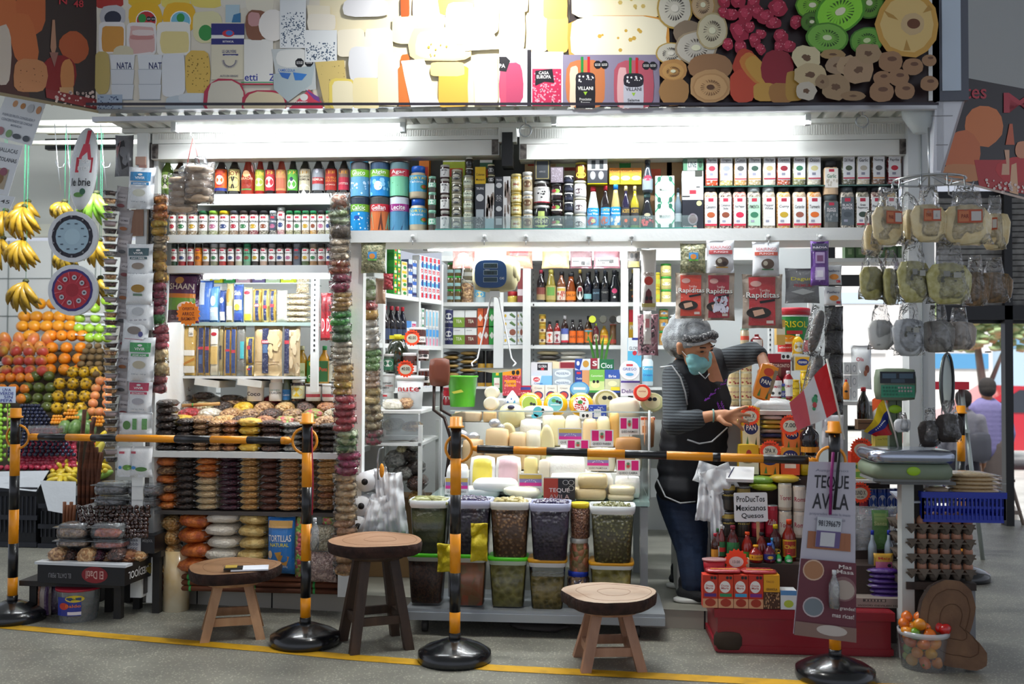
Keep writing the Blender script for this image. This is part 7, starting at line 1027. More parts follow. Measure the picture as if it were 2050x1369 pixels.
q=P(800,930,.65);tag(MB().box((q.x,q.y+.05,.3),(.3,.25,.42),M('8a6c48',.7)).obj('cardboard_box'),'cardboard box under the seed bags of the cabinet','box')
for x0,x1,y0,y1,c_,art,cap_,lab in((764,785,708,745,'3a4a3a','r 0 0 1 1 2c6a4c;e .5 .4 .4 .3 e0e0dc','ccc','green coconut tin in the left corner'),(762,787,748,784,'d8dcdc','t .4 .4 .7 .2 333 conut;t .6 .66 .5 .12 c03c34 cream;e .3 .85 .3 .1 666','ddd','white coconut cream tin in the left corner'),(762,785,784,800,'d4d8d8','r .1 .2 .5 .6 c83c44','ddd','half hidden white tin under the coconut cream'),(802,832,706,750,'4a2418','r 0 .5 1 1 e8e4e0','e8e8e8','large brown spread jar behind the price star'),(834,856,698,722,'3c1c14','r 0 .3 1 .9 e0dcd8;o .3 .5 .2 .2 222;o .7 .5 .2 .2 222','e4e0e0','brown spread jar with octagons, upper'),(834,858,738,772,'3c1c14','r 0 .3 1 .9 e0dcd8;o .3 .5 .2 .2 222;o .7 .5 .2 .2 222','e4e0e0','brown spread jar with octagons, lower'),(815,850,655,690,'48201a','r 0 .4 1 .95 e4e0dc;t .7 .7 .4 .2 333 000','e8e8e8','brown spread jar behind the upper price star')):
 cx,zb,w_,h_=bx4(x0,x1,y0,y1,.6);t=thing('spread_jar',lab,'jar',(cx,.65,zb));jar(t,w_,h_,c_,cap_,art,neck=.95)
cx,zb,w_,h_=bx4(788,846,752,822,.5);t=thing('white_bucket','white lidded bucket reading nute','bucket',(cx,.56,zb));MB().lathe([(w_*.4,0),(w_*.47,h_*.9)],M('e8eaea',.3),seg=20).obj('bucket',t);MB().lathe([(w_*.5,h_*.88),(w_*.5,h_*.99),(w_*.46,h_)],M('f0f2f2',.3),seg=20).obj('lid',t);MB().art('t .5 .3 .7 .24 c03034 nute;t .5 .46 .4 .05 888 family size;o .86 .26 .05 .06 222',cyl(w_*.48,h_*.2,h_*.6,1.2),seg=6,eps=.0006).obj('label',t)
cx,zb,w_,h_=bx4(762,815,668,750,.62);t=thing('oil_jug','big dark oil jug with yellow handle','jug',(cx,.72,zb));MB().lathe([(w_*.45,0),(w_*.5,h_*.5),(w_*.3,h_*.8),(w_*.16,h_*.88)],M('1c2414',.1,coat=1),seg=16).obj('jug',t);MB().box((0,0,h_*.93),(w_*.6,.03,.02),M('d8d020',.4)).lathe([(w_*.15,h_*.86),(w_*.15,h_)],'d8c820',seg=12).obj('handle',t)
starburst(825,676,.5,17,OFE('40.00'),'round orange price tag 40.00, upper one by the brown jars',n=16);starburst(812,738,.45,18,OFE('40.00'),'round orange price tag 40.00, lower one by the brown jars',n=16)
def herb(x0,x1,y0,y1,Y,label,fd='herb'):return bag_it('herb_bag',x0,x1,y0,y1,Y,label,'bag',FD[fd],'r .3 .3 .72 .62 2c88c8;r .3 .55 .72 .62 6ab840;e .5 .46 .14 .1 d88a3c',d=.05)
herb(720,770,484,546,-.03,'clear herb bag with blue and green label under the beam, left');bag_it('red_candy_bag',766,786,546,580,-.0,'bag of pink sweets below the left herb bag','bag',FD['red'],d=.03);bag_it('paper_bundle',750,770,556,608,.1,'bundle of brown sachets below the left herb bag','bag','9a7454',d=.04)
BLK2=M('16161a',.4)
def cbox(x0,x1,y0,y1,Y,label,fill,d=.14,lid=True):
 cx,zb,w_,h_=bx4(x0,x1,y0,y1,Y);t=thing('clear_box',label,'box',(cx,Y+d/2,zb),'clear lidded fruit boxes');f=film('e4eaee',.12,18,.7)
 MB().sup((0,0,h_*.36),(w_*.42,d*.42,h_*.34),fill,.5,.3,jit=.15,jf=30,n=14,k=6).obj('fruit',t);MB().sup((0,0,h_*.4),(w_*.46,d*.46,h_*.4),f,.2,.2,n=12,k=6).obj('tray',t);MB().box((0,0,h_*.78),(w_*1.04,d*1.04,.004),f).sup((0,0,h_*.86),(w_*.42,d*.42,h_*.14),f,.3,.3,n=12,k=4).obj('lid',t)
for a_ in((182,250,966,992,-.0,'clear box of dark dates, upper left pair',FD['dark']),(250,318,968,994,.0,'clear box of dark dates, upper right pair',FD['raisin']),(182,250,994,1014,.0,'clear box of dark dates, lower left pair',FD['dark']),(252,308,996,1018,.0,'clear box of dark dates, lower right pair',FD['dark']),(106,168,1050,1080,-.12,'clear box of brown dried fruit beside the orange one',FD['nut']),(174,246,1050,1080,-.12,'clear box of orange dried fruit, upper',food('e0501c','f07a3c',60)),(106,172,1080,1096,-.12,'clear box of brown dried fruit, lower',FD['nut']),(176,246,1080,1100,-.12,'clear box of orange dried fruit, lower',food('d0401c','e86a3c',60))):cbox(*a_)
dt=MB().sup((0,0,0),(.017,.0115,.0115),M('24120c',.2,c2='3c2014',coat=.8,vs=60),1,1,n=8,k=6,jit=.1).obj('date');dm=dt.data;bpy.data.objects.remove(dt)
fruits('date','shiny dark date in the loose heap','date',dm,'loose dark dates',[(1016+i*8,158+i*2-(i>5)*-14,296-(i>2)*4,13+i//2,.0-i*.012)for i in range(8)],.8)
cx,zb,w_,h_=bx4(70,225,1132,1172,-.2);dd=.3;t=thing('date_tray_box','black cardboard tray box with red oval and inverted lettering','box',(cx+.03,-.02,zb),rz=-.08)
mb=MB().box((0,0,h_/2),(w_+.07,dd,h_),BLK2).box((0,-dd/2+.02,h_),(w_+.09,.06,.012),M('d8dce0',.4));mb.art('e .34 .5 .15 .42 8a1c24;t .34 .5 .2 .4 d8b0a8 El Datil;t .74 .4 .26 .24 8a8a8e EL DATIL PERU',lambda u,v,e:((.5-u)*(w_+.07),-dd/2-.001-e,h_*v),eps=.0004);mb.art('t .6 .5 .6 .5 d8d8d8 MEDJOOL;d 14 .02 .1 .3 .9 .1 8a7a30',lambda u,v,e:((w_+.07)/2+.001+e,dd*(.5-u),h_*v),eps=.0004);mb.obj('tray',t)
for i in range(9):x=90+i*20;lying(x,x+34,1100+(i%3)*4,1128+(i%2)*4,-.14+.03*(i%3),['nut','raisin','almond','peanut','plum'][i%5],'bag or pack of dried fruit on the black tray box, %s'%nth(i,9),'packs on the black tray box',dp=.1,seed=i)
t=thing('low_table','small dark low table under the black tray boxes','table',G(170,1225));o_=t.location.copy();MB().box((0,.0,zb-.015),(.5,.3,.025),M('2c2a28',.6)).obj('tabletop',t)
for x_,y_ in((-.2,-.1),(.22,-.1),(-.2,.1),(.22,.1)):MB().box((x_,y_,zb/2-.012),(.035,.035,zb-.025),M('242220',.6)).obj('leg',t)
tb=bx4(225,340,1070,1105,-.0);t=thing('date_shelf_box','black carton with white label holding the loose dates and clear boxes','box',(P(250,1080,.1).x,.1,tb[1]));w_=.42
mb=MB().box((0,0,tb[3]/2),(w_,.26,tb[3]),BLK2).art('r .68 .05 .84 1 d8dce0;t .76 .5 .1 .6 667 aaa|bbb|ccc;t .92 .3 .12 .2 999 MEDJOOL',flat(-w_/2,tb[3],w_,tb[3],-.131));mb.obj('carton',t);zz=P(230,1015,.02).z-tb[1];MB().box((0,.02,(tb[3]+zz)/2),(w_-.03,.18,zz-tb[3]),film('c8d0d4',.15,4,.5)).obj('clear_bin',t)
t=thing('dark_stool','dark stool under the date cartons, right of the low table','stool',G(285,1215));hh=tb[1]
MB().box((0,0,hh-.015),(.3,.26,.03),M('2a2624',.6)).obj('seat',t)
for x_,y_ in((-.12,-.1),(.12,-.1),(-.12,.1),(.12,.1)):MB().box((x_,y_,hh/2-.015),(.035,.035,hh-.03),M('242220',.6)).obj('leg',t)
p_=G(157,1238);h_=.145;t=thing('sauce_bucket','clear bucket of dark fruit with blue label and red rim','bucket',p_);MB().lathe([(.085,0),(.1,h_)],film('c8d0d0',.3,4,.5),seg=20,caps=False).obj('bucket',t);MB().lathe([(.082,.003),(.088,h_*.55)],FD['raisin'],seg=20).obj('fruit',t);MB().lathe([(.104,h_),(.104,h_+.01)],'a81c34',seg=20).obj('lid',t);MB().art('r .2 .1 .8 .95 2c3a98;e .65 .16 .22 .16 d8c030;t .65 .16 .3 .12 3a5a2c Bells;e .4 .5 .12 .16 c83c2c;t .62 .48 .34 .14 e87a2c Baldo;r .5 .75 .8 .9 e8e0e8',cyl(.1,.03,.1,1.0),seg=8,eps=.0005).obj('label',t)
q=G(95,1222);bag_it('foil_pack',70,96,1168,1226,-.1,'upright pack with purple edge beside the sauce bucket','pack','9a8c84','r 0 0 .3 1 8a5030;r .75 0 1 1 4a2c5a',d=.06,z=.002);bag_it('foil_pack',93,120,1170,1224,-.07,'dark purple pack behind the sauce bucket','pack','3a2c44',d=.05,z=.002)
t=thing('cinnamon_bundle','tall bundle of brown cinnamon sticks standing in a box','cinnamon',G(176,1130));o_=t.location.copy()
t.location=(P(176,1050,.3).x,.3,0);bz=P(176,1050,.3).z
for i in range(9):x_=(-.045+.011*i);zt=P(176,[820,900,835,900,890,905,845,895,905][i],.3).z;MB().tube([(x_,.01*(i%2),bz-.05),(x_*1.1,.01*(i%2),(bz+zt)/2),(x_*.6+.02*(i%3),0,zt)],.011,CIN,7).obj('cinnamon_stick',t)
for i in range(4):MB().tube([(-.1+i*.016,-.05,P(150,1046,.3).z-.02),(-.1+i*.018,-.05,P(150,1002+i%2*6,.3).z)],.009,M('8a5434',.6),7).obj('cinnamon_stick',t)
MB().box((-.02,.02,(bz-.05)/2+.0),(.24,.14,bz-.05),M('201c1a',.7)).obj('box',t)
t=thing('film_roll','standing roll of stretch film, yellowish, beside the low stool','roll',G(352,1220));r_=26/S(352,1150,.1)*1.0;hh=P(352,1100,t.location.y).z
MB().lathe([(r_,0),(r_,hh),(r_*.55,hh),(r_*.5,hh-.03)],M('dcb878',.25,c2='f0e4c8',vs=4,kind='n',coat=.8,fac=(.35,.6)),seg=24).obj('film',t);MB().lathe([(r_*.55,hh-.02),(r_*.55,hh+.006),(r_*.45,hh+.006),(r_*.45,hh-.02)],'b09a70',seg=16).obj('core',t)
# the woman at the counter
def body(name,caps,m_,parent=None,vox=.007,sm=4,loc=None,kind=None):
 """one continuous skin grown over tapered limbs (p0, r0, p1, r1[, squash])"""
 mb=MB()
 for c_ in caps:
  p0,r0,p1,r1=Vector(c_[0]),c_[1],Vector(c_[2]),c_[3];n=max(2,int((p1-p0).length/(min(r0,r1)*.35))+1)
  for i in range(n):
   t=i/(n-1);r_=r0+(r1-r0)*t;q=c_[4]if len(c_)>4 else(1,1,1);mb.sup(p0.lerp(p1,t),(r_*q[0],r_*q[1],r_*q[2]),m_,1,1,n=10,k=6)
 o=mb.obj(name,parent);md=o.modifiers.new('remesh','REMESH');md.mode='VOXEL';md.voxel_size=vox;md.use_smooth_shade=True
 s2=o.modifiers.new('smooth','SMOOTH');s2.factor=.5;s2.iterations=sm;return o
SKIN=M('b8805c',.5,sub=.15);VX=thing('person','woman in hair net, face mask, striped grey sweater and black apron leaning over the counter','person',(0,0,0))
Q=lambda x,y,Y:P(x,y,Y)
hip=Q(1383,990,.34);chest=Q(1395,800,.24);sh1=Q(1352,752,.14);sh2=Q(1438,728,.36);neck=Q(1392,722,.2)
el1=Q(1350,848,-.0);wr1=Q(1425,832,-.06);hd1=Q(1452,832,-.08);el2=Q(1505,706,.28);wr2=Q(1524,712,.2);hd2=Q(1532,735,.14)
hc=Q(1388,692,.1)
fd=Vector((.62,-.62,-.42)).normalized();up_=Vector((.18,-.38,.9));up_=(up_-fd*up_.dot(fd)).normalized();sd_=fd.cross(up_)
H=lambda f,u,s:hc+fd*f+up_*u+sd_*s
B=[(hip,.12,chest,.14,(1.1,.85,1)),(chest,.14,neck,.09,(1.15,.9,.9)),(sh1,.06,chest,.1),(sh2,.06,chest,.1),(neck,.055,hc,.06),(H(0,.01,0),.085,H(-.03,.02,0),.088,(.95,.95,1)),(H(.035,-.045,0),.062,H(.05,-.085,0),.04),(H(.085,-.01,0),.012,H(.1,-.035,0),.015),(H(.05,-.03,.035),.03,H(.05,-.03,-.035),.03),(H(.0,-.02,.085),.016,H(-.008,.012,.088),.018),(H(.0,-.02,-.085),.016,H(-.008,.012,-.088),.018),(H(.07,.022,.03),.02,H(.07,.022,-.03),.02),(el1,.036,wr1,.026),(wr1,.026,hd1,.03,(1,.6,1)),(el2,.036,wr2,.026),(wr2,.026,hd2,.03,(1,.8,1))]
for i,(dx,dy,L_)in enumerate(((34,-12,1),(38,-2,1.05),(37,7,1),(30,14,.85))):
 a=Q(1462,826+i*5,-.09+.004*i);b=Q(1462+dx*.5,826+i*5+dy*.55,-.105);c_=Q(1462+dx*.85*L_,826+i*5+dy+1,-.10);d=Q(1462+dx*L_,829+i*5+dy*1.2,-.085)
 B+=[(hd1,.02,a,.0125),(a,.0115,b,.010),(b,.010,c_,.0088),(c_,.0088,d,.0075)]
a=Q(1440,838,-.1);B+=[(a,.014,Q(1452,848,-.12),.011),(Q(1452,848,-.12),.011,Q(1464,851,-.12),.0085)]
for i in range(4):
 a=Q(1527+i*6,735-i*1.2,.1);b=Q(1528+i*6.4,748-i*1.3,.08);c_=Q(1529+i*6,758-i*1.5,.095);B+=[(hd2,.02,a,.0115),(a,.011,b,.0098),(b,.0098,c_,.008)]
B+=[(hd2,.016,Q(1520,744,.12),.012),(Q(1520,744,.12),.012,Q(1520,757,.13),.0085)]
B+=[(hip+Vector((-.07,0,-.04)),.09,Q(1383,1100,.26),.06),(Q(1383,1100,.26),.06,Q(1388,1175,.2),.04),(hip+Vector((.05,.05,-.04)),.09,Q(1402,1090,.42),.06),(Q(1402,1090,.42),.06,Q(1372,1152,.55),.04)]
body('body',B,SKIN,VX,.0055,3)
SW=M('24282c',.9,c2='474d52',vs=1,bump=.3,bs=220)
nt=SW.node_tree;wv=nt.nodes.new('ShaderNodeTexWave');wv.inputs['Scale'].default_value=22;wv.bands_direction='Z';wv.inputs['Distortion'].default_value=1.2
nt.links.new(nt.nodes['Texture Coordinate'].outputs['Object'],wv.inputs[0]);nt.links.new(wv.outputs[0],[n for n in nt.nodes if n.type=='VALTORGB'][0].inputs[0])
body('sweater',[(sh1,.068,el1,.058),(el1,.057,el1.lerp(wr1,.62),.046),(sh2,.07,el2,.058),(el2,.055,el2.lerp(wr2,.75),.045),(sh1,.068,chest,.13),(sh2,.07,chest,.12),(neck+Vector((-.03,.03,-.04)),.08,chest,.13,(1.1,.9,.8))],SW,VX,.008,5)
AP=M('0c0d12',.75,c2='14161e',vs=5,bump=.25,bs=14)
body('apron',[(hip+Vector((0,-.02,.13)),.168,chest,.16,(1.05,.92,1)),(hip+Vector((-.03,-.04,.04)),.16,hip+Vector((.04,-.04,.04)),.15,(1,.95,.6)),(chest,.158,neck+Vector((0,.03,-.05)),.085,(1.1,.9,.9)),(chest,.14,sh2+Vector((-.03,-.02,0)),.085),(chest,.145,sh1+Vector((.04,.01,.01)),.08),(neck+Vector((-.02,.02,-.04)),.085,sh1+Vector((.05,.01,.015)),.08),(neck+Vector((0,.0,-.06)),.09,sh2+Vector((-.03,0,0)),.085)],AP,VX,.008,6)
mb=MB();PIP=M('b0b2b4',.6)
F=lambda L_,dy=0:[P(x,y,Y)for x,y,Y in L_]
mb.tube(F([(1322,735,.0),(1345,732,-.035),(1362,755,-.03),(1372,785,-.03),(1376,810,0)]),.0035,PIP).tube(F([(1399,745,.03),(1412,758,.02),(1420,748,.03)]),.003,PIP).tube(F([(1376,880,.06),(1400,888,.04),(1425,884,.06),(1456,856,.14)]),.004,PIP).tube(F([(1316,960,.2),(1332,994,.15),(1362,1007,.1),(1392,1004,.12)]),.004,PIP)
mb.obj('apron_piping',VX)
VIO=M('8a3ab8',.6);mb=MB()
for i in range(13):q=P(1412+i*3.4,800-i*3.2+(i%3)*2,.05+.012*i);mb.box(q,(.005,.002,.02 if i%2 else .014),VIO,ry=.5+.3*(i%3))
for i in range(10):q=P(1436+i*1.6,806+(i%5)*4,.12);mb.box(q,(.004,.002,.016),VIO,ry=.2*(i%4))
mb.obj('apron_print',VX)
JN=M('1c2840',.8,c2='2c4060',vs=7,bump=.5,bs=22)
for nm,L_ in(('jeans',[(hip+Vector((-.035,.0,-.01)),.142,Q(1383,1095,.26),.082),(Q(1383,1095,.26),.08,Q(1388,1168,.2),.062),(hip+Vector((.03,.02,-.01)),.135,Q(1402,1090,.42),.08),(Q(1402,1090,.42),.078,Q(1374,1140,.55),.06)]),):body(nm,L_,JN,VX,.008,4)
for i,(x,y,Y,xt)in enumerate(((1368,1188,.2,1400),(1352,1160,.52,1372))):
 a=Q(x,y,Y);a.z=.125;b=Q(xt,y,Y-.06);b.z=.12;body('shoe',[(a,.036,b,.034,(1,1,.8)),(a+Vector((.01,.02,.03)),.035,a+Vector((.01,.02,.05)),.035)],M('15161a',.7,bump=.4,bs=200),VX,.006,2)
 m_=(a+b)/2;MB().sup((m_.x,m_.y,.099),((b.x-a.x)/2+.05,.045,.011),M('e4e4e0',.5),.4,.7,n=16,k=5).obj('shoe_sole',VX)
NETM=M('a4a9ad',.9,c2='6c7074',vs=28,bump=.5,bs=160,fac=(.35,.75))
body('hair',[(H(-.03,.035,0),.094,H(-.05,.0,0),.095)],M('2a2624',.9,c2='6a6866',vs=60,bump=.5,bs=120),VX,.007,3)
body('hair_net',[(H(-.04,.035,0),.106,H(-.085,.0,0),.098),(H(-.02,.055,0),.092,H(-.07,.055,0),.094)],NETM,VX,.007,3)
mb=MB();mb.tube([H(.03+.052*cos(a),.068-.03*abs(sin(a)),.088*sin(a))for a in[-1.5+.3*k for k in range(11)]],.009,M('c8c8c8',.9,bump=1,bs=150),7);mb.tube([H(.008+.065*cos(a),.09-.03*abs(sin(a)),.098*sin(a))for a in[-1.5+.3*k for k in range(11)]],.018,M('3a3a3c',.95,c2='a8a8a8',vs=110,fac=(.5,.7)),7);mb.obj('net_band',VX)
body('face_mask',[(H(.052,-.04,.042),.036,H(.052,-.04,-.042),.036),(H(.062,-.06,.03),.04,H(.062,-.06,-.03),.04),(H(.06,-.09,.02),.032,H(.06,-.09,-.02),.032),(H(.088,-.045,.008),.03,H(.088,-.045,-.008),.03)],M('8ac8cc',.7,bump=.2,bs=30),VX,.005,2)
mb=MB()
for s_ in(-1,1):
 mb.sup(H(.083,.012,.032*s_),(.011,.011,.006),M('2a1c16',.3),n=8,k=5).tube([H(.088,.032,.018*s_),H(.09,.036,.034*s_),H(.08,.033,.05*s_)],.003,M('2a1e18',.8)).tube([H(.06,-.04,.065*s_),H(.01,-.01,.088*s_)],.0015,M('e8e8e8',.5))
mb.obj('eyes_and_brows',VX)
MB().tube([wr1.lerp(hd1,.1)+Vector((0,.028*cos(t),.028*sin(t)))for t in[k*pi/5 for k in range(10)]],.004,M('6a9088',.5),cl=True).obj('bracelet',VX);q=Q(1476,843,-.1);MB().tube([q+Vector((0,.011*cos(t),.011*sin(t)))for t in[k*pi/5 for k in range(10)]],.0022,M('e0c070',.2,m=1),cl=True).obj('ring',VX)
def brick(x0,x1,y0,y1,Y,label,c_,art,z=None,d=.07,tl=0,rz=0,name='flour_pack'):
 cx,zb,w_,h_=bx4(x0,x1,y0,y1,Y,z);t=thing(name,label,'pack',(cx,Y+d/2,zb),rz=rz,ry=tl);MB().sup((0,0,h_/2),(w_/2,d/2,h_/2),M(c_,.3,coat=.7,bump=.3,bs=40),.28,.28,n=16,k=10,jit=.03).obj('pack',t);MB().art(art,flat(-w_*.47,h_*.96,w_*.94,h_*.92,-d/2-.0025),eps=.0004).obj('label',t);return t
PAN=lambda top,bot:'r 0 0 1 .45 %s;r 0 .45 1 1 %s;e .5 .5 .4 .17 1c2058;t .5 .5 .56 .13 f4f0e0 PAN;e .5 .2 .3 .12 c84020;p 4a7a30 .2 .95 .3 .7 .36 .95;p 3a5a24 .7 .98 .8 .72 .84 .98'%(top,bot)
brick(1505,1541,726,800,.06,'orange flour pack held up in her raised hand','e8841c',PAN('f0941c','e88a20')+';r .8 .1 1 .8 8a7a60',tl=.28,d=.07)
# right counter
YD=M('3a2c26',.7);mb=MB();a=P(1412,1225,-.36);b=P(1800,1225,-.36);zA_=P(1600,1222,-.38).z;h1=P(1500,1128,-.22).z;h2=P(1500,1076,-.06).z;h3=P(1540,954,.02).z
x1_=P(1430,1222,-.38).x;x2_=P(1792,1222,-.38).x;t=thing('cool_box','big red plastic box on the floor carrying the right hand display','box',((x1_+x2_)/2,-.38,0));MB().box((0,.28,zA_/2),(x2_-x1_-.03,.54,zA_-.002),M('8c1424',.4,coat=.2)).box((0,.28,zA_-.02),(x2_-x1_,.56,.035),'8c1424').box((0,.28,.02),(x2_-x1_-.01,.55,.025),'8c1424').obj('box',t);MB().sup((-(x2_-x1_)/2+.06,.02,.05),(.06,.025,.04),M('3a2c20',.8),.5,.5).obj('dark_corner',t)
xa=P(1440,1100,-.2).x;xb=P(1815,1100,-.2).x
def step(y0,y1,z1,lb,z0=zA_+.001):o=MB().box(((xa+xb)/2,(y0+y1)/2,(z0+z1)/2),(xb-xa,y1-y0-.004,z1-z0),YD).obj('display_step');tag(o,lb,'display step')
step(-.22,-.06,h1,'dark low step of the right display under the sauce bottles');step(-.06,.04,h2,'dark middle step of the right display under the cans');step(.04,.16,h3,'dark high step of the right display under the flour packs')
for i,(x0,x1,c1,c2_,lab)in enumerate(((1407,1437,'c8341c','5a2c7a','violet'),(1438,1468,'d03c1c','2c8a5c','green'),(1469,1498,'c8381c','3ca0d0','blue'),(1499,1528,'c8301c','7a2c8a','purple'),(1529,1561,'e09c1c','e0b020','yellow'))):
 box_it('mole_box',x0,x1,1151,1219,-.37,'food box with white oval and %s band in the front row'%lab,'box',('r 0 0 1 .62 %s;e .45 .36 .36 .18 f0ece8;t .45 .36 .5 .14 c03028 Dona|Maria;r .1 .56 .9 .66 %s;r 0 .72 1 1 d8a078;e .5 .84 .36 .12 a83420;o .6 .08 .1 .05 222;o .82 .08 .1 .05 222'%(c1,c2_))if i<4 else 'r 0 0 1 .5 e8a820;t .4 .2 .5 .06 8a4a1c TACO;r 0 .5 1 1 4a2c1c;d 40 .02 .55 .98 .98 .04 c89a70;t .5 .42 .7 .07 3a2010 GRANOLA',c1,d=.06,z=zA_+.001)
box_it('white_pack',1563,1595,1182,1230,-.372,'white pack with blue and green top beside the boxes','pack','r 0 0 1 .25 5a90c8;e .5 .7 .3 .2 b8c84a','dce0e4',d=.07,z=zA_+.001)
for x0,x1,y0,lab in((1412,1484,1137,'left'),(1484,1555,1141,'right')):q=P((x0+x1)/2,1146,-.33);tag(MB().sup((0,0,0),(.075,.045,.009),M('a81c28',.35,crink=25),.6,.4).art('r .1 .3 .9 .5 e0b040',lambda u,v,e:((u-.5)*.14,-.04+.05*v,.009+e)).obj('flat_packet',None,(q.x,-.32,P(1480,1151,-.37).z+.01)),'red flat packet lying on the box row, %s'%lab,'packet')
sc_=[(1424,1441,1068,'soy','3a1810','b02034','r 0 .3 1 1 d8902c'),(1431,1444,1058,'soy','5a2018','2c6a3c','r 0 .2 1 1 c8ccc8'),(1438,1453,1051,'soy','6a1c14','d8d8d4','r 0 0 1 1 2c6a3c;r 0 .4 1 .7 c82c2c'),(1455,1481,1052,'round','4a1412','7a2034','r 0 0 1 1 2c7a44;p e0e0d8 0 .7 1 .2 1 .5 0 1;t .5 .5 .7 .3 2c5a3c Bufalo'),(1485,1509,1065,'round','8a1c10','e05020','r 0 .5 1 1 4a9a3c'),(1514,1538,1066,'round','6a1c14','1c1c20',None),(1541,1566,1050,'oil','3a1418','d8c020','r 0 .4 1 1 2a1c18;e .5 .6 .3 .2 c8a040'),(1567,1595,1040,'soy','7a1c10','e0481c','r 0 0 1 1 d8b02c;r .08 .08 .92 .92 a83020;t .5 .4 .7 .2 f0d040 Chile')]
for i,(x0,x1,y0,pf,bd,cp,art)in enumerate(sc_):Y=-.14;cx,zb,w_,h_=bx4(x0,x1,y0,1125,Y,h1+.001);t=thing('hot_sauce_bottle','hot sauce bottle with %s cap in the rear sauce row'%['crimson','dark green','white','maroon','orange','black','yellow','bright orange, tallest'][i],'bottle',(cx,Y+.015,h1));bottle(t,w_,h_,bd,cp,art,pf,gl=.08)
for i,(x0,x1,y0,pf,bd,cp,art)in enumerate(((1500,1528,1091,'round','8a1c14','e0a01c','r 0 .1 1 .8 e0a020;t .5 .4 .6 .2 8a2010 Lol'),(1529,1554,1088,'round','5a1428','2c5ac8','r 0 .1 1 .8 24307a;e .5 .5 .2 .2 e8c040'),(1543,1556,1080,'soy','2c5a9a','4ab0e0',None),(1554,1566,1106,'round','2c9a4c','e0b020','e .5 .5 .3 .3 e8f0e8'),(1572,1588,1108,'round','2c9a4c','c82c3c','e .5 .5 .3 .3 e8f0e8'))):
 Y=-.2;cx,zb,w_,h_=bx4(x0,x1,y0,1134,Y,h1+.001);t=thing('small_bottle','small bottle with %s cap in the front sauce row'%['golden','royal blue','sky blue','yellow','red'][i],'bottle',(cx,Y+(.012 if i!=2 else .05),h1));bottle(t,w_,h_,bd,cp,art,pf,gl=.1)
for x0,x1,ys,c_,art,lab in((1444,1471,[948,1001,1050],'3a3430','r 0 0 1 .2 b8a050;r 0 .3 1 .6 24201c;t .5 .4 .7 .1 d8c060 molita','dark glass jar with gold lid'),(1474,1501,[962,1012,1060],'3a342c','r 0 0 1 .2 a89048;t .5 .4 .7 .1 d8c060 noel','dark jar behind the hand lettered sign'),(1530,1556,[982,1046],'a81c30','r .1 .1 .9 .9 b82038;t .5 .5 .5 .2 e8e0d8 Zulia','tall red can beside the hand lettered sign'),(1557,1584,[966,1020,1074],'c8bca8','r 0 .1 1 .9 d8d0c0;t .5 .5 .7 .2 a83048 Toreo','cream can with red script'),(1586,1612,[970,1022,1076],'c8b8a8','r 0 .1 1 .9 d4c8bc;t .5 .5 .7 .2 a83048 Roma','cream can beside the leaflet'),(1503,1529,[1044,1076],'8a1c30','r 0 0 1 .4 c8384c','crimson can under the sign')):
 n=len(ys)-1
 for i in range(n):
  Y=-.02;cx,zb,w_,h_=bx4(x0,x1,ys[i],ys[i+1],Y);zb=h2+.001 if i==n-1 else h2+.001+(n-1-i)*(P(x0,ys[i],Y).z-P(x0,ys[i+1],Y).z);h_=P(x0,ys[i],Y).z-P(x0,ys[i+1],Y).z-.002
  t=thing('drink_can','%s%s'%(lab,'' if n==1 else ', %s of its stack'%['top','bottom'][i]),'can',(cx,Y-.01,zb));can(t,w_,h_,c_,art)
for i in range(5):cx,zb,w_,h_=bx4(1722+i*18,1739+i*18,978,1030,-.02);t=thing('drink_can','blue drink can below the scale, %s'%nth(i,5),'can',(cx,-.0,zb),'blue drink cans');can(t,w_*1.2,h_,'1c3c8c' if i else 'a01c2c','r 0 .1 1 .9 2450a8;e .5 .5 .3 .3 d8dce4;t .5 .5 .3 .2 1c3c8c OK' if i else 'r .1 .1 .9 .9 a82030')
q=P(1760,1033,-.02);tag(MB().box((q.x,.0,q.z-.008),(.24,.1,.012),WHT).obj('can_shelf'),'small white shelf under the blue cans','shelf')
mb=MB();q=P(1503,1015,-.12);w_=66/S(1503,1015,-.12);h_=58/S(1503,1015,-.12);mb.prism([(x*w_/2,z*h_/2)for x,z in((-.94,-1),(.94,-1),(1,-.92),(1,.92),(.94,1),(-.94,1),(-1,.92),(-1,-.92))][::-1],.004,M('e8eaee',.4)).box((.03,.006,-.09),(.014,.005,.14),M('c8a070',.6)).art('t .5 .22 .84 .2 15151a ProDucTos;t .5 .52 .88 .2 15151a Mexicanos;t .54 .8 .66 .2 15151a Quesos',flat(-w_/2,h_/2,w_,h_,-.0025),eps=.0003);o=mb.obj('hand_sign',None,q);o.rotation_euler=(0,-.03,0);tag(o,'white hand lettered sign reading Productos Mexicanos Quesos','sign')
starburst(1474,1122,-.26,24,'e .5 .55 .3 .22 e8d8d0;t .5 .55 .3 .12 666 13.00','orange round price tag leaning by the hot sauces',n=16)
box_it('cream_carton',1458,1500,1118,1140,-.25,'cream carton corner holding the round price tag','box','r 0 0 1 1 e0cfa8','e0cfa8',.03)
cx,zb,w_,h_=bx4(1408,1455,1124,1150,-.3);t=thing('red_tub','flat red tub with clear lid at the left end of the sauces','tub',(cx,-.27,zb));MB().lathe([(w_*.42,0),(w_*.48,h_)],M('a81424',.4),seg=20,sy=.6).obj('tub',t);MB().lathe([(w_*.52,h_),(w_*.52,h_+.008)],M('d8a8a8',.2,coat=1),seg=20,sy=.6).obj('lid',t)
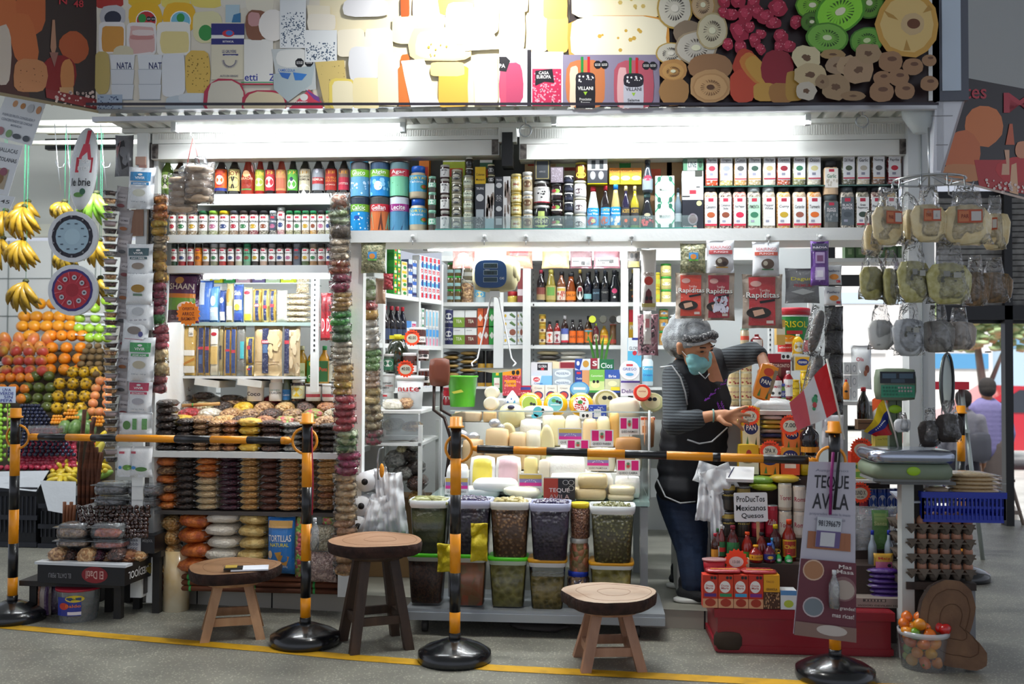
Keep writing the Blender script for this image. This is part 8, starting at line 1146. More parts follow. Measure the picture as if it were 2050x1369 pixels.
for a_ in((1485,1522,812,893,.07,'yellow flour pack standing just under her hand','e8b428',PAN('e8b830','e8dcb0')),(1568,1603,838,896,.05,'orange flour pack behind the flag','e0601c',PAN('e07028','e8803c')),(1478,1520,888,955,.05,'white and yellow flour pack with rooster, left of the front row','e8c030','r 0 0 1 .4 e8b820;r 0 .4 1 1 e8e0c8;e .5 .3 .14 .14 b83a28;e .45 .55 .3 .08 8a7a50'),(1521,1561,890,955,.04,'orange flour pack, second of the front row','e8901c',PAN('f0a020','e88c1c')),(1562,1602,893,950,.04,'orange red flour pack, third of the front row','e06a28','r 0 0 1 .5 e8a030;e .5 .3 .4 .2 2c2c6a;t .5 .3 .5 .16 f0e8d0 PAN;r 0 .5 1 1 e05028;r .2 .6 .8 .75 f0e0d0'),(1603,1622,890,950,.05,'yellow flour pack half hidden by the leaflet','e8c820','r 0 .1 1 .5 f0d830')):brick(*a_,z=h3+.001 if a_[3]>940 else h3+.12)
for i,(x0,x1,y0,y1,c_,Y)in enumerate(((1504,1560,968,984,'a8b820',-.03),(1500,1552,955,970,'8ac040',-.02),(1545,1602,952,968,'d8b828',-.03))):lying(x0,x1,y0,y1,Y,c_,'%s foil packet lying above the cans'%['dull lime','bright green','golden'][i],dp=.09,seed=i)
q=P(1482,950,-.06);o=MB().box((0,0,0),(.12,.1,.014),M('e8eaee',.5)).box((0,0,.009),(.122,.102,.002),M('f4f4f4',.5)).tube([(-.05,-.04,.012),(-.03,.04,.012)],.002,'24305a').obj('notepad',None,q);o.rotation_euler=(.5,0,-.2);tag(o,'white notepad lying beside the flour packs','notepad')
for x,y,r_,op,lab,Y in((1501,832,21,OFE('2PA X','20.00'),'orange star price tag by her hand',.03),(1582,851,22,OFE('7.00'),'orange star price tag 7.00 behind the flag',-.0),(1542,902,22,OFE('2PA X','20.00'),'orange star price tag just above the striped bar',.0),(1725,898,23,OFE('6.00'),'orange star price tag 6.00 left of the scale',-.12),(1722,986,22,OFE('2UND X','25.00'),'orange star price tag 25.00 beside the blue cans',-.12)):starburst(x,y,Y,r_,op,lab)
cx,zb,w_,h_=bx4(1604,1643,846,912,-.05);t=thing('sauce_jug','big black sauce bottle with silver cap behind the second flag','bottle',(cx,-.02,zb));bottle(t,w_,h_,'16121a','b0b0b4','r 0 .6 1 1 d88a20','oil',gl=.06)
cx,zb,w_,h_=bx4(1718,1744,775,845,.1);t=thing('sauce_jug','black glass bottle with red cap left of the scale head','bottle',(cx,.12,zb));bottle(t,w_,h_,'14100e','b01c2c',None,'round',gl=.06)
WC=M('e8e8e4',.5);t_=P(1520,815,.35);tag(MB().box((1.12,.42,t_.z-.02),(.7,.5,.02),WC).box((1.12,.45,(t_.z-.03)/2+.05),(.66,.4,t_.z-.15),M('b8b8b4',.6)).obj('side_counter'),'white covered side counter behind the flour packs','counter')
lying(1520,1600,800,835,.25,'f0f0ee','large white plastic bag bundle on the side counter',dp=.2,k=7)
for i in range(12):lying(1525+(i%2)*45,1572+(i%2)*45,832+i//2*9,841+i//2*9,.17,['e8e4e0','c83c58','e0c860','8a6a90','e8d040','d8d8d4','c8c4b8','e0b830','3a4a8a','e8e0c0','d89040','e4e4e0'][i],'flat wrapped packet in the pile behind the price tags, %s row, %s'%(['top','second','third','fourth','fifth','bottom'][i//2],['left','right'][i%2]),'flat packets behind the price tags',dp=.1,seed=i,k=3)
YI=.75;zi=P(1550,826,YI).z
for x0,ys in((1457,[722,745,772,800,826]),(1482,[722,745,772,800,826])):
 for i in range(4):
  cx,zb,w_,h_=bx4(x0,x0+23,ys[i],ys[i+1],YI);t=thing('palm_heart_can','cream can with brown fruit picture, %s column, %s'%('left' if x0==1457 else 'right',['top','second','third','bottom'][i]),'can',(cx,YI,zb),'cream cans stacked behind the woman');can(t,w_,h_-.001,'c8b890','r 0 0 1 1 d0bc8c;r .3 0 .6 1 b8a070;t .5 .4 .8 .14 7a3050 FINEST;d 5 .2 .65 .8 .9 .08 8a2c24',rim='d8d0a8')
inn=[(1535,1583,708,765,'6a1a20','r 0 0 1 .3 9a1c2c;t .6 .42 .7 .12 e0c8b8 TORONTO;r .3 .5 .6 .8 8a5a44;r .6 0 1 .2 f0f0f0;o .7 .1 .07 .07 222;o .88 .1 .07 .07 222','dark red chocolate box','box'),(1590,1624,708,742,'e0d8b8','r 0 0 1 .14 e8e8e8;r .06 .2 .94 .95 f0b828;e .5 .5 .34 .2 2c3a8a;t .5 .5 .5 .14 f0f0f0 mavesa','white and yellow margarine tub','tub'),(1555,1572,640,690,'c8a050','r 0 .3 1 .6 e0d8c0','jar behind the red wrap packs','jar')]
for x0,x1,y0,y1,c_,art,lab,kd in inn:box_it('food_box',x0,x1,y0,y1,YI+.02,lab+' behind the woman','box',art,c_,.07)
for nm,x0,x1,y0,y1,pf,bd,cp,art,lab in(('ketchup_bottle',1540,1568,745,800,'ketch','8a1420','f0f0f0','r .1 0 .9 1 f0ece8;t .5 .4 .7 .16 a02030 TOMATO;o .3 .8 .1 .1 222;o .7 .8 .1 .1 222','red ketchup bottle, left of pair'),('ketchup_bottle',1568,1592,742,800,'ketch','8a1420','f0f0f0','r .1 0 .9 1 f0ece8;t .5 .4 .7 .16 a02030 TOMATO','red ketchup bottle, right of pair'),('mustard_bottle',1592,1616,668,712,'ketch','e8b81c','f4f4f0','e .5 .5 .36 .4 f0ecd8;t .5 .5 .4 .12 333 MUSTARD','yellow mustard bottle with white cap before the big bucket'),('glue_bottle',1546,1560,775,815,'soy','e8f0f4','2c5ac8','r 0 .3 1 1 3a80c8','white bottle with blue cap'),('pickle_jar',1560,1580,768,815,'jar','6a8a3c','2c3a8a','r 0 0 1 .5 3a3c7a;t .5 .25 .8 .2 e8e8e8 GOYA','green jar with dark blue label'),('mustard_jar',1581,1603,760,792,'jar','e8c020','d8b018','r 0 .1 1 .8 e8c828;t .5 .4 .6 .2 7a3a10 Salsa','yellow jar, upper of two'),('mustard_jar',1581,1603,792,820,'jar','e8c020','d8b018','r 0 .1 1 .8 e8c828','yellow jar, lower of two'),('mustard_jar',1604,1624,742,775,'jar','e8b818','e0c020','r 0 .1 1 .8 f0d040;t .5 .4 .6 .2 7a3a10 Mayo','yellow jar below the margarine tub'),('mustard_jar',1604,1624,775,812,'jar','e8b818','e0c020','r 0 .1 1 .8 f0c030','lowest yellow jar beside the dark strip'),('ketchup_bottle',1507,1534,668,705,'ketch','6a1020','8a1420','o .4 .8 .14 .14 222;r .2 0 .8 .6 e8e4e0','dark red ketchup bottle above the raised arm'),('spread_jar',1487,1505,655,690,'jar','c8b898','8ab0a0','r 0 .3 1 .7 d85038','pale jar above the raised arm'),('candy_bottle',1690,1704,760,800,'ketch','e8902c','d82c2c','o .4 .5 .2 .1 222','small orange bottle with red cap at the side opening')):
 cx,zb,w_,h_=bx4(x0,x1,y0,y1,YI-.03);t=thing(nm,lab,'bottle',(cx,YI+(.0 if y1>720 else .06),zb));bottle(t,w_,h_,bd,cp,art,pf,gl=.2,lz=(.12,.7),caph=.12)
cx,zb,w_,h_=bx4(1555,1628,615,706,YI+.1);t=thing('oil_bucket','large white bucket with red lid reading CRISOL','bucket',(cx,YI+.2,zb));MB().lathe([(w_*.44,0),(w_*.5,h_*.86)],M('e8eaea',.3),seg=20).obj('bucket',t);MB().lathe([(w_*.53,h_*.84),(w_*.53,h_*.98),(w_*.48,h_)],M('b01c30',.35),seg=20).obj('lid',t);MB().art('r .04 0 .96 .66 1c8a3c;r .04 .66 .96 1 c82c28;t .46 .22 .8 .18 f0e020 CRISOL;r .3 .4 .7 .5 c8383c;e .34 .66 .26 .12 f0ece0;e .34 .62 .2 .1 e89a20;t .3 .88 .4 .07 f0e8e8 alicorp',cyl(w_*.5,h_*.02,h_*.78,1.1),seg=8,eps=.0006).obj('label',t)
q=P(1580,712,YI+.1);tag(MB().box((1.25,YI+.2,q.z-.02),(.75,.3,.02),WHT).box((1.25,YI+.25,P(1580,828,YI).z-.015),(.75,.5,.02),WHT).obj('side_shelf'),'white side shelves behind the woman','shelf')
for i in range(3):
 for j in range(2):box_it('white_box',1690+j*14,1703+j*14,725+i*26,750+i*26,.9,'small white box in the side opening, %s row, %s'%(['top','middle','bottom'][i],['left','right'][j]),'box','e .5 .5 .3 .3 b8bcc0;e .5 .5 .2 .2 eee','e8eaea',.05)
bag_it('white_sack',1708,1750,690,780,1.0,'white sack with hazelnut picture and red capped bottle shape','sack','e4e6e6','t .3 .3 .4 .1 c03a4a Ola;e .7 .55 .14 .1 8a4a34;e .6 .65 .1 .08 b06a4c',d=.1)
hg=[('herb_bag',1362,1414,486,546,-.03,'c8c8a8','r .3 .3 .72 .62 2c88c8;r .3 .55 .72 .62 6ab840;e .5 .46 .14 .1 d88a3c','clear herb bag with blue and green label under the beam, right'),('mushroom_pouch',1415,1471,480,546,-.04,'dcdee2','r 0 .28 1 .42 b8383c;t .5 .19 .86 .1 b02c34 REALFUNGO;t .5 .35 .6 .07 f0e0e0 FUNGHI;e .55 .7 .28 .17 5a4a40;e .45 .66 .1 .08 b0a898;e .66 .75 .1 .07 3a2c28;r .3 .86 .8 .9 c89a40','white mushroom pouch with red band, left of two'),('mushroom_pouch',1507,1562,483,552,-.04,'dcdee2','r 0 .28 1 .4 c8482c;t .5 .19 .86 .1 b02c34 REALFUNGO;t .5 .34 .6 .07 f0e0e0 FUNGHI;e .55 .68 .28 .17 5a4a40;e .45 .66 .1 .08 b0a898;r .3 .84 .8 .88 3a7a4c','white mushroom pouch with red band, right of two')]
for nm,x0,x1,y0,y1,Y,c_,art,lab in hg:bag_it(nm,x0,x1,y0,y1,Y,lab,'bag',FD['herb']if nm=='herb_bag' else c_,art,d=.04)
for i,(x0,x1,y0,y1,c_)in enumerate(((1352,1416,545,638,'d8442c'),(1408,1472,545,642,'a81c30'),(1486,1568,548,658,'b82428'))):
 t=bag_it('tortilla_pack',x0,x1,y0,y1,-.0,'red wrap bread pack reading Rapiditas, %s of three'%['left','middle','right'][i],'pack','a89888','r .1 0 .86 1 %s;e .3 .14 .16 .06 d8a8a0;t .5 .4 1.0 .17 18181c Rapiditas;t .5 .39 .97 .15 f0eee8 Rapiditas;p 18181c .4 .5 .85 .45 .85 .5 .42 .55;e .38 .74 .36 .12 26221e;p c8a088 .2 .7 .5 .66 .56 .76 .26 .82;t .55 .28 .3 .05 f0d8d0 Tortillas;r .6 .9 .8 .96 d8c8c0'%c_+(';d 60 .3 .52 .85 .85 .05 c8c8d8' if i==1 else ''),d=.03,ef=8)
bag_it('dark_pouch',1572,1642,536,607,.0,'clear pouch of dark squid with yellow lettering','pouch','6c6e70','t .5 .3 .8 .14 c8c040 Dagum;t .5 .5 .6 .1 a03c44 PREMIUM;p a8acac .1 .7 .5 .6 .9 .7 .5 .8',d=.02)
bag_it('saffron_card',1623,1660,482,572,-.05,'purple hanging card with two saffron boxes','card','6a3a98','r 0 0 1 .18 3a3a5a;t .5 .1 .9 .05 e0d8e8 BADIA;r .2 .22 .8 .5 b8a0d0;r .3 .3 .7 .45 7a4a7a;r .2 .6 .8 .92 c8b8e0;r .3 .68 .7 .85 e8e4f4',d=.012,ef=8)
for i,(y0,y1)in enumerate(((530,570),(573,612))):bag_it('paella_card',1650,1686,y0,y1,-.03,'white spice card reading Paellero, %s'%['upper','lower'][i],'card','d8dadc','t .5 .28 .8 .14 3a4a6a Paellero;e .55 .62 .3 .16 d88a3c;r .7 .8 .95 .95 c03040',d=.012,ef=8)
for i,(x0,x1,y0,y1,tl)in enumerate(((1618,1650,618,708,.25),(1616,1648,706,800,.22))):t=thing('sausage_pack','dark blood sausage pack hanging beside the black strips, %s'%['upper','lower'][i],'sausage',P((x0+x1)/2,(y0+y1)/2,.0),ry=tl);MB().sup((0,0,0),(.026,.026,.1),M('2c1c16',.3,c2='5a4438',vs=30,kind='n',crink=20),.8,.9,n=12,k=12).obj('sausage',t);MB().pillow((0,0,0),.09,.24,.06,film('e4e8e8',.06,30,.4),jit=.015).obj('wrap',t)
for i in range(6):bag_it('black_pouch',1652,1690,612+i*48,662+i*48,.02,'black vanilla pouch in the hanging column, %s'%nth(i,6,'top').replace(' from top',' from the top'),'pouch','1c1c20','e .5 .5 .3 .3 5a5a5e;e .5 .5 .2 .2 2a2a2e' if i>2 else 'p 4a4a44 .2 0 .4 0 .5 1 .3 1',d=.03,group='black vanilla pouches')
bag_it('azafran_card',1645,1690,830,902,-.2,'white card reading Azafran behind the flag pole','card','d0d0d4','t .5 .22 .7 .12 444 Azafran;r .5 .5 .8 .7 6a4a50;r .1 .5 .3 .65 555',d=.01,ef=8)
bag_it('chorizo_pack',1283,1314,498,622,.22,'white hanging pack reading CHORIZO','pack','e0dcd4','t .5 .4 .8 .06 8a6a50 CHORIZO;e .5 .52 .34 .08 c84030;p 6a2c30 .2 .95 .3 .72 .5 .66 .7 .72 .8 .95;o .36 .84 .13 .04 222;o .66 .84 .13 .04 222;r 0 .93 1 1 a89a48',d=.03)
bag_it('noodle_pack',1288,1304,622,690,.24,'slim clear hanging pack below the chorizo','pack','d8d0c8','r .2 .2 .8 .5 c87070',d=.02);bag_it('stock_cards',1276,1318,628,712,.34,'hanging sheet of pink and black sachets','sachets','8a5a64','d 70 .05 .02 .95 .98 .04 2a2024',d=.01,ef=8)
for i,(x0,x1,c_,art)in enumerate(((905,950,'b88078','e .5 .4 .3 .2 b8e0c8'),(1012,1066,'c87860','r .1 .1 .9 .4 c84a4c'),(1084,1140,'c8a878','e .5 .6 .3 .3 d8b890'),(1141,1186,'7a5058','r 0 .5 1 .95 e4dcd8;r .5 .7 .7 .9 333;r .75 .65 .95 .9 666;r .05 .65 .4 .75 555'),(1188,1242,'a8707c','r 0 .5 1 .95 e8dccc;r .1 .6 .6 .72 444;r .6 .6 .8 .8 333;t .4 .8 .6 .1 444 JAMON'),(1256,1282,'5a5450','o .3 .4 .14 .14 222;o .7 .4 .14 .14 222;r 0 .7 1 1 b0a868'))):bag_it('cold_meat_pack',x0,x1,494 if x0>1000 else 496,537,.42,'cold meat pack hanging behind the tube lamp, %s'%nth(i,6),'pack',c_,art,d=.03,group='cold meat packs behind the tube lamp')
for i in range(4):q=P(1190+i*7,722,1.2);tag(MB().add([(-.008,0,0),(.008,0,0),(.014*(i-1.5)+.006,.0,.1),(.03*(i-1.5),-.02,.15+.01*(i%2)),(.014*(i-1.5)-.008,0,.1),(0,.006,.02)],[(0,1,2,3,4),(0,4,3,5),(1,5,3,2)],M('2c6a1c',.5,c2='4c8a2c',vs=6)).obj('aloe_leaf',None,q),'long green aloe leaf standing behind the cartons, %s'%nth(i,4),'leaf','aloe leaves')
q=P(991,547,.28);t=thing('hanging_scale','cream hanging scale with blue display panel and steel pan','scale',q);k=1/S(991,547,.28)
MB().sup((0,.02,0),(46*k,.04,37*k),M('a8a07c',.4),.4,.45,n=24,k=10).sup((38*k,.03,4*k),(12*k,.045,22*k),M('a09874',.4),.5,.5).obj('housing',t);MB().prism([(x*k,z*k)for x,z in[(-8+32*math.copysign(abs(cos(a))**.6,cos(a)),-2+28*math.copysign(abs(sin(a))**.6,sin(a)))for a in[i*pi/14 for i in range(28)]]][::-1],.004,M('1c4478',.3)).art('r .28 .12 .72 .3 c8d8e4;r .29 .13 .71 .29 2c4450;t .6 .21 .2 .1 1a2a24 00.8;r .28 .37 .72 .55 c8d8e4;r .29 .38 .71 .54 2c4450;t .5 .47 .2 .1 101a18 00.8;r .28 .62 .72 .8 c8d8e4;r .29 .63 .71 .79 2c4450;t .86 .66 .14 .08 f0f0f0 CAS;t .4 .36 .14 .03 fff PESO',flat(-40*k,26*k,64*k,56*k,-.0025),eps=.0004).obj('display',t).location=(0,-.022,0)
mb=MB();pn=P(992,738,.28)-q
for s_ in(-1,1):mb.tube([(0,.0,-45*k),(s_*8*k,0,-50*k),(s_*34*k,0,-170*k),(s_*44*k,-.04,-180*k),(s_*40*k,-.09,-186*k)],.004,M('d8dada',.4))
mb.box((0,0,-42*k),(.05,.03,.03),WHT);mb.obj('hanger_rods',t);MB().lathe([(.02,-.02),(.1,-.008),(.125,.004),(.12,.004),(.1,-.004)],M('b8bcb8',.3,m=.7),c=(pn.x,pn.y-.03,pn.z),seg=24).obj('pan',t)
MB().tube([(-62*k,.0,40*k),(-66*k,0,-10*k),(-40*k,0,-28*k),(-24*k,0,-5*k),(-34*k,0,35*k)],.002,STEEL).tube([(0,.02,36*k),(0,.02,60*k)],.004,STEEL).obj('wire_handle',t)
# right post: hanging rack, scale, basket, eggs
YH=-.62;t=thing('hook_rack','round wire rack with hooks hanging by the right post','rack',P(1860,355,YH));o_=t.location
mb=MB();k=1/S(1860,355,YH)
mb.tube([(68*k*cos(a),68*k*sin(a),-6*k)for a in[i*pi/10 for i in range(20)]],.004,STEEL,cl=True).tube([(0,0,100*k),(0,0,-20*k)],.004,STEEL)
for i in range(4):a=i*pi/4;mb.tube([(68*k*cos(a),68*k*sin(a),-6*k),(0,0,5*k),(-68*k*cos(a),-68*k*sin(a),-6*k)],.003,STEEL)
for i in range(9):a=i*2*pi/9;mb.tube([(68*k*cos(a),68*k*sin(a),-6*k),(70*k*cos(a),70*k*sin(a),-26*k),(82*k*cos(a),82*k*sin(a),-30*k),(86*k*cos(a),86*k*sin(a),-18*k)],.003,STEEL)
mb.obj('wire_frame',t)
FB=film('eef0f4',.05,30,.45)
def hbag(x0,x1,y0,y1,Y,label,fill,kind,rz=0):
 cx,zb,w_,h_=bx4(x0,x1,y0,y1,Y);t=thing('hanging_bag',label,'bag',(cx,Y,zb),'clear bags hanging by the right post',rz=rz)
 mb=MB()
 for i in range(5):mb.sup(((i-2)*.008,(i-2)*.008,h_*.33),(w_*.46,.009,h_*.33),fill,.5,.3,n=12,k=6,jit=.1,seed=i,rot=Matrix.Rotation((i-2)*.06,3,'Y'))
 mb.obj('packets',t);MB().pillow((0,0,h_*.5),w_*1.1,h_,.075,FB,n=9,k=12,jit=.022,seed=int(x0),tp=.55).obj('clear_bag',t)
 if kind:MB().art(kind,flat(-w_*.26,h_*.56,w_*.52,h_*.22,-.046),eps=.0004).obj('label',t)
CB=M('e0c890',.5,c2='ecdcb0',vs=30,crink=25);GB=M('a8a058',.5,c2='c8c48c',vs=40,crink=25);TB=M('98744c',.6,c2='5c4a2c',vs=60,kind='w',crink=25);RL='r 0 0 1 1 b8502c;r .05 .1 .45 .9 c8784c;r .55 .15 .95 .85 c8c4c0;t .3 .5 .3 .3 7a2010 PAR';GL3='d 16 .02 .02 .98 .98 .1 5a5a50;r .1 .2 .4 .6 8a8a84;r .55 .3 .9 .7 a8a8a0'
for x0,x1,y0,y1,Y,f,l,lab,rz in((1722,1770,420,512,YH+.08,CB,None,'clear bag of cheese slices, far left of the top row',.6),(1742,1812,375,490,YH-.05,CB,RL,'clear bag of pale cheese with orange label, first in the top row',.3),(1800,1835,385,490,YH+.06,CB,RL,'clear bag of pale cheese seen edge on in the top row',.9),(1826,1892,372,484,YH-.08,CB,RL,'clear bag of pale cheese with orange label, middle of the top row',0),(1890,1982,370,490,YH-.05,CB,RL,'broad clear bag of cheese with orange label, right of the top row',-.1),(1972,2012,390,500,YH+.08,CB,RL,'clear bag of cheese turned away at the right end of the top row',-.6),(1716,1775,500,600,YH+.02,GB,None,'bag of greenish packets at the left of the middle row',.4),(1765,1800,500,610,YH+.0,GB,GL3,'bag of pale packets leaning in the middle row',.5),(1798,1862,480,605,YH-.08,GB,GL3,'bag of yellowish packets with barcodes, left of centre',.1),(1858,1942,485,608,YH-.1,GB,GL3,'bag of yellowish packets with barcodes, right of centre',-.05),(1930,1975,510,612,YH-.02,TB,None,'bag of brown sticks in the middle row',-.3),(1962,2018,515,606,YH+.04,TB,None,'bag of brown sticks fanning out at the right',-.5),(1738,1790,610,700,YH+.04,M('e4e4e0',.4,crink=12),None,'round clear bag of white filters in the lowest row',.2),(1790,1850,600,712,YH-.06,M('9aa0a4',.4,c2='c8ccd0',vs=30,crink=20),GL3,'bag of grey sachets with dark labels in the lowest row',0),(1850,1905,610,705,YH-.04,M('6c645c',.5,c2='8a8a84',vs=40,kind='w',crink=20),None,'bag of dark sachets in the lowest row',-.2),(1895,1945,615,700,YH+.02,M('9a8c80',.5,c2='b8b0a8',vs=40,kind='w',crink=20),None,'bag of brownish sachets at the lower right',-.5)):hbag(x0,x1,y0,y1,Y,lab,f,l,rz)
YS=-.5;q=P(1820,905,YS);k=1/S(1820,905,YS);t=thing('price_scale','grey green electronic scale with raised display and steel platter','scale',q);GG=M('7c8a74',.5)
MB().sup((4*k,.1,-38*k),(80*k,.14,16*k),GG,.2,.2,n=16,k=6).sup((4*k,.1,-10*k),(74*k,.13,4*k),GG,.3,.3,n=16,k=5).box((4*k,.1,-56*k),(150*k,.2,.012),M('8a8e90',.4)).obj('base',t);MB().sup((4*k,.1,-9*k),(83*k,.15,13*k),M('b0b8c8',.18,m=.85),.2,.2,n=20,k=6).obj('platter',t);MB().box((-2*k,.22,45*k),(.028,.03,110*k),M('5c6c54',.5)).box((12*k,.22,45*k),(.022,.03,110*k),M('5c6c54',.5)).obj('column',t)
MB().sup((2*k,.2,134*k),(41*k,.035,34*k),GG,.25,.25,n=20,k=8).obj('display_head',t);MB().art('r .04 .08 .96 .46 1c2430;r .1 .14 .46 .3 4a6478;r .54 .14 .9 .3 4a6478;r .32 .32 .68 .44 3c5060;r .06 .52 .94 .92 3c9a78;'+';'.join('e %.2f %.2f .028 .035 %s'%(.13+.077*(i%10),.6+.11*(i//10),'1c6a50' if i%10<5 else 'b8a8a8' if i<20 else '2c8a64')for i in range(30)),flat(-37*k,166*k,78*k,64*k,.162),eps=.0006).obj('display_panel',bpy.data.objects['display_head'])
for y_ in(82*k,-36*k):MB().sup((2*k,.2 if y_>0 else-.042,y_),(14*k,.008 if y_>0 else .004,9*k),M('9ac828',.4)).obj('sticker',t)
q2=P(1822,1000,-.44);z_=q.z-.0-60*k;tag(MB().box((q2.x,-.38,z_/2),(.05,.06,z_),M('c8ccc8',.5)).box((q2.x+.05,-.36,z_/2),(.04,.05,z_),M('2a2622',.7)).box((q2.x+.02,-.38,z_-.006),(.3,.2,.012),M('6a6c6c',.5)).obj('scale_stand'),'post and board stand under the electronic scale','stand')
t=thing('steel_pan','round steel weighing pan hanging on edge right of the scale display','pan',P(1893,768,-.4),rz=1.0);MB().sup((0,0,0),(.095,.012,.125),M('8a948c',.3,m=.8),1,1,n=24,k=12).tube([(.096*cos(a),-.008,.126*sin(a))for a in[i*pi/12 for i in range(24)]],.006,M('4a4e50',.4),cl=True).obj('pan',t)
for i,(x0,x1,y0,y1)in enumerate(((1842,1882,815,895),(1876,1924,800,885),(1795,1818,825,865))):hbag(x0,x1,y0,y1,-.48,'knotted clear bag of %s, %s'%(['dark balls','dark balls','white stuff'][i],['left, behind the scale column','right, by the ladder','left of the scale column'][i]),M('2c2420',.6,bump=.5,bs=60)if i<2 else M('d8dadc',.5),None)
BLU=M('1c34a8',.35);cx,zb,w_,h_=bx4(1848,2012,985,1046,-.42);t=thing('blue_basket','blue plastic basket holding stacked tortillas','basket',(cx,-.3,zb));mb=MB()
for sx,sy,ww,dd in((0,-.12,w_,.006),(0,.12,w_,.006),(-w_/2,0,.006,.24),(w_/2,0,.006,.24)):
 mb.box((sx*.97,sy*.97,h_*.12),(ww*.97,dd if dd<.1 else dd*.97,h_*.24),BLU).box((sx,sy,h_*.9),(ww+.01,dd+.008,h_*.2),BLU).box((sx*.98,sy*.98,h_*.5),(ww*.98,dd*.98,h_*.08),BLU)
 L_=max(ww,dd);n=int(L_/.016)
 for i in range(n+1):o2=-L_/2+i*L_/n;mb.box((sx+(o2 if ww>dd else 0),sy+(o2 if dd>ww else 0),h_*.5),(.007,.007,h_*.8),BLU)
mb.box((0,0,.004),(w_*.95,.22,.006),BLU);mb.obj('basket',t)
for i in range(6):lying(1905+(i*7%9),2004+(i*5%12),948+i*8,958+i*8,-.4,'c8ac80','bagged tortilla stack in the blue basket, %s'%nth(i,6,'top').replace(' from top',' from the top'),'tortilla stacks in the blue basket',dp=.17,seed=i,k=4)
lying(1855,1905,975,990,-.4,'b8a080','small tortilla packet at the left in the basket',dp=.14)
YE=-.42;ex0=P(1815,1165,YE);ex1=P(1955,1165,YE);tw=ex1.x-ex0.x;exm=(ex0.x+ex1.x)/2;WD=M('4a3c34',.7,c2='2e2622',vs=20,kind='w');t=thing('wooden_bench','dark wooden bench under the egg trays','bench',(exm,YE+.16,0));MB().box((0,0,ex0.z-.015),(tw,.32,.03),WD).obj('top',t)
for sx in(-1,1):
 for sy in(-1,1):MB().box((sx*(tw/2-.02),sy*.13,ex0.z/2-.015),(.04,.035,ex0.z-.03),WD if sx<0 else M('8a8c90',.5)).obj('leg',t)
ET=M('6e6256',.85,c2='5a5046',vs=12,bump=.3,bs=80);EG=M('b88464',.45,c2='a8745c',vs=10);em=MB().sup((0,0,0),(.0205,.0205,.027),EG,1,1,n=12,k=8).obj('egg');ed=em.data;bpy.data.objects.remove(em)
for L_ in range(4):
 zt=ex0.z+.005+L_*.062;t=thing('egg_tray','grey cardboard egg tray, %s of the stack'%['bottom','second from bottom','second from top','top'][L_],'egg tray',(exm,YE+.15,zt),'egg trays');mb=MB();n=6;dx=tw/n
 for i in range(n):
  x=-tw/2+dx*(i+.5);mb.lathe([(.012,0),(.024,.03)],ET,c=(x,-.125,0),seg=8)
  mb.add([(x-dx/2,-.15,.05),(x,-.155,.018),(x+dx/2,-.15,.05),(x,-.14,.05)],[(0,1,2,3)],ET)
 for i in range(n):
  for j in range(1,5):mb.lathe([(.012,0),(.024,.03)],ET,c=(-tw/2+dx*(i+.5),-.125+j*.058,0),seg=6)
 mb.box((0,0,.033),(tw,.3,.006),ET);mb.obj('tray',t)
 for i in range(n):
  for j in range(1 if L_<3 else 3):o=bpy.data.objects.new('egg',ed);C.objects.link(o);o.location=(exm-tw/2+dx*(i+.5),YE+.03+j*.058,zt+.056);tag(o,'brown egg in the front row of a stacked tray' if L_<3 else 'brown egg in the top tray','egg','eggs in the lower trays' if L_<3 else 'eggs in the top tray')
q=P(1862,1040,YE);o=MB().box((0,0,0),(.22,.16,.008),M('b8c0cc',.3,coat=.6)).box((0,-.06,.005),(.06,.02,.002),'2a3050').obj('magazine',None,(q.x,YE+.1,ex0.z+.34));o.rotation_euler=(.15,-.02,0);tag(o,'folded glossy magazine lying on the top eggs','magazine')
LG=M('7a5a40',.7,c2='5a3e2c',vs=9,bump=.2,fac=(.35,.7));BK=M('2e2018',.9,bump=.8,bs=30);YG=-.52;q=P(1905,1250,YG);k=1/S(1905,1250,YG)
pts=[(-45,-70),(-64,-40),(-66,0),(-58,40),(-40,68),(-12,82),(18,80),(38,62),(45,30),(38,0),(30,-22),(48,-38),(62,-58),(60,-82),(40,-92),(10,-88),(-20,-84)]
ps=[]
for i in range(len(pts)):
 a,b=pts[i],pts[(i+1)%len(pts)];ps+=[a,((a[0]+b[0])/2*1.012,(a[1]+b[1])/2*1.012)]
mb=MB().prism([(x*k,z*k)for x,z in ps],.04,LG,BK,sm=True)
for s_ in(.4,.75):mb.tube([(x*k*s_,-.021,z*k*s_+.005)for x,z in ps],.0015,M('5a3e2a',.8),4,cl=True)
o=mb.obj('log_slice',None,(q.x,YG,q.z));o.location.z=95*k;o.rotation_euler=(-.12,0,0);tag(o,'irregular wooden log slice with bark leaning against the bench','wood slice')
p_=G(1849,1335);t=thing('pepper_bucket','clear plastic bucket of coloured peppers','bucket',p_);s_=1/S(1849,1330,p_.y);h_=76*s_;R_=48*s_
MB().lathe([(R_*.86,0),(R_*.98,h_)],film('dce4e8',.12,4,.5),seg=24,caps=False).obj('bucket',t);MB().lathe([(R_,h_*.86),(R_*1.04,h_*.88),(R_*1.04,h_),(R_*.98,h_)],film('e8ecf0',.5,4,.8),seg=24,caps=False).obj('rim',t)
PC=[M(c,.25,coat=.6)for c in('e0701c','e89020','d8441c','c01c1c','6a9a20','9ab828','d8a028')]
def pep(c_,m_,sd,lab,grp,par=None):o=MB().sup((0,0,0),(.024,.024,.023),m_,1,1,n=12,k=8,jit=.35,jf=28,seed=sd).sup((0,0,.023),(.004,.004,.008),M('4a7a2c',.5),n=6,k=4).obj('pepper',None,c_);o.rotation_euler=(sd,sd*2,sd*3);tag(o,lab,'pepper',grp)
rg=random.Random(3)
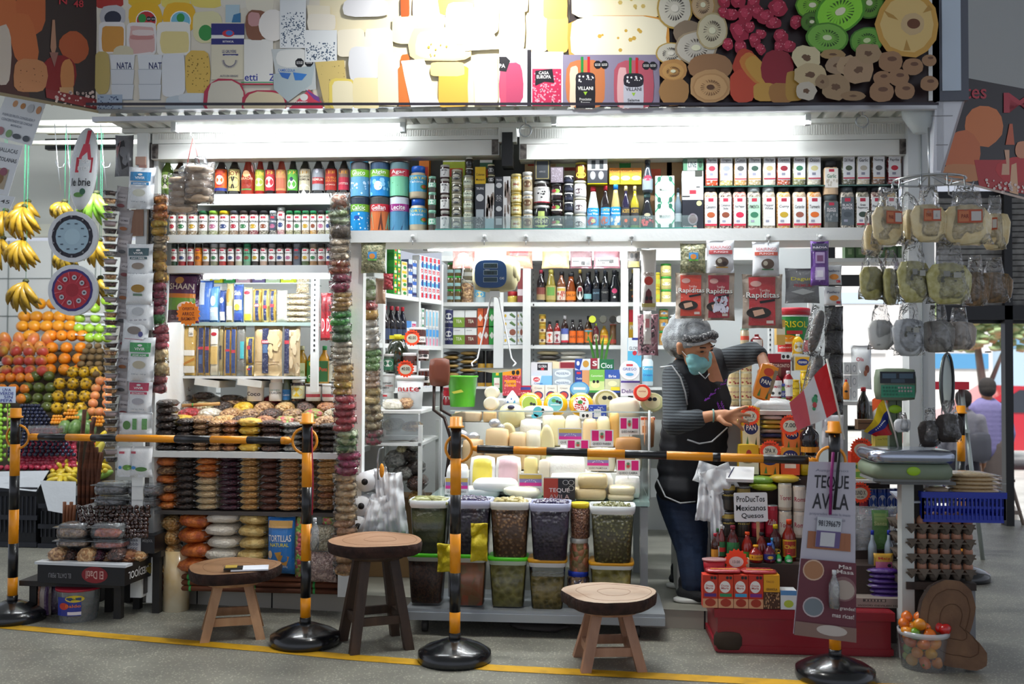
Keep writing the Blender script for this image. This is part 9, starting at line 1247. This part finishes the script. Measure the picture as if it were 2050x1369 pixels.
for i in range(26):
 L_=i//7;a=i*2*pi/7+L_*.4;rr_=R_*.62;pep(p_+Vector((rr_*cos(a),rr_*sin(a),.035+L_*.036)),PC[rg.choice([4,5,6,1,0])if L_<3 else rg.choice([0,1,4])],i,'green, yellow or orange pepper seen through the bucket wall','peppers inside the bucket')
for i,(dx,dz,c_)in enumerate(((-40,86,0),(-30,98,0),(-15,90,1),(-22,80,1),(0,84,0),(-8,102,0),(12,92,2),(22,84,3),(34,82,3),(14,78,2),(6,122,3),(18,104,2),(40,88,3),(-36,74,1),(2,96,0))):pep(p_+Vector((dx*s_,-.01-.02*(i%3)+(.04 if dz>95 else 0),dz*s_)),PC[c_],i+40,['orange','yellow orange','red orange','red'][c_]+' pepper heaped above the bucket rim','peppers heaped on the bucket, '+['orange','yellow orange','red orange','red'][c_])
box_it('ham_carton',1712,1812,1198,1243,-.3,'grey brown cardboard box reading WOOD DEVILED HAM','box','r .16 .06 .62 .38 3a3430;r .18 .1 .6 .34 a89c90;t .36 .22 .36 .2 444 IIIIII;t .5 .76 .9 .16 26201c WOOD DEVILED HAM','9a8e84',d=.2,z=zA_+.001)
for i in range(6):lying(1742+(i*5%7),1808+(i*3%5),1140+i*10,1151+i*10,-.26,'4a2480','purple foil packet in the stack, %s'%nth(i,6,'top').replace(' from top',' from the top'),'purple packets',dp=.1,seed=i)
bag_it('nut_packet',1750,1790,1108,1148,-.22,'yellow and pink snack packet above the purple stack','packet','d8a838','r 0 .4 1 .8 c8688a;e .8 .6 .12 .1 222;t .5 .2 .7 .14 c83c20 Maiz',d=.02);t=bag_it('leaf_bag',1714,1800,1014,1105,-.14,'crinkled clear bag with green printed label','bag',film('e4e8ec',.3,25,.9),'r .35 .02 .8 1 5a8a4a;r .4 .1 .76 .4 8aa860;t .58 .35 .36 .1 c0c890 Santa',d=.05)
for i,x in enumerate((1748,1781)):cx,zb,w_,h_=bx4(x-9,x+9,1062,1140,-.18);t=thing('clear_bottle','clear bottle with tall blue cap, %s'%['left','right'][i],'bottle',(cx,-.17,zb));bottle(t,w_,h_,M('8a98a4',.08,coat=1),'1c34b0',None,'wine',caph=.2)
for x0,x1,y0,y1,c_,art,lab in((1704,1746,905,958,'d83c1c','r 0 .4 1 1 d8c868;t .5 .55 .8 .16 3a8a4c Maseca;e .5 .85 .5 .12 6a9a40','red and yellow corn flour carton left of the scale'),(1752,1806,866,908,'c8c050','r 0 0 1 1 c0b84c;t .5 .3 .8 .1 5a5020 CALDO|DE COSTILLA;t .5 .76 .8 .24 b03424 LA PANELA','yellow green carton with red lettering behind the scale'),(1718,1750,840,860,'6a5038','r 0 .3 1 .4 3a2a1c','stack of brown envelopes')):box_it('food_carton',x0,x1,y0,y1,-.05,lab,'box',art,c_,.06)
q=P(1735,962,-.05);tag(MB().box((q.x,.0,q.z),(.25,.18,.012),WHT).box((q.x,.0,q.z-.16),(.2,.02,.3),M('3a3430',.7)).obj('side_shelf'),'white shelf board left of the scale','shelf')
def flag(c4,Y,art,name,label,pole):
 a,b,c_,d=[P(x,y,Y)for x,y in c4];mb=MB();n=10
 F_=lambda u,v:(a*(1-u)*(1-v)+b*u*(1-v)+c_*u*v+d*(1-u)*v)+Vector((0,.025*sin(u*7+v*2),0))
 for k,(u0,u1,v0,v1,m_)in enumerate(art):
  for i in range(n):
   for j in range(4):
    us_=[u0+(u1-u0)*(i+e)/n for e in(0,1)];vs_=[v0+(v1-v0)*(j+e)/4 for e in(0,1)];o_=Vector((0,-.0006*(k>5),0));q4=[F_(us_[0],vs_[0])+o_,F_(us_[1],vs_[0])+o_,F_(us_[1],vs_[1])+o_,F_(us_[0],vs_[1])+o_]
    mb.add(q4,[(0,1,2,3)],M(m_,.6),True)
 t=thing(name,label,'flag',a);t.location=(0,0,0);mb.obj('cloth',t);MB().tube([P(x,y,Y)for x,y in pole],.004,M('e0dcd0',.4)).obj('pole',t);return t,F_
t,F_=flag([(1657,725),(1582,806),(1598,864),(1680,822)],-.72,[(0,.34,0,1,'d81c24'),(.34,.68,0,1,'e8e4e4'),(.68,1,0,1,'e0606c')],'peru_flag','red and white flag with small crest on a stick at the leaflet stand',[(1655,718),(1679,825),(1690,880)])
mb=MB()
for u,v,r_,c_ in((.5,.45,.012,'4a9a6a'),(.53,.55,.009,'c84a4c'),(.46,.4,.008,'2c7a4c'),(.56,.62,.007,'4a9a6a')):p0=F_(u,v);mb.sup(p0+Vector((0,-.003,0)),(r_,.001,r_*1.3),M(c_,.6),n=10,k=4)
mb.obj('crest',t)
t,F_=flag([(1771,796),(1731,864),(1755,874),(1792,868)],-.3,[(0,1,0,.36,'e8c81c'),(0,1,.36,.68,'24308c'),(0,1,.68,1,'c8202c')],'venezuela_flag','small yellow, blue and red flag left of the scale column',[(1768,790),(1792,868),(1800,905)]);mb=MB()
for i in range(8):mb.sup(F_(.25+.07*i,.52-.06*sin(pi*i/7))+Vector((0,-.003,0)),(.003,.001,.003),M('fff',.5),n=6,k=3)
mb.obj('stars',t);flag([(1776,768),(1748,800),(1752,850),(1782,800)],-.2,[(0,1,0,.5,'e8602c'),(0,.5,.5,1,'c8381c'),(.5,1,.5,1,'e0e0e0')],'orange_flag','small orange red flag behind the yellow blue one',[(1778,764),(1786,870)])
# foreground: barrier posts, bars, stools, leaflet stand
OR_=M('f79c10',.4,coat=.2);PB=M('101014',.35,coat=.3)
def barrier(px,py,label,h_=1.0):
 p_=G(px,py);t=thing('barrier_post',label,'barrier post',(p_.x,p_.y,0),'striped barrier posts');MB().lathe([(.148,0),(.152,.012),(.15,.04),(.12,.058),(.05,.085),(.03,.09)],M('101216',.25,coat=.5),seg=36).obj('base',t)
 mb=MB();zs=[(.08,.115,0),(.115,.2,1),(.2,.36,0),(.36,.52,1),(.52,.68,0),(.68,.83,1),(.83,.955,0)]
 for a,b,c_ in zs:mb.lathe([(.0225+.002*(a<.1),a*h_),(.0225+.002*(a<.1),b*h_)],OR_ if c_ else PB,seg=16)
 mb.obj('post',t);MB().lathe([(.034,.955*h_),(.034,.962*h_),(.026,.964*h_),(.025,h_)],OR_,seg=16).obj('cap',t);return p_
b1=barrier(24,1240,'black and orange barrier post at the left edge');b2=barrier(611,1288,'black and orange barrier post between the two left stools');b3=barrier(910,1322,'black and orange barrier post in front of the olive tubs');b4=barrier(1672,1358,'black and orange barrier post behind the leaflet');b5=barrier(1926,1160,'black and yellow barrier post behind the basket, by the ladder')
def bar(pa,pb,za,zb_,label,cols,ra,rb):
 t=thing('barrier_bar',label,'barrier bar',(0,0,0));a=Vector((pa.x,pa.y,za));b=Vector((pb.x,pb.y,zb_));d=(b-a).normalized();s=0;L_=(b-a).length;mb=MB()
 for f,c_ in cols:mb.tube([a+d*(L_*s+(.09 if s==0 else 0)),a+d*(L_*(s+f)-(.09 if s+f>.99 else 0))],.017,OR_ if c_ else PB,12);s+=f
 mb.obj('bar',t)
 for c_,sg in((a,1),(b,-1)):MB().tube([c_+Vector((sg*.012+.055*cos(u),0,.055*sin(u)))for u in[i*pi/10 for i in range(20)]],.006,OR_,cl=True).tube([c_+Vector((sg*.07,0,0)),c_+Vector((sg*.1,0,0))],[.009,.017],OR_).tube([c_+Vector((sg*.012,0,.055)),c_+Vector((sg*.015,0,.09)),c_+Vector((0,-.02,.1))],.006,OR_).obj('ring',t)
bar(b1,b2,.865,.88,'striped bar hanging between the left barrier posts',[(.12,1),(.14,0),(.09,1),(.14,0),(.19,1),(.16,0),(.12,1),(.04,0)]if 0 else[(.09,1),(.1,0),(.09,1),(.09,0),(.2,1),(.0,0),(.12,0),(.12,1),(.11,0),(.08,1)],0,0)
bar(b3,b4,.87,.845,'striped bar hanging between the right barrier posts',[(.06,1),(.1,0),(.09,1),(.11,0),(.1,1),(.11,0),(.12,1),(.02,0),(.11,1),(.12,0),(.06,1)],0,0)
def stool(px,py,h_,r_,wd,label,rot,topc,sx=1.0,sd=1):
 p_=G(px,py);t=thing('wooden_stool',label,'stool',(p_.x,p_.y,0),rz=rot);rg=random.Random(sd);n=28;rs=[r_*(1+.05*sin(3*i*2*pi/n+sd)+.03*sin(5*i*2*pi/n)+rg.uniform(-.012,.012))for i in range(n)];mb=MB()
 top=[(rs[i]*sx*cos(2*pi*i/n),rs[i]*sin(2*pi*i/n))for i in range(n)];TP=M(topc,.55,c2='8a6444',vs=5,bump=.1,fac=(.45,.75));BKM=M('3c241c',.9,c2='24140f',vs=25,bump=1,bs=40)
 L3=[(1,h_),(1.02,h_-.012),(1.0,h_-.045),(.93,h_-.052)];vs=[(x*f,y*f,z)for f,z in L3 for x,y in top]
 mb.add(vs[:n],[tuple(range(n))],TP);mb.add(vs,[(j*n+i,(j+1)*n+i,(j+1)*n+(i+1)%n,j*n+(i+1)%n)for j in range(3)for i in range(n)],BKM,True);mb.add(vs[3*n:],[tuple(range(n))[::-1]],BKM)
 for s_ in(.35,.8):mb.tube([(x*s_+.02,y*s_,h_)for x,y in top],.0009,M('7a5438',.7),4,cl=True)
 mb.obj('seat',t);MB().lathe([(r_*.62,h_-.075),(r_*.66,h_-.052)],wd,seg=20).obj('seat_support',t)
 ft=[(cos(a),sin(a))for a in(pi/4,3*pi/4,5*pi/4,7*pi/4)];k0,k1=r_*.42,r_*.84
 for x,y in ft:
  a=Vector((x*k0,y*k0,h_-.06));b=Vector((x*k1,y*k1,0));mb=MB();e=.02;vs=[a+Vector((i*e,j*e,0))for i in(-1,1)for j in(-1,1)]+[b+Vector((i*e,j*e,0))for i in(-1,1)for j in(-1,1)];mb.add(vs,[(0,1,3,2),(4,6,7,5),(0,4,5,1),(2,3,7,6),(0,2,6,4),(1,5,7,3)],wd);mb.obj('leg',t)
 f=.68;zz=(h_-.06)*(1-f)
 for i in range(4):a=ft[i];b=ft[(i+1)%4];kk=k0+(k1-k0)*f;a=Vector((a[0]*kk,a[1]*kk,0));b=Vector((b[0]*kk,b[1]*kk,0));d=b-a;MB().box(((a.x+b.x)/2,(a.y+b.y)/2,zz),(d.length-.03,.018,.035),wd,rz=math.atan2(d.y,d.x)).obj('stretcher',t)
LW=M('c89c74',.6,c2='a87c58',vs=14,kind='w',bump=.1);DW=M('4a3628',.55,c2='2e2018',vs=14,kind='w',bump=.1)
stool(466,1268,.305,.2,LW,'low stool with pale legs, phone books and pads on its seat, left',.35,'96704e',sd=2);stool(751,1290,.455,.2,DW,'taller dark legged stool in the middle',.45,'9c7658',sd=4);stool(1219,1328,.29,.19,M('b88c70',.6,c2='9a7058',vs=14,kind='w',bump=.1),'low stool with pinkish legs in front of the olive tubs',.15,'b8a08a',sd=7)
p_=G(500,1275);o=MB().box((.02,0,.003),(.16,.1,.006),M('e8ecf4',.5)).box((-.05,-.01,.009),(.08,.07,.004),BLK).box((-.06,0,.013),(.05,.06,.002),M('b89a3c',.5)).obj('order_pads',None,(p_.x-.01,p_.y-.04,.309));o.rotation_euler=(0,0,.3);tag(o,'order pads with black cover lying on the left low stool','notepad')
Yl=b4.y-.06
t=poster([(1620,924),(1713,926),(1712,1284),(1588,1268)],Yl,'leaflet','tall printed leaflet reading TEQUE AVILA hanging on the right barrier post','t .5 .05 .7 .02 889 Auspicianos;t .5 .12 .72 .09 26242c TEQUE;t .5 .225 .72 .09 26242c AVILA;t .5 .3 .8 .02 99a preparados desde la masa;t .5 .33 .6 .02 99a compartir Pizzas;'+';'.join(bl('a86c4c',.12+.11*i,.44+.03*(i%2),.05,.06,j=.02)for i in range(8))+';'+';'.join(bl('b87c5c',.1+.13*i,.5,.045,.05,j=.02)for i in range(7))+';r 0 .56 1 1 6c3440;e .24 .62 .19 .06 d8b8a0;e .24 .62 .17 .052 b07c58;e .28 .83 .18 .058 c8b8bc;e .28 .83 .16 .05 7a848c;e .78 .71 .22 .07 8c6466;e .78 .715 .19 .055 b8a89c;t .8 .6 .3 .05 e8dcd8 Mas|Masa;t .27 .74 .5 .04 b06c4c|x;t .78 .82 .4 .025 e8dcd8 mas grandes!;t .78 .86 .36 .025 e8dcd8 mas ricas!;r 0 .92 1 1 8a6e64;e .6 .95 .25 .03 c8bcb4','c4c0cc');t.location=(0,0,0)
poster([(1637,1034),(1686,1038),(1680,1098),(1632,1094)],Yl-.012,'code_card','small card with handwritten number clipped on the leaflet','r 0 .45 1 1 6a5a8a;r .18 .5 .78 .96 d0d0d4;t .5 .2 .9 .2 223 981396679','c8ccd4')
mb=MB().tube([P(x,y,Yl-.02)for x,y in((1668,905),(1664,960),(1662,1030))],.006,M('8a1c6c',.6)).tube([P(x,y,Yl-.02)for x,y in((1680,905),(1676,960),(1670,1020))],.006,BLK);tag(mb.obj('lanyard'),'violet and black cords tied at the top of the leaflet','cord')
for i,(x0,x1,y0,y1,Y)in enumerate(((1658,1680,1140,1215,Yl-.03),(622,640,1036,1100,b2.y-.02))):cx,zb,w_,h_=bx4(x0,x1,y0,y1,Y);t=thing('spray_bottle','small clear spray bottle hanging on the %s barrier post'%['right','second'][i],'bottle',(cx,Y-.01,zb));bottle(t,w_,h_,film('dfe6ea',.25,20,.8),'e0e4e8',None,'soy',caph=.2)
mb=MB().tube([b2+Vector((.022,-.01,.94)),b2+Vector((.03,-.012,.7)),b2+Vector((.028,-.012,.56))],.003,M('a81c3c',.6));tag(mb.obj('red_string'),'thin red cord hanging down the second barrier post','cord')
q=P(1422,1000,.0);t=thing('carrier_bags','bunch of white carrier bags hanging at the left end of the right counter','bags',q)
for i,(x,y,w2,h2_,r_)in enumerate(((1420,950,.13,.1,.3),(1428,985,.11,.2,-.15),(1415,1000,.09,.2,.1),(1436,1040,.07,.3,-.05),(1440,960,.14,.12,-.4))):MB().pillow(P(x,y,.0-.012*i)-q,w2,h2_,.03,WPL,n=12,k=10,jit=.03,fold=.012,seed=i+5,rot=Matrix.Rotation(r_,3,'Y')).obj('carrier_bag',t)
q=P(388,385,-.1);t=thing('bread_bag','two clear bags of beige bread rolls hanging on a pink string','bag',q);BR=M('c4a484',.6,c2='e0c8ac',vs=20,crink=22)
for s_,dx,dz,dy in((-1,-22,-3,0),(1,20,14,-.05)):
 mb=MB();kk=1/S(388,385,-.1)
 for i in range(5):mb.sup((dx*kk,dy,(dz+26-i*14)*kk),(26*kk,.05,8*kk),BR,.6,.5,n=14,k=6,jit=.08,seed=i+s_*5)
 mb.obj('rolls',t);MB().pillow((dx*kk,dy,dz*kk),62*kk,84*kk,.13,FB,n=9,k=10,jit=.02,seed=3+s_).sup((dx*kk+.01,dy,(dz+44)*kk),(14*kk,.02,12*kk),FB,jit=.5,jf=40).obj('clear_bag',t)
MB().tube([(dx_*kk,-.02,dz_*kk)for dx_,dz_ in((-14,40),(0,108),(14,56))],.0025,M('d8605c',.5)).tube([(0,-.02,108*kk),(-5*kk,-.02,114*kk),(-3*kk,-.02,124*kk)],.002,STEEL).obj('string',t)
# the street beyond the gate
def far(x0,x1,y0,y1,Y,m_,name,label,cat,d=1.0,art=None):
 a=P(x0,y1,Y);b=P(x1,y0,Y);mb=MB().box(((a.x+b.x)/2,Y+d/2,(a.z+b.z)/2),(b.x-a.x,d,b.z-a.z),m_)
 if art:mb.art(art,flat(a.x,b.z,b.x-a.x,b.z-a.z,Y),eps=.02)
 return tag(mb.obj(name),label,cat)
far(1560,1985,470,850,24,M('ece8e4',.8),'building','pale building with blue panel across the street','building',4,'r .1 .3 .98 .36 c8d8e8;r .6 .62 .98 .7 5a9ac8;r .1 .55 .5 .62 f0f0f0;r .7 .4 .85 .58 a8a4a8')
far(1985,2300,500,850,26,M('b8cfe0',.8),'building','bluish building across the street at the far right','building',4,'r 0 .5 1 .56 7aa8c8')
t=thing('street_tree','pale green street tree seen through the gate','tree',Q(1960,800,15));o_=t.location;o_.z=-.5;k=1/S(1960,650,15)
MB().tube([(0,0,0),(.1,0,1.2),(-.05,0,2.4)],[.12,.09,.06],M('8a8078',.8),8).tube([(.1,0,1.2),(.5,0,2.2)],[.06,.03],M('8a8078',.8)).obj('trunk',t);mb=MB();rg=random.Random(8);LF=M('8aa070',.7,c2='b8cc98',vs=3)
for i in range(420):a=rg.uniform(0,6.28);r_=rg.random()**.5;z=rg.uniform(-1,1);c_=Vector((1.3*r_*cos(a)*(1-z*z*.5),1.0*r_*sin(a),3.0+.9*z));mb.sup(c_,(.11,.11,.05),LF,n=6,k=3,jit=.6,seed=i,rot=Matrix.Rotation(rg.uniform(-1,1),3,'X'))
mb.obj('foliage',t)
t=thing('red_car','red car parked across the street at the right edge','car',(Q(2075,800,13.8).x,13.8,-.5));RC=M('c02434',.25,coat=.8)
pf=[(-2.1,.35),(2.1,.35),(2.1,.8),(1.5,.95),(.9,1.42),(-.7,1.45),(-1.4,1.0),(-2.1,.85)]
MB().prism(pf,1.6,RC).obj('body',t);MB().prism([(1.35,.98),(.84,1.36),(-.62,1.38),(-1.2,1.0)][::-1],1.63,M('2c3038',.1,coat=1)).obj('windows',t)
for x in(-1.3,1.3):MB().tube([(x,-.83,.33),(x,.83,.33)],.33,M('18181a',.6),20).tube([(x,-.84,.33),(x,-.8,.33)],.2,M('c8ccd0',.3,m=.7),16).obj('wheel',t)
def walker(px,py,Y,h_,label,top,legs,hair,bag=None,face=1):
 q=Q(px,py,Y);t=thing('person',label,'person',(q.x,Y,-.5));s=h_/1.7;V_=lambda x,y,z:Vector((x*s,y*s,z*s))
 BD=[(V_(0,0,.95),.13*s,V_(0,.02,1.35),.14*s,(1.15,.75,1)),(V_(0,0,1.4),.06*s,V_(0,-.0,1.5),.06*s),(V_(0,.01,1.57),.085*s,V_(0,.01,1.6),.09*s),(V_(-.08,0,.9),.085*s,V_(-.09,.05,.45),.06*s),(V_(-.09,.05,.45),.055*s,V_(-.09,-.02,.06),.04*s),(V_(.08,0,.9),.085*s,V_(.08,-.06,.45),.06*s),(V_(.08,-.06,.45),.055*s,V_(.09,.08,.06),.04*s),(V_(-.2,0,1.36),.05*s,V_(-.25,.0,1.08),.042*s),(V_(-.25,0,1.08),.04*s,V_(-.22,.06,.85),.03*s),(V_(.2,0,1.36),.05*s,V_(.25,0,1.08),.042*s),(V_(.25,0,1.08),.04*s,V_(.24,.04,.82),.03*s)]
 for sx in(-1,1):
  for i in range(4):BD.append((V_(sx*.23,.05+.018*(i-1.5),.82),.012*s,V_(sx*.23,.05+.018*(i-1.5),.72+.01*(i%2)),.008*s))
  BD.append((V_(sx*.22,.1,.84),.012*s,V_(sx*.21,.12,.78),.009*s));BD.append((V_(sx*.09,.0,.03),.035*s,V_(sx*.09,.12,.03),.03*s))
 body('body',BD,SKIN,t,.012,2)
 body('sweater',[(V_(0,0,.92),.15*s,V_(0,.02,1.34),.16*s,(1.15,.8,1)),(V_(-.19,0,1.36),.07*s,V_(-.25,0,1.08),.06*s),(V_(-.25,0,1.08),.058*s,V_(-.225,.05,.9),.045*s),(V_(.19,0,1.36),.07*s,V_(.25,0,1.08),.06*s),(V_(.25,0,1.08),.058*s,V_(.235,.03,.88),.045*s)],M(top,.9,bump=.3,bs=30),t,.015,3)
 body('trousers',[(V_(-.07,0,.95),.11*s,V_(-.09,.05,.45),.085*s),(V_(-.09,.05,.45),.08*s,V_(-.09,-.02,.08),.065*s),(V_(.07,0,.95),.11*s,V_(.08,-.06,.45),.085*s),(V_(.08,-.06,.45),.08*s,V_(.09,.08,.08),.065*s)],M(legs,.9,bump=.3,bs=20),t,.015,3)
 body('hair',[(V_(0,-.012,1.62),.097*s,V_(0,-.02,1.58),.092*s)],M(hair,.9),t,.012,2)
 if bag:MB().sup(V_(*bag[:3]),(.13*s,.07*s,.17*s),M(bag[3],.5),.4,.4).tube([V_(-.15,-.1,1.15),V_(-.1,-.08,1.42),V_(.1,.05,1.4)],.012,M(bag[3],.5)).obj('bag',t)
walker(1976,800,6.4,1.62,'man seen from behind in a lilac sweater walking out to the street','8a84b4','6a605c','3a3634');walker(1928,800,6.0,1.5,'person in grey clothes with a grey backpack beside the lilac sweater','9a98a0','3a3840','2a2422',bag=(.12,-.16,1.05,'6c6c74'))
q=Q(2000,925,5.6);q.z=-.35;tag(MB().sup((0,0,0),(.2,.15,.22),M('d8b890',.5,c2='e8d8c0',vs=6,crink=10),.9,1,n=14,k=8,jit=.2).obj('shopping_bag',None,(q.x,5.6,-.3)),'pale tan plastic shopping bag beside the lilac sweater man','bag')
p_=G(1935,1115);t=thing('step_ladder','aluminium step ladder with red top beside the blue basket','ladder',p_);AL=M('a8b0ac',.35,m=.5);q1=P(1925,778,p_.y)-p_;q0=P(1958,1135,p_.y)-p_;q0.z=0
for dx in(0,-.28):
 MB().tube([q1+Vector((dx,0,0)),q0+Vector((dx*1.3,-.08,0))],.014,AL,8).obj('rail',t);MB().tube([q1+Vector((dx,0.02,0)),q0+Vector((dx*1.3,.42,0))],.012,AL,8).obj('rear_rail',t)
for f in(.25,.5,.75):c_=q0.lerp(q1,f);MB().box((c_.x-.16,c_.y-.04,c_.z),(.32,.07,.02),AL).obj('step',t)
MB().box((q1.x-.14,q1.y,q1.z+.02),(.34,.1,.05),M('c81c30',.4)).obj('top_cap',t)
p_=G(2022,1050);t=thing('trestle','small wooden A shaped trestle by the gate','trestle',(p_.x,p_.y,0));k=1/S(2022,1050,p_.y);TW_=M('a8968a',.7)
for x0,x1,y_ in((-14,-2,0),(26,2,0),(-30,-14,.12),(10,-10,.12)):MB().tube([(x0*k,y_,0),(x1*k,y_,88*k)],.014,TW_,4).obj('leg',t)
MB().box((4*k,0,24*k),(36*k,.015,.03),TW_).box((0,.06,88*k),(.06,.18,.02),TW_).obj('crossbar',t)
q=P(1750,521,.6);tag(MB().box((q.x,.68,q.z),(.5,.2,.02),WHT).box((q.x,.77,q.z-.09),(.5,.02,.06),DKG).obj('high_shelf'),'white high shelf behind the right end of the beam','shelf')
for i in range(6):box_it('green_box',1692+i*21,1711+i*21,492,518,.6,'small dark green box on the high shelf, %s'%nth(i,6),'box','r .1 .1 .9 .9 4a6a3c;r .3 .25 .7 .7 7a9068','3a5430',d=.06,z=q.z+.011)
a=P(890,496,.45);b=P(1300,496,.45);tag(MB().tube([a,b],.005,STEEL).tube([a,(a.x,.45,2.7)],.004,STEEL).tube([b,(b.x,.45,2.7)],.004,STEEL).obj('hanging_rail'),'thin steel rail from which the cold meat packs hang','rail')
a=P(1686,803,.85);b=P(1765,803,.85);mb=MB().box(((a.x+b.x)/2,1.0,a.z-.012),(b.x-a.x,.3,.02),WC)
for x_ in(a.x+.02,b.x-.02):mb.box((x_,1.0,a.z/2+.03),(.03,.25,a.z-.1),M('b8b8b4',.6))
tag(mb.obj('side_rack'),'white rack in the side opening under the small white boxes','rack')
q=P(1580,712,YI+.1);mb=MB()
for x_ in(.89,1.61):mb.box((x_,YI+.37,.9),(.02,.02,1.62),WHT)
tag(mb.obj('shelf_upright'),'two white uprights carrying the side shelves behind the woman','upright')
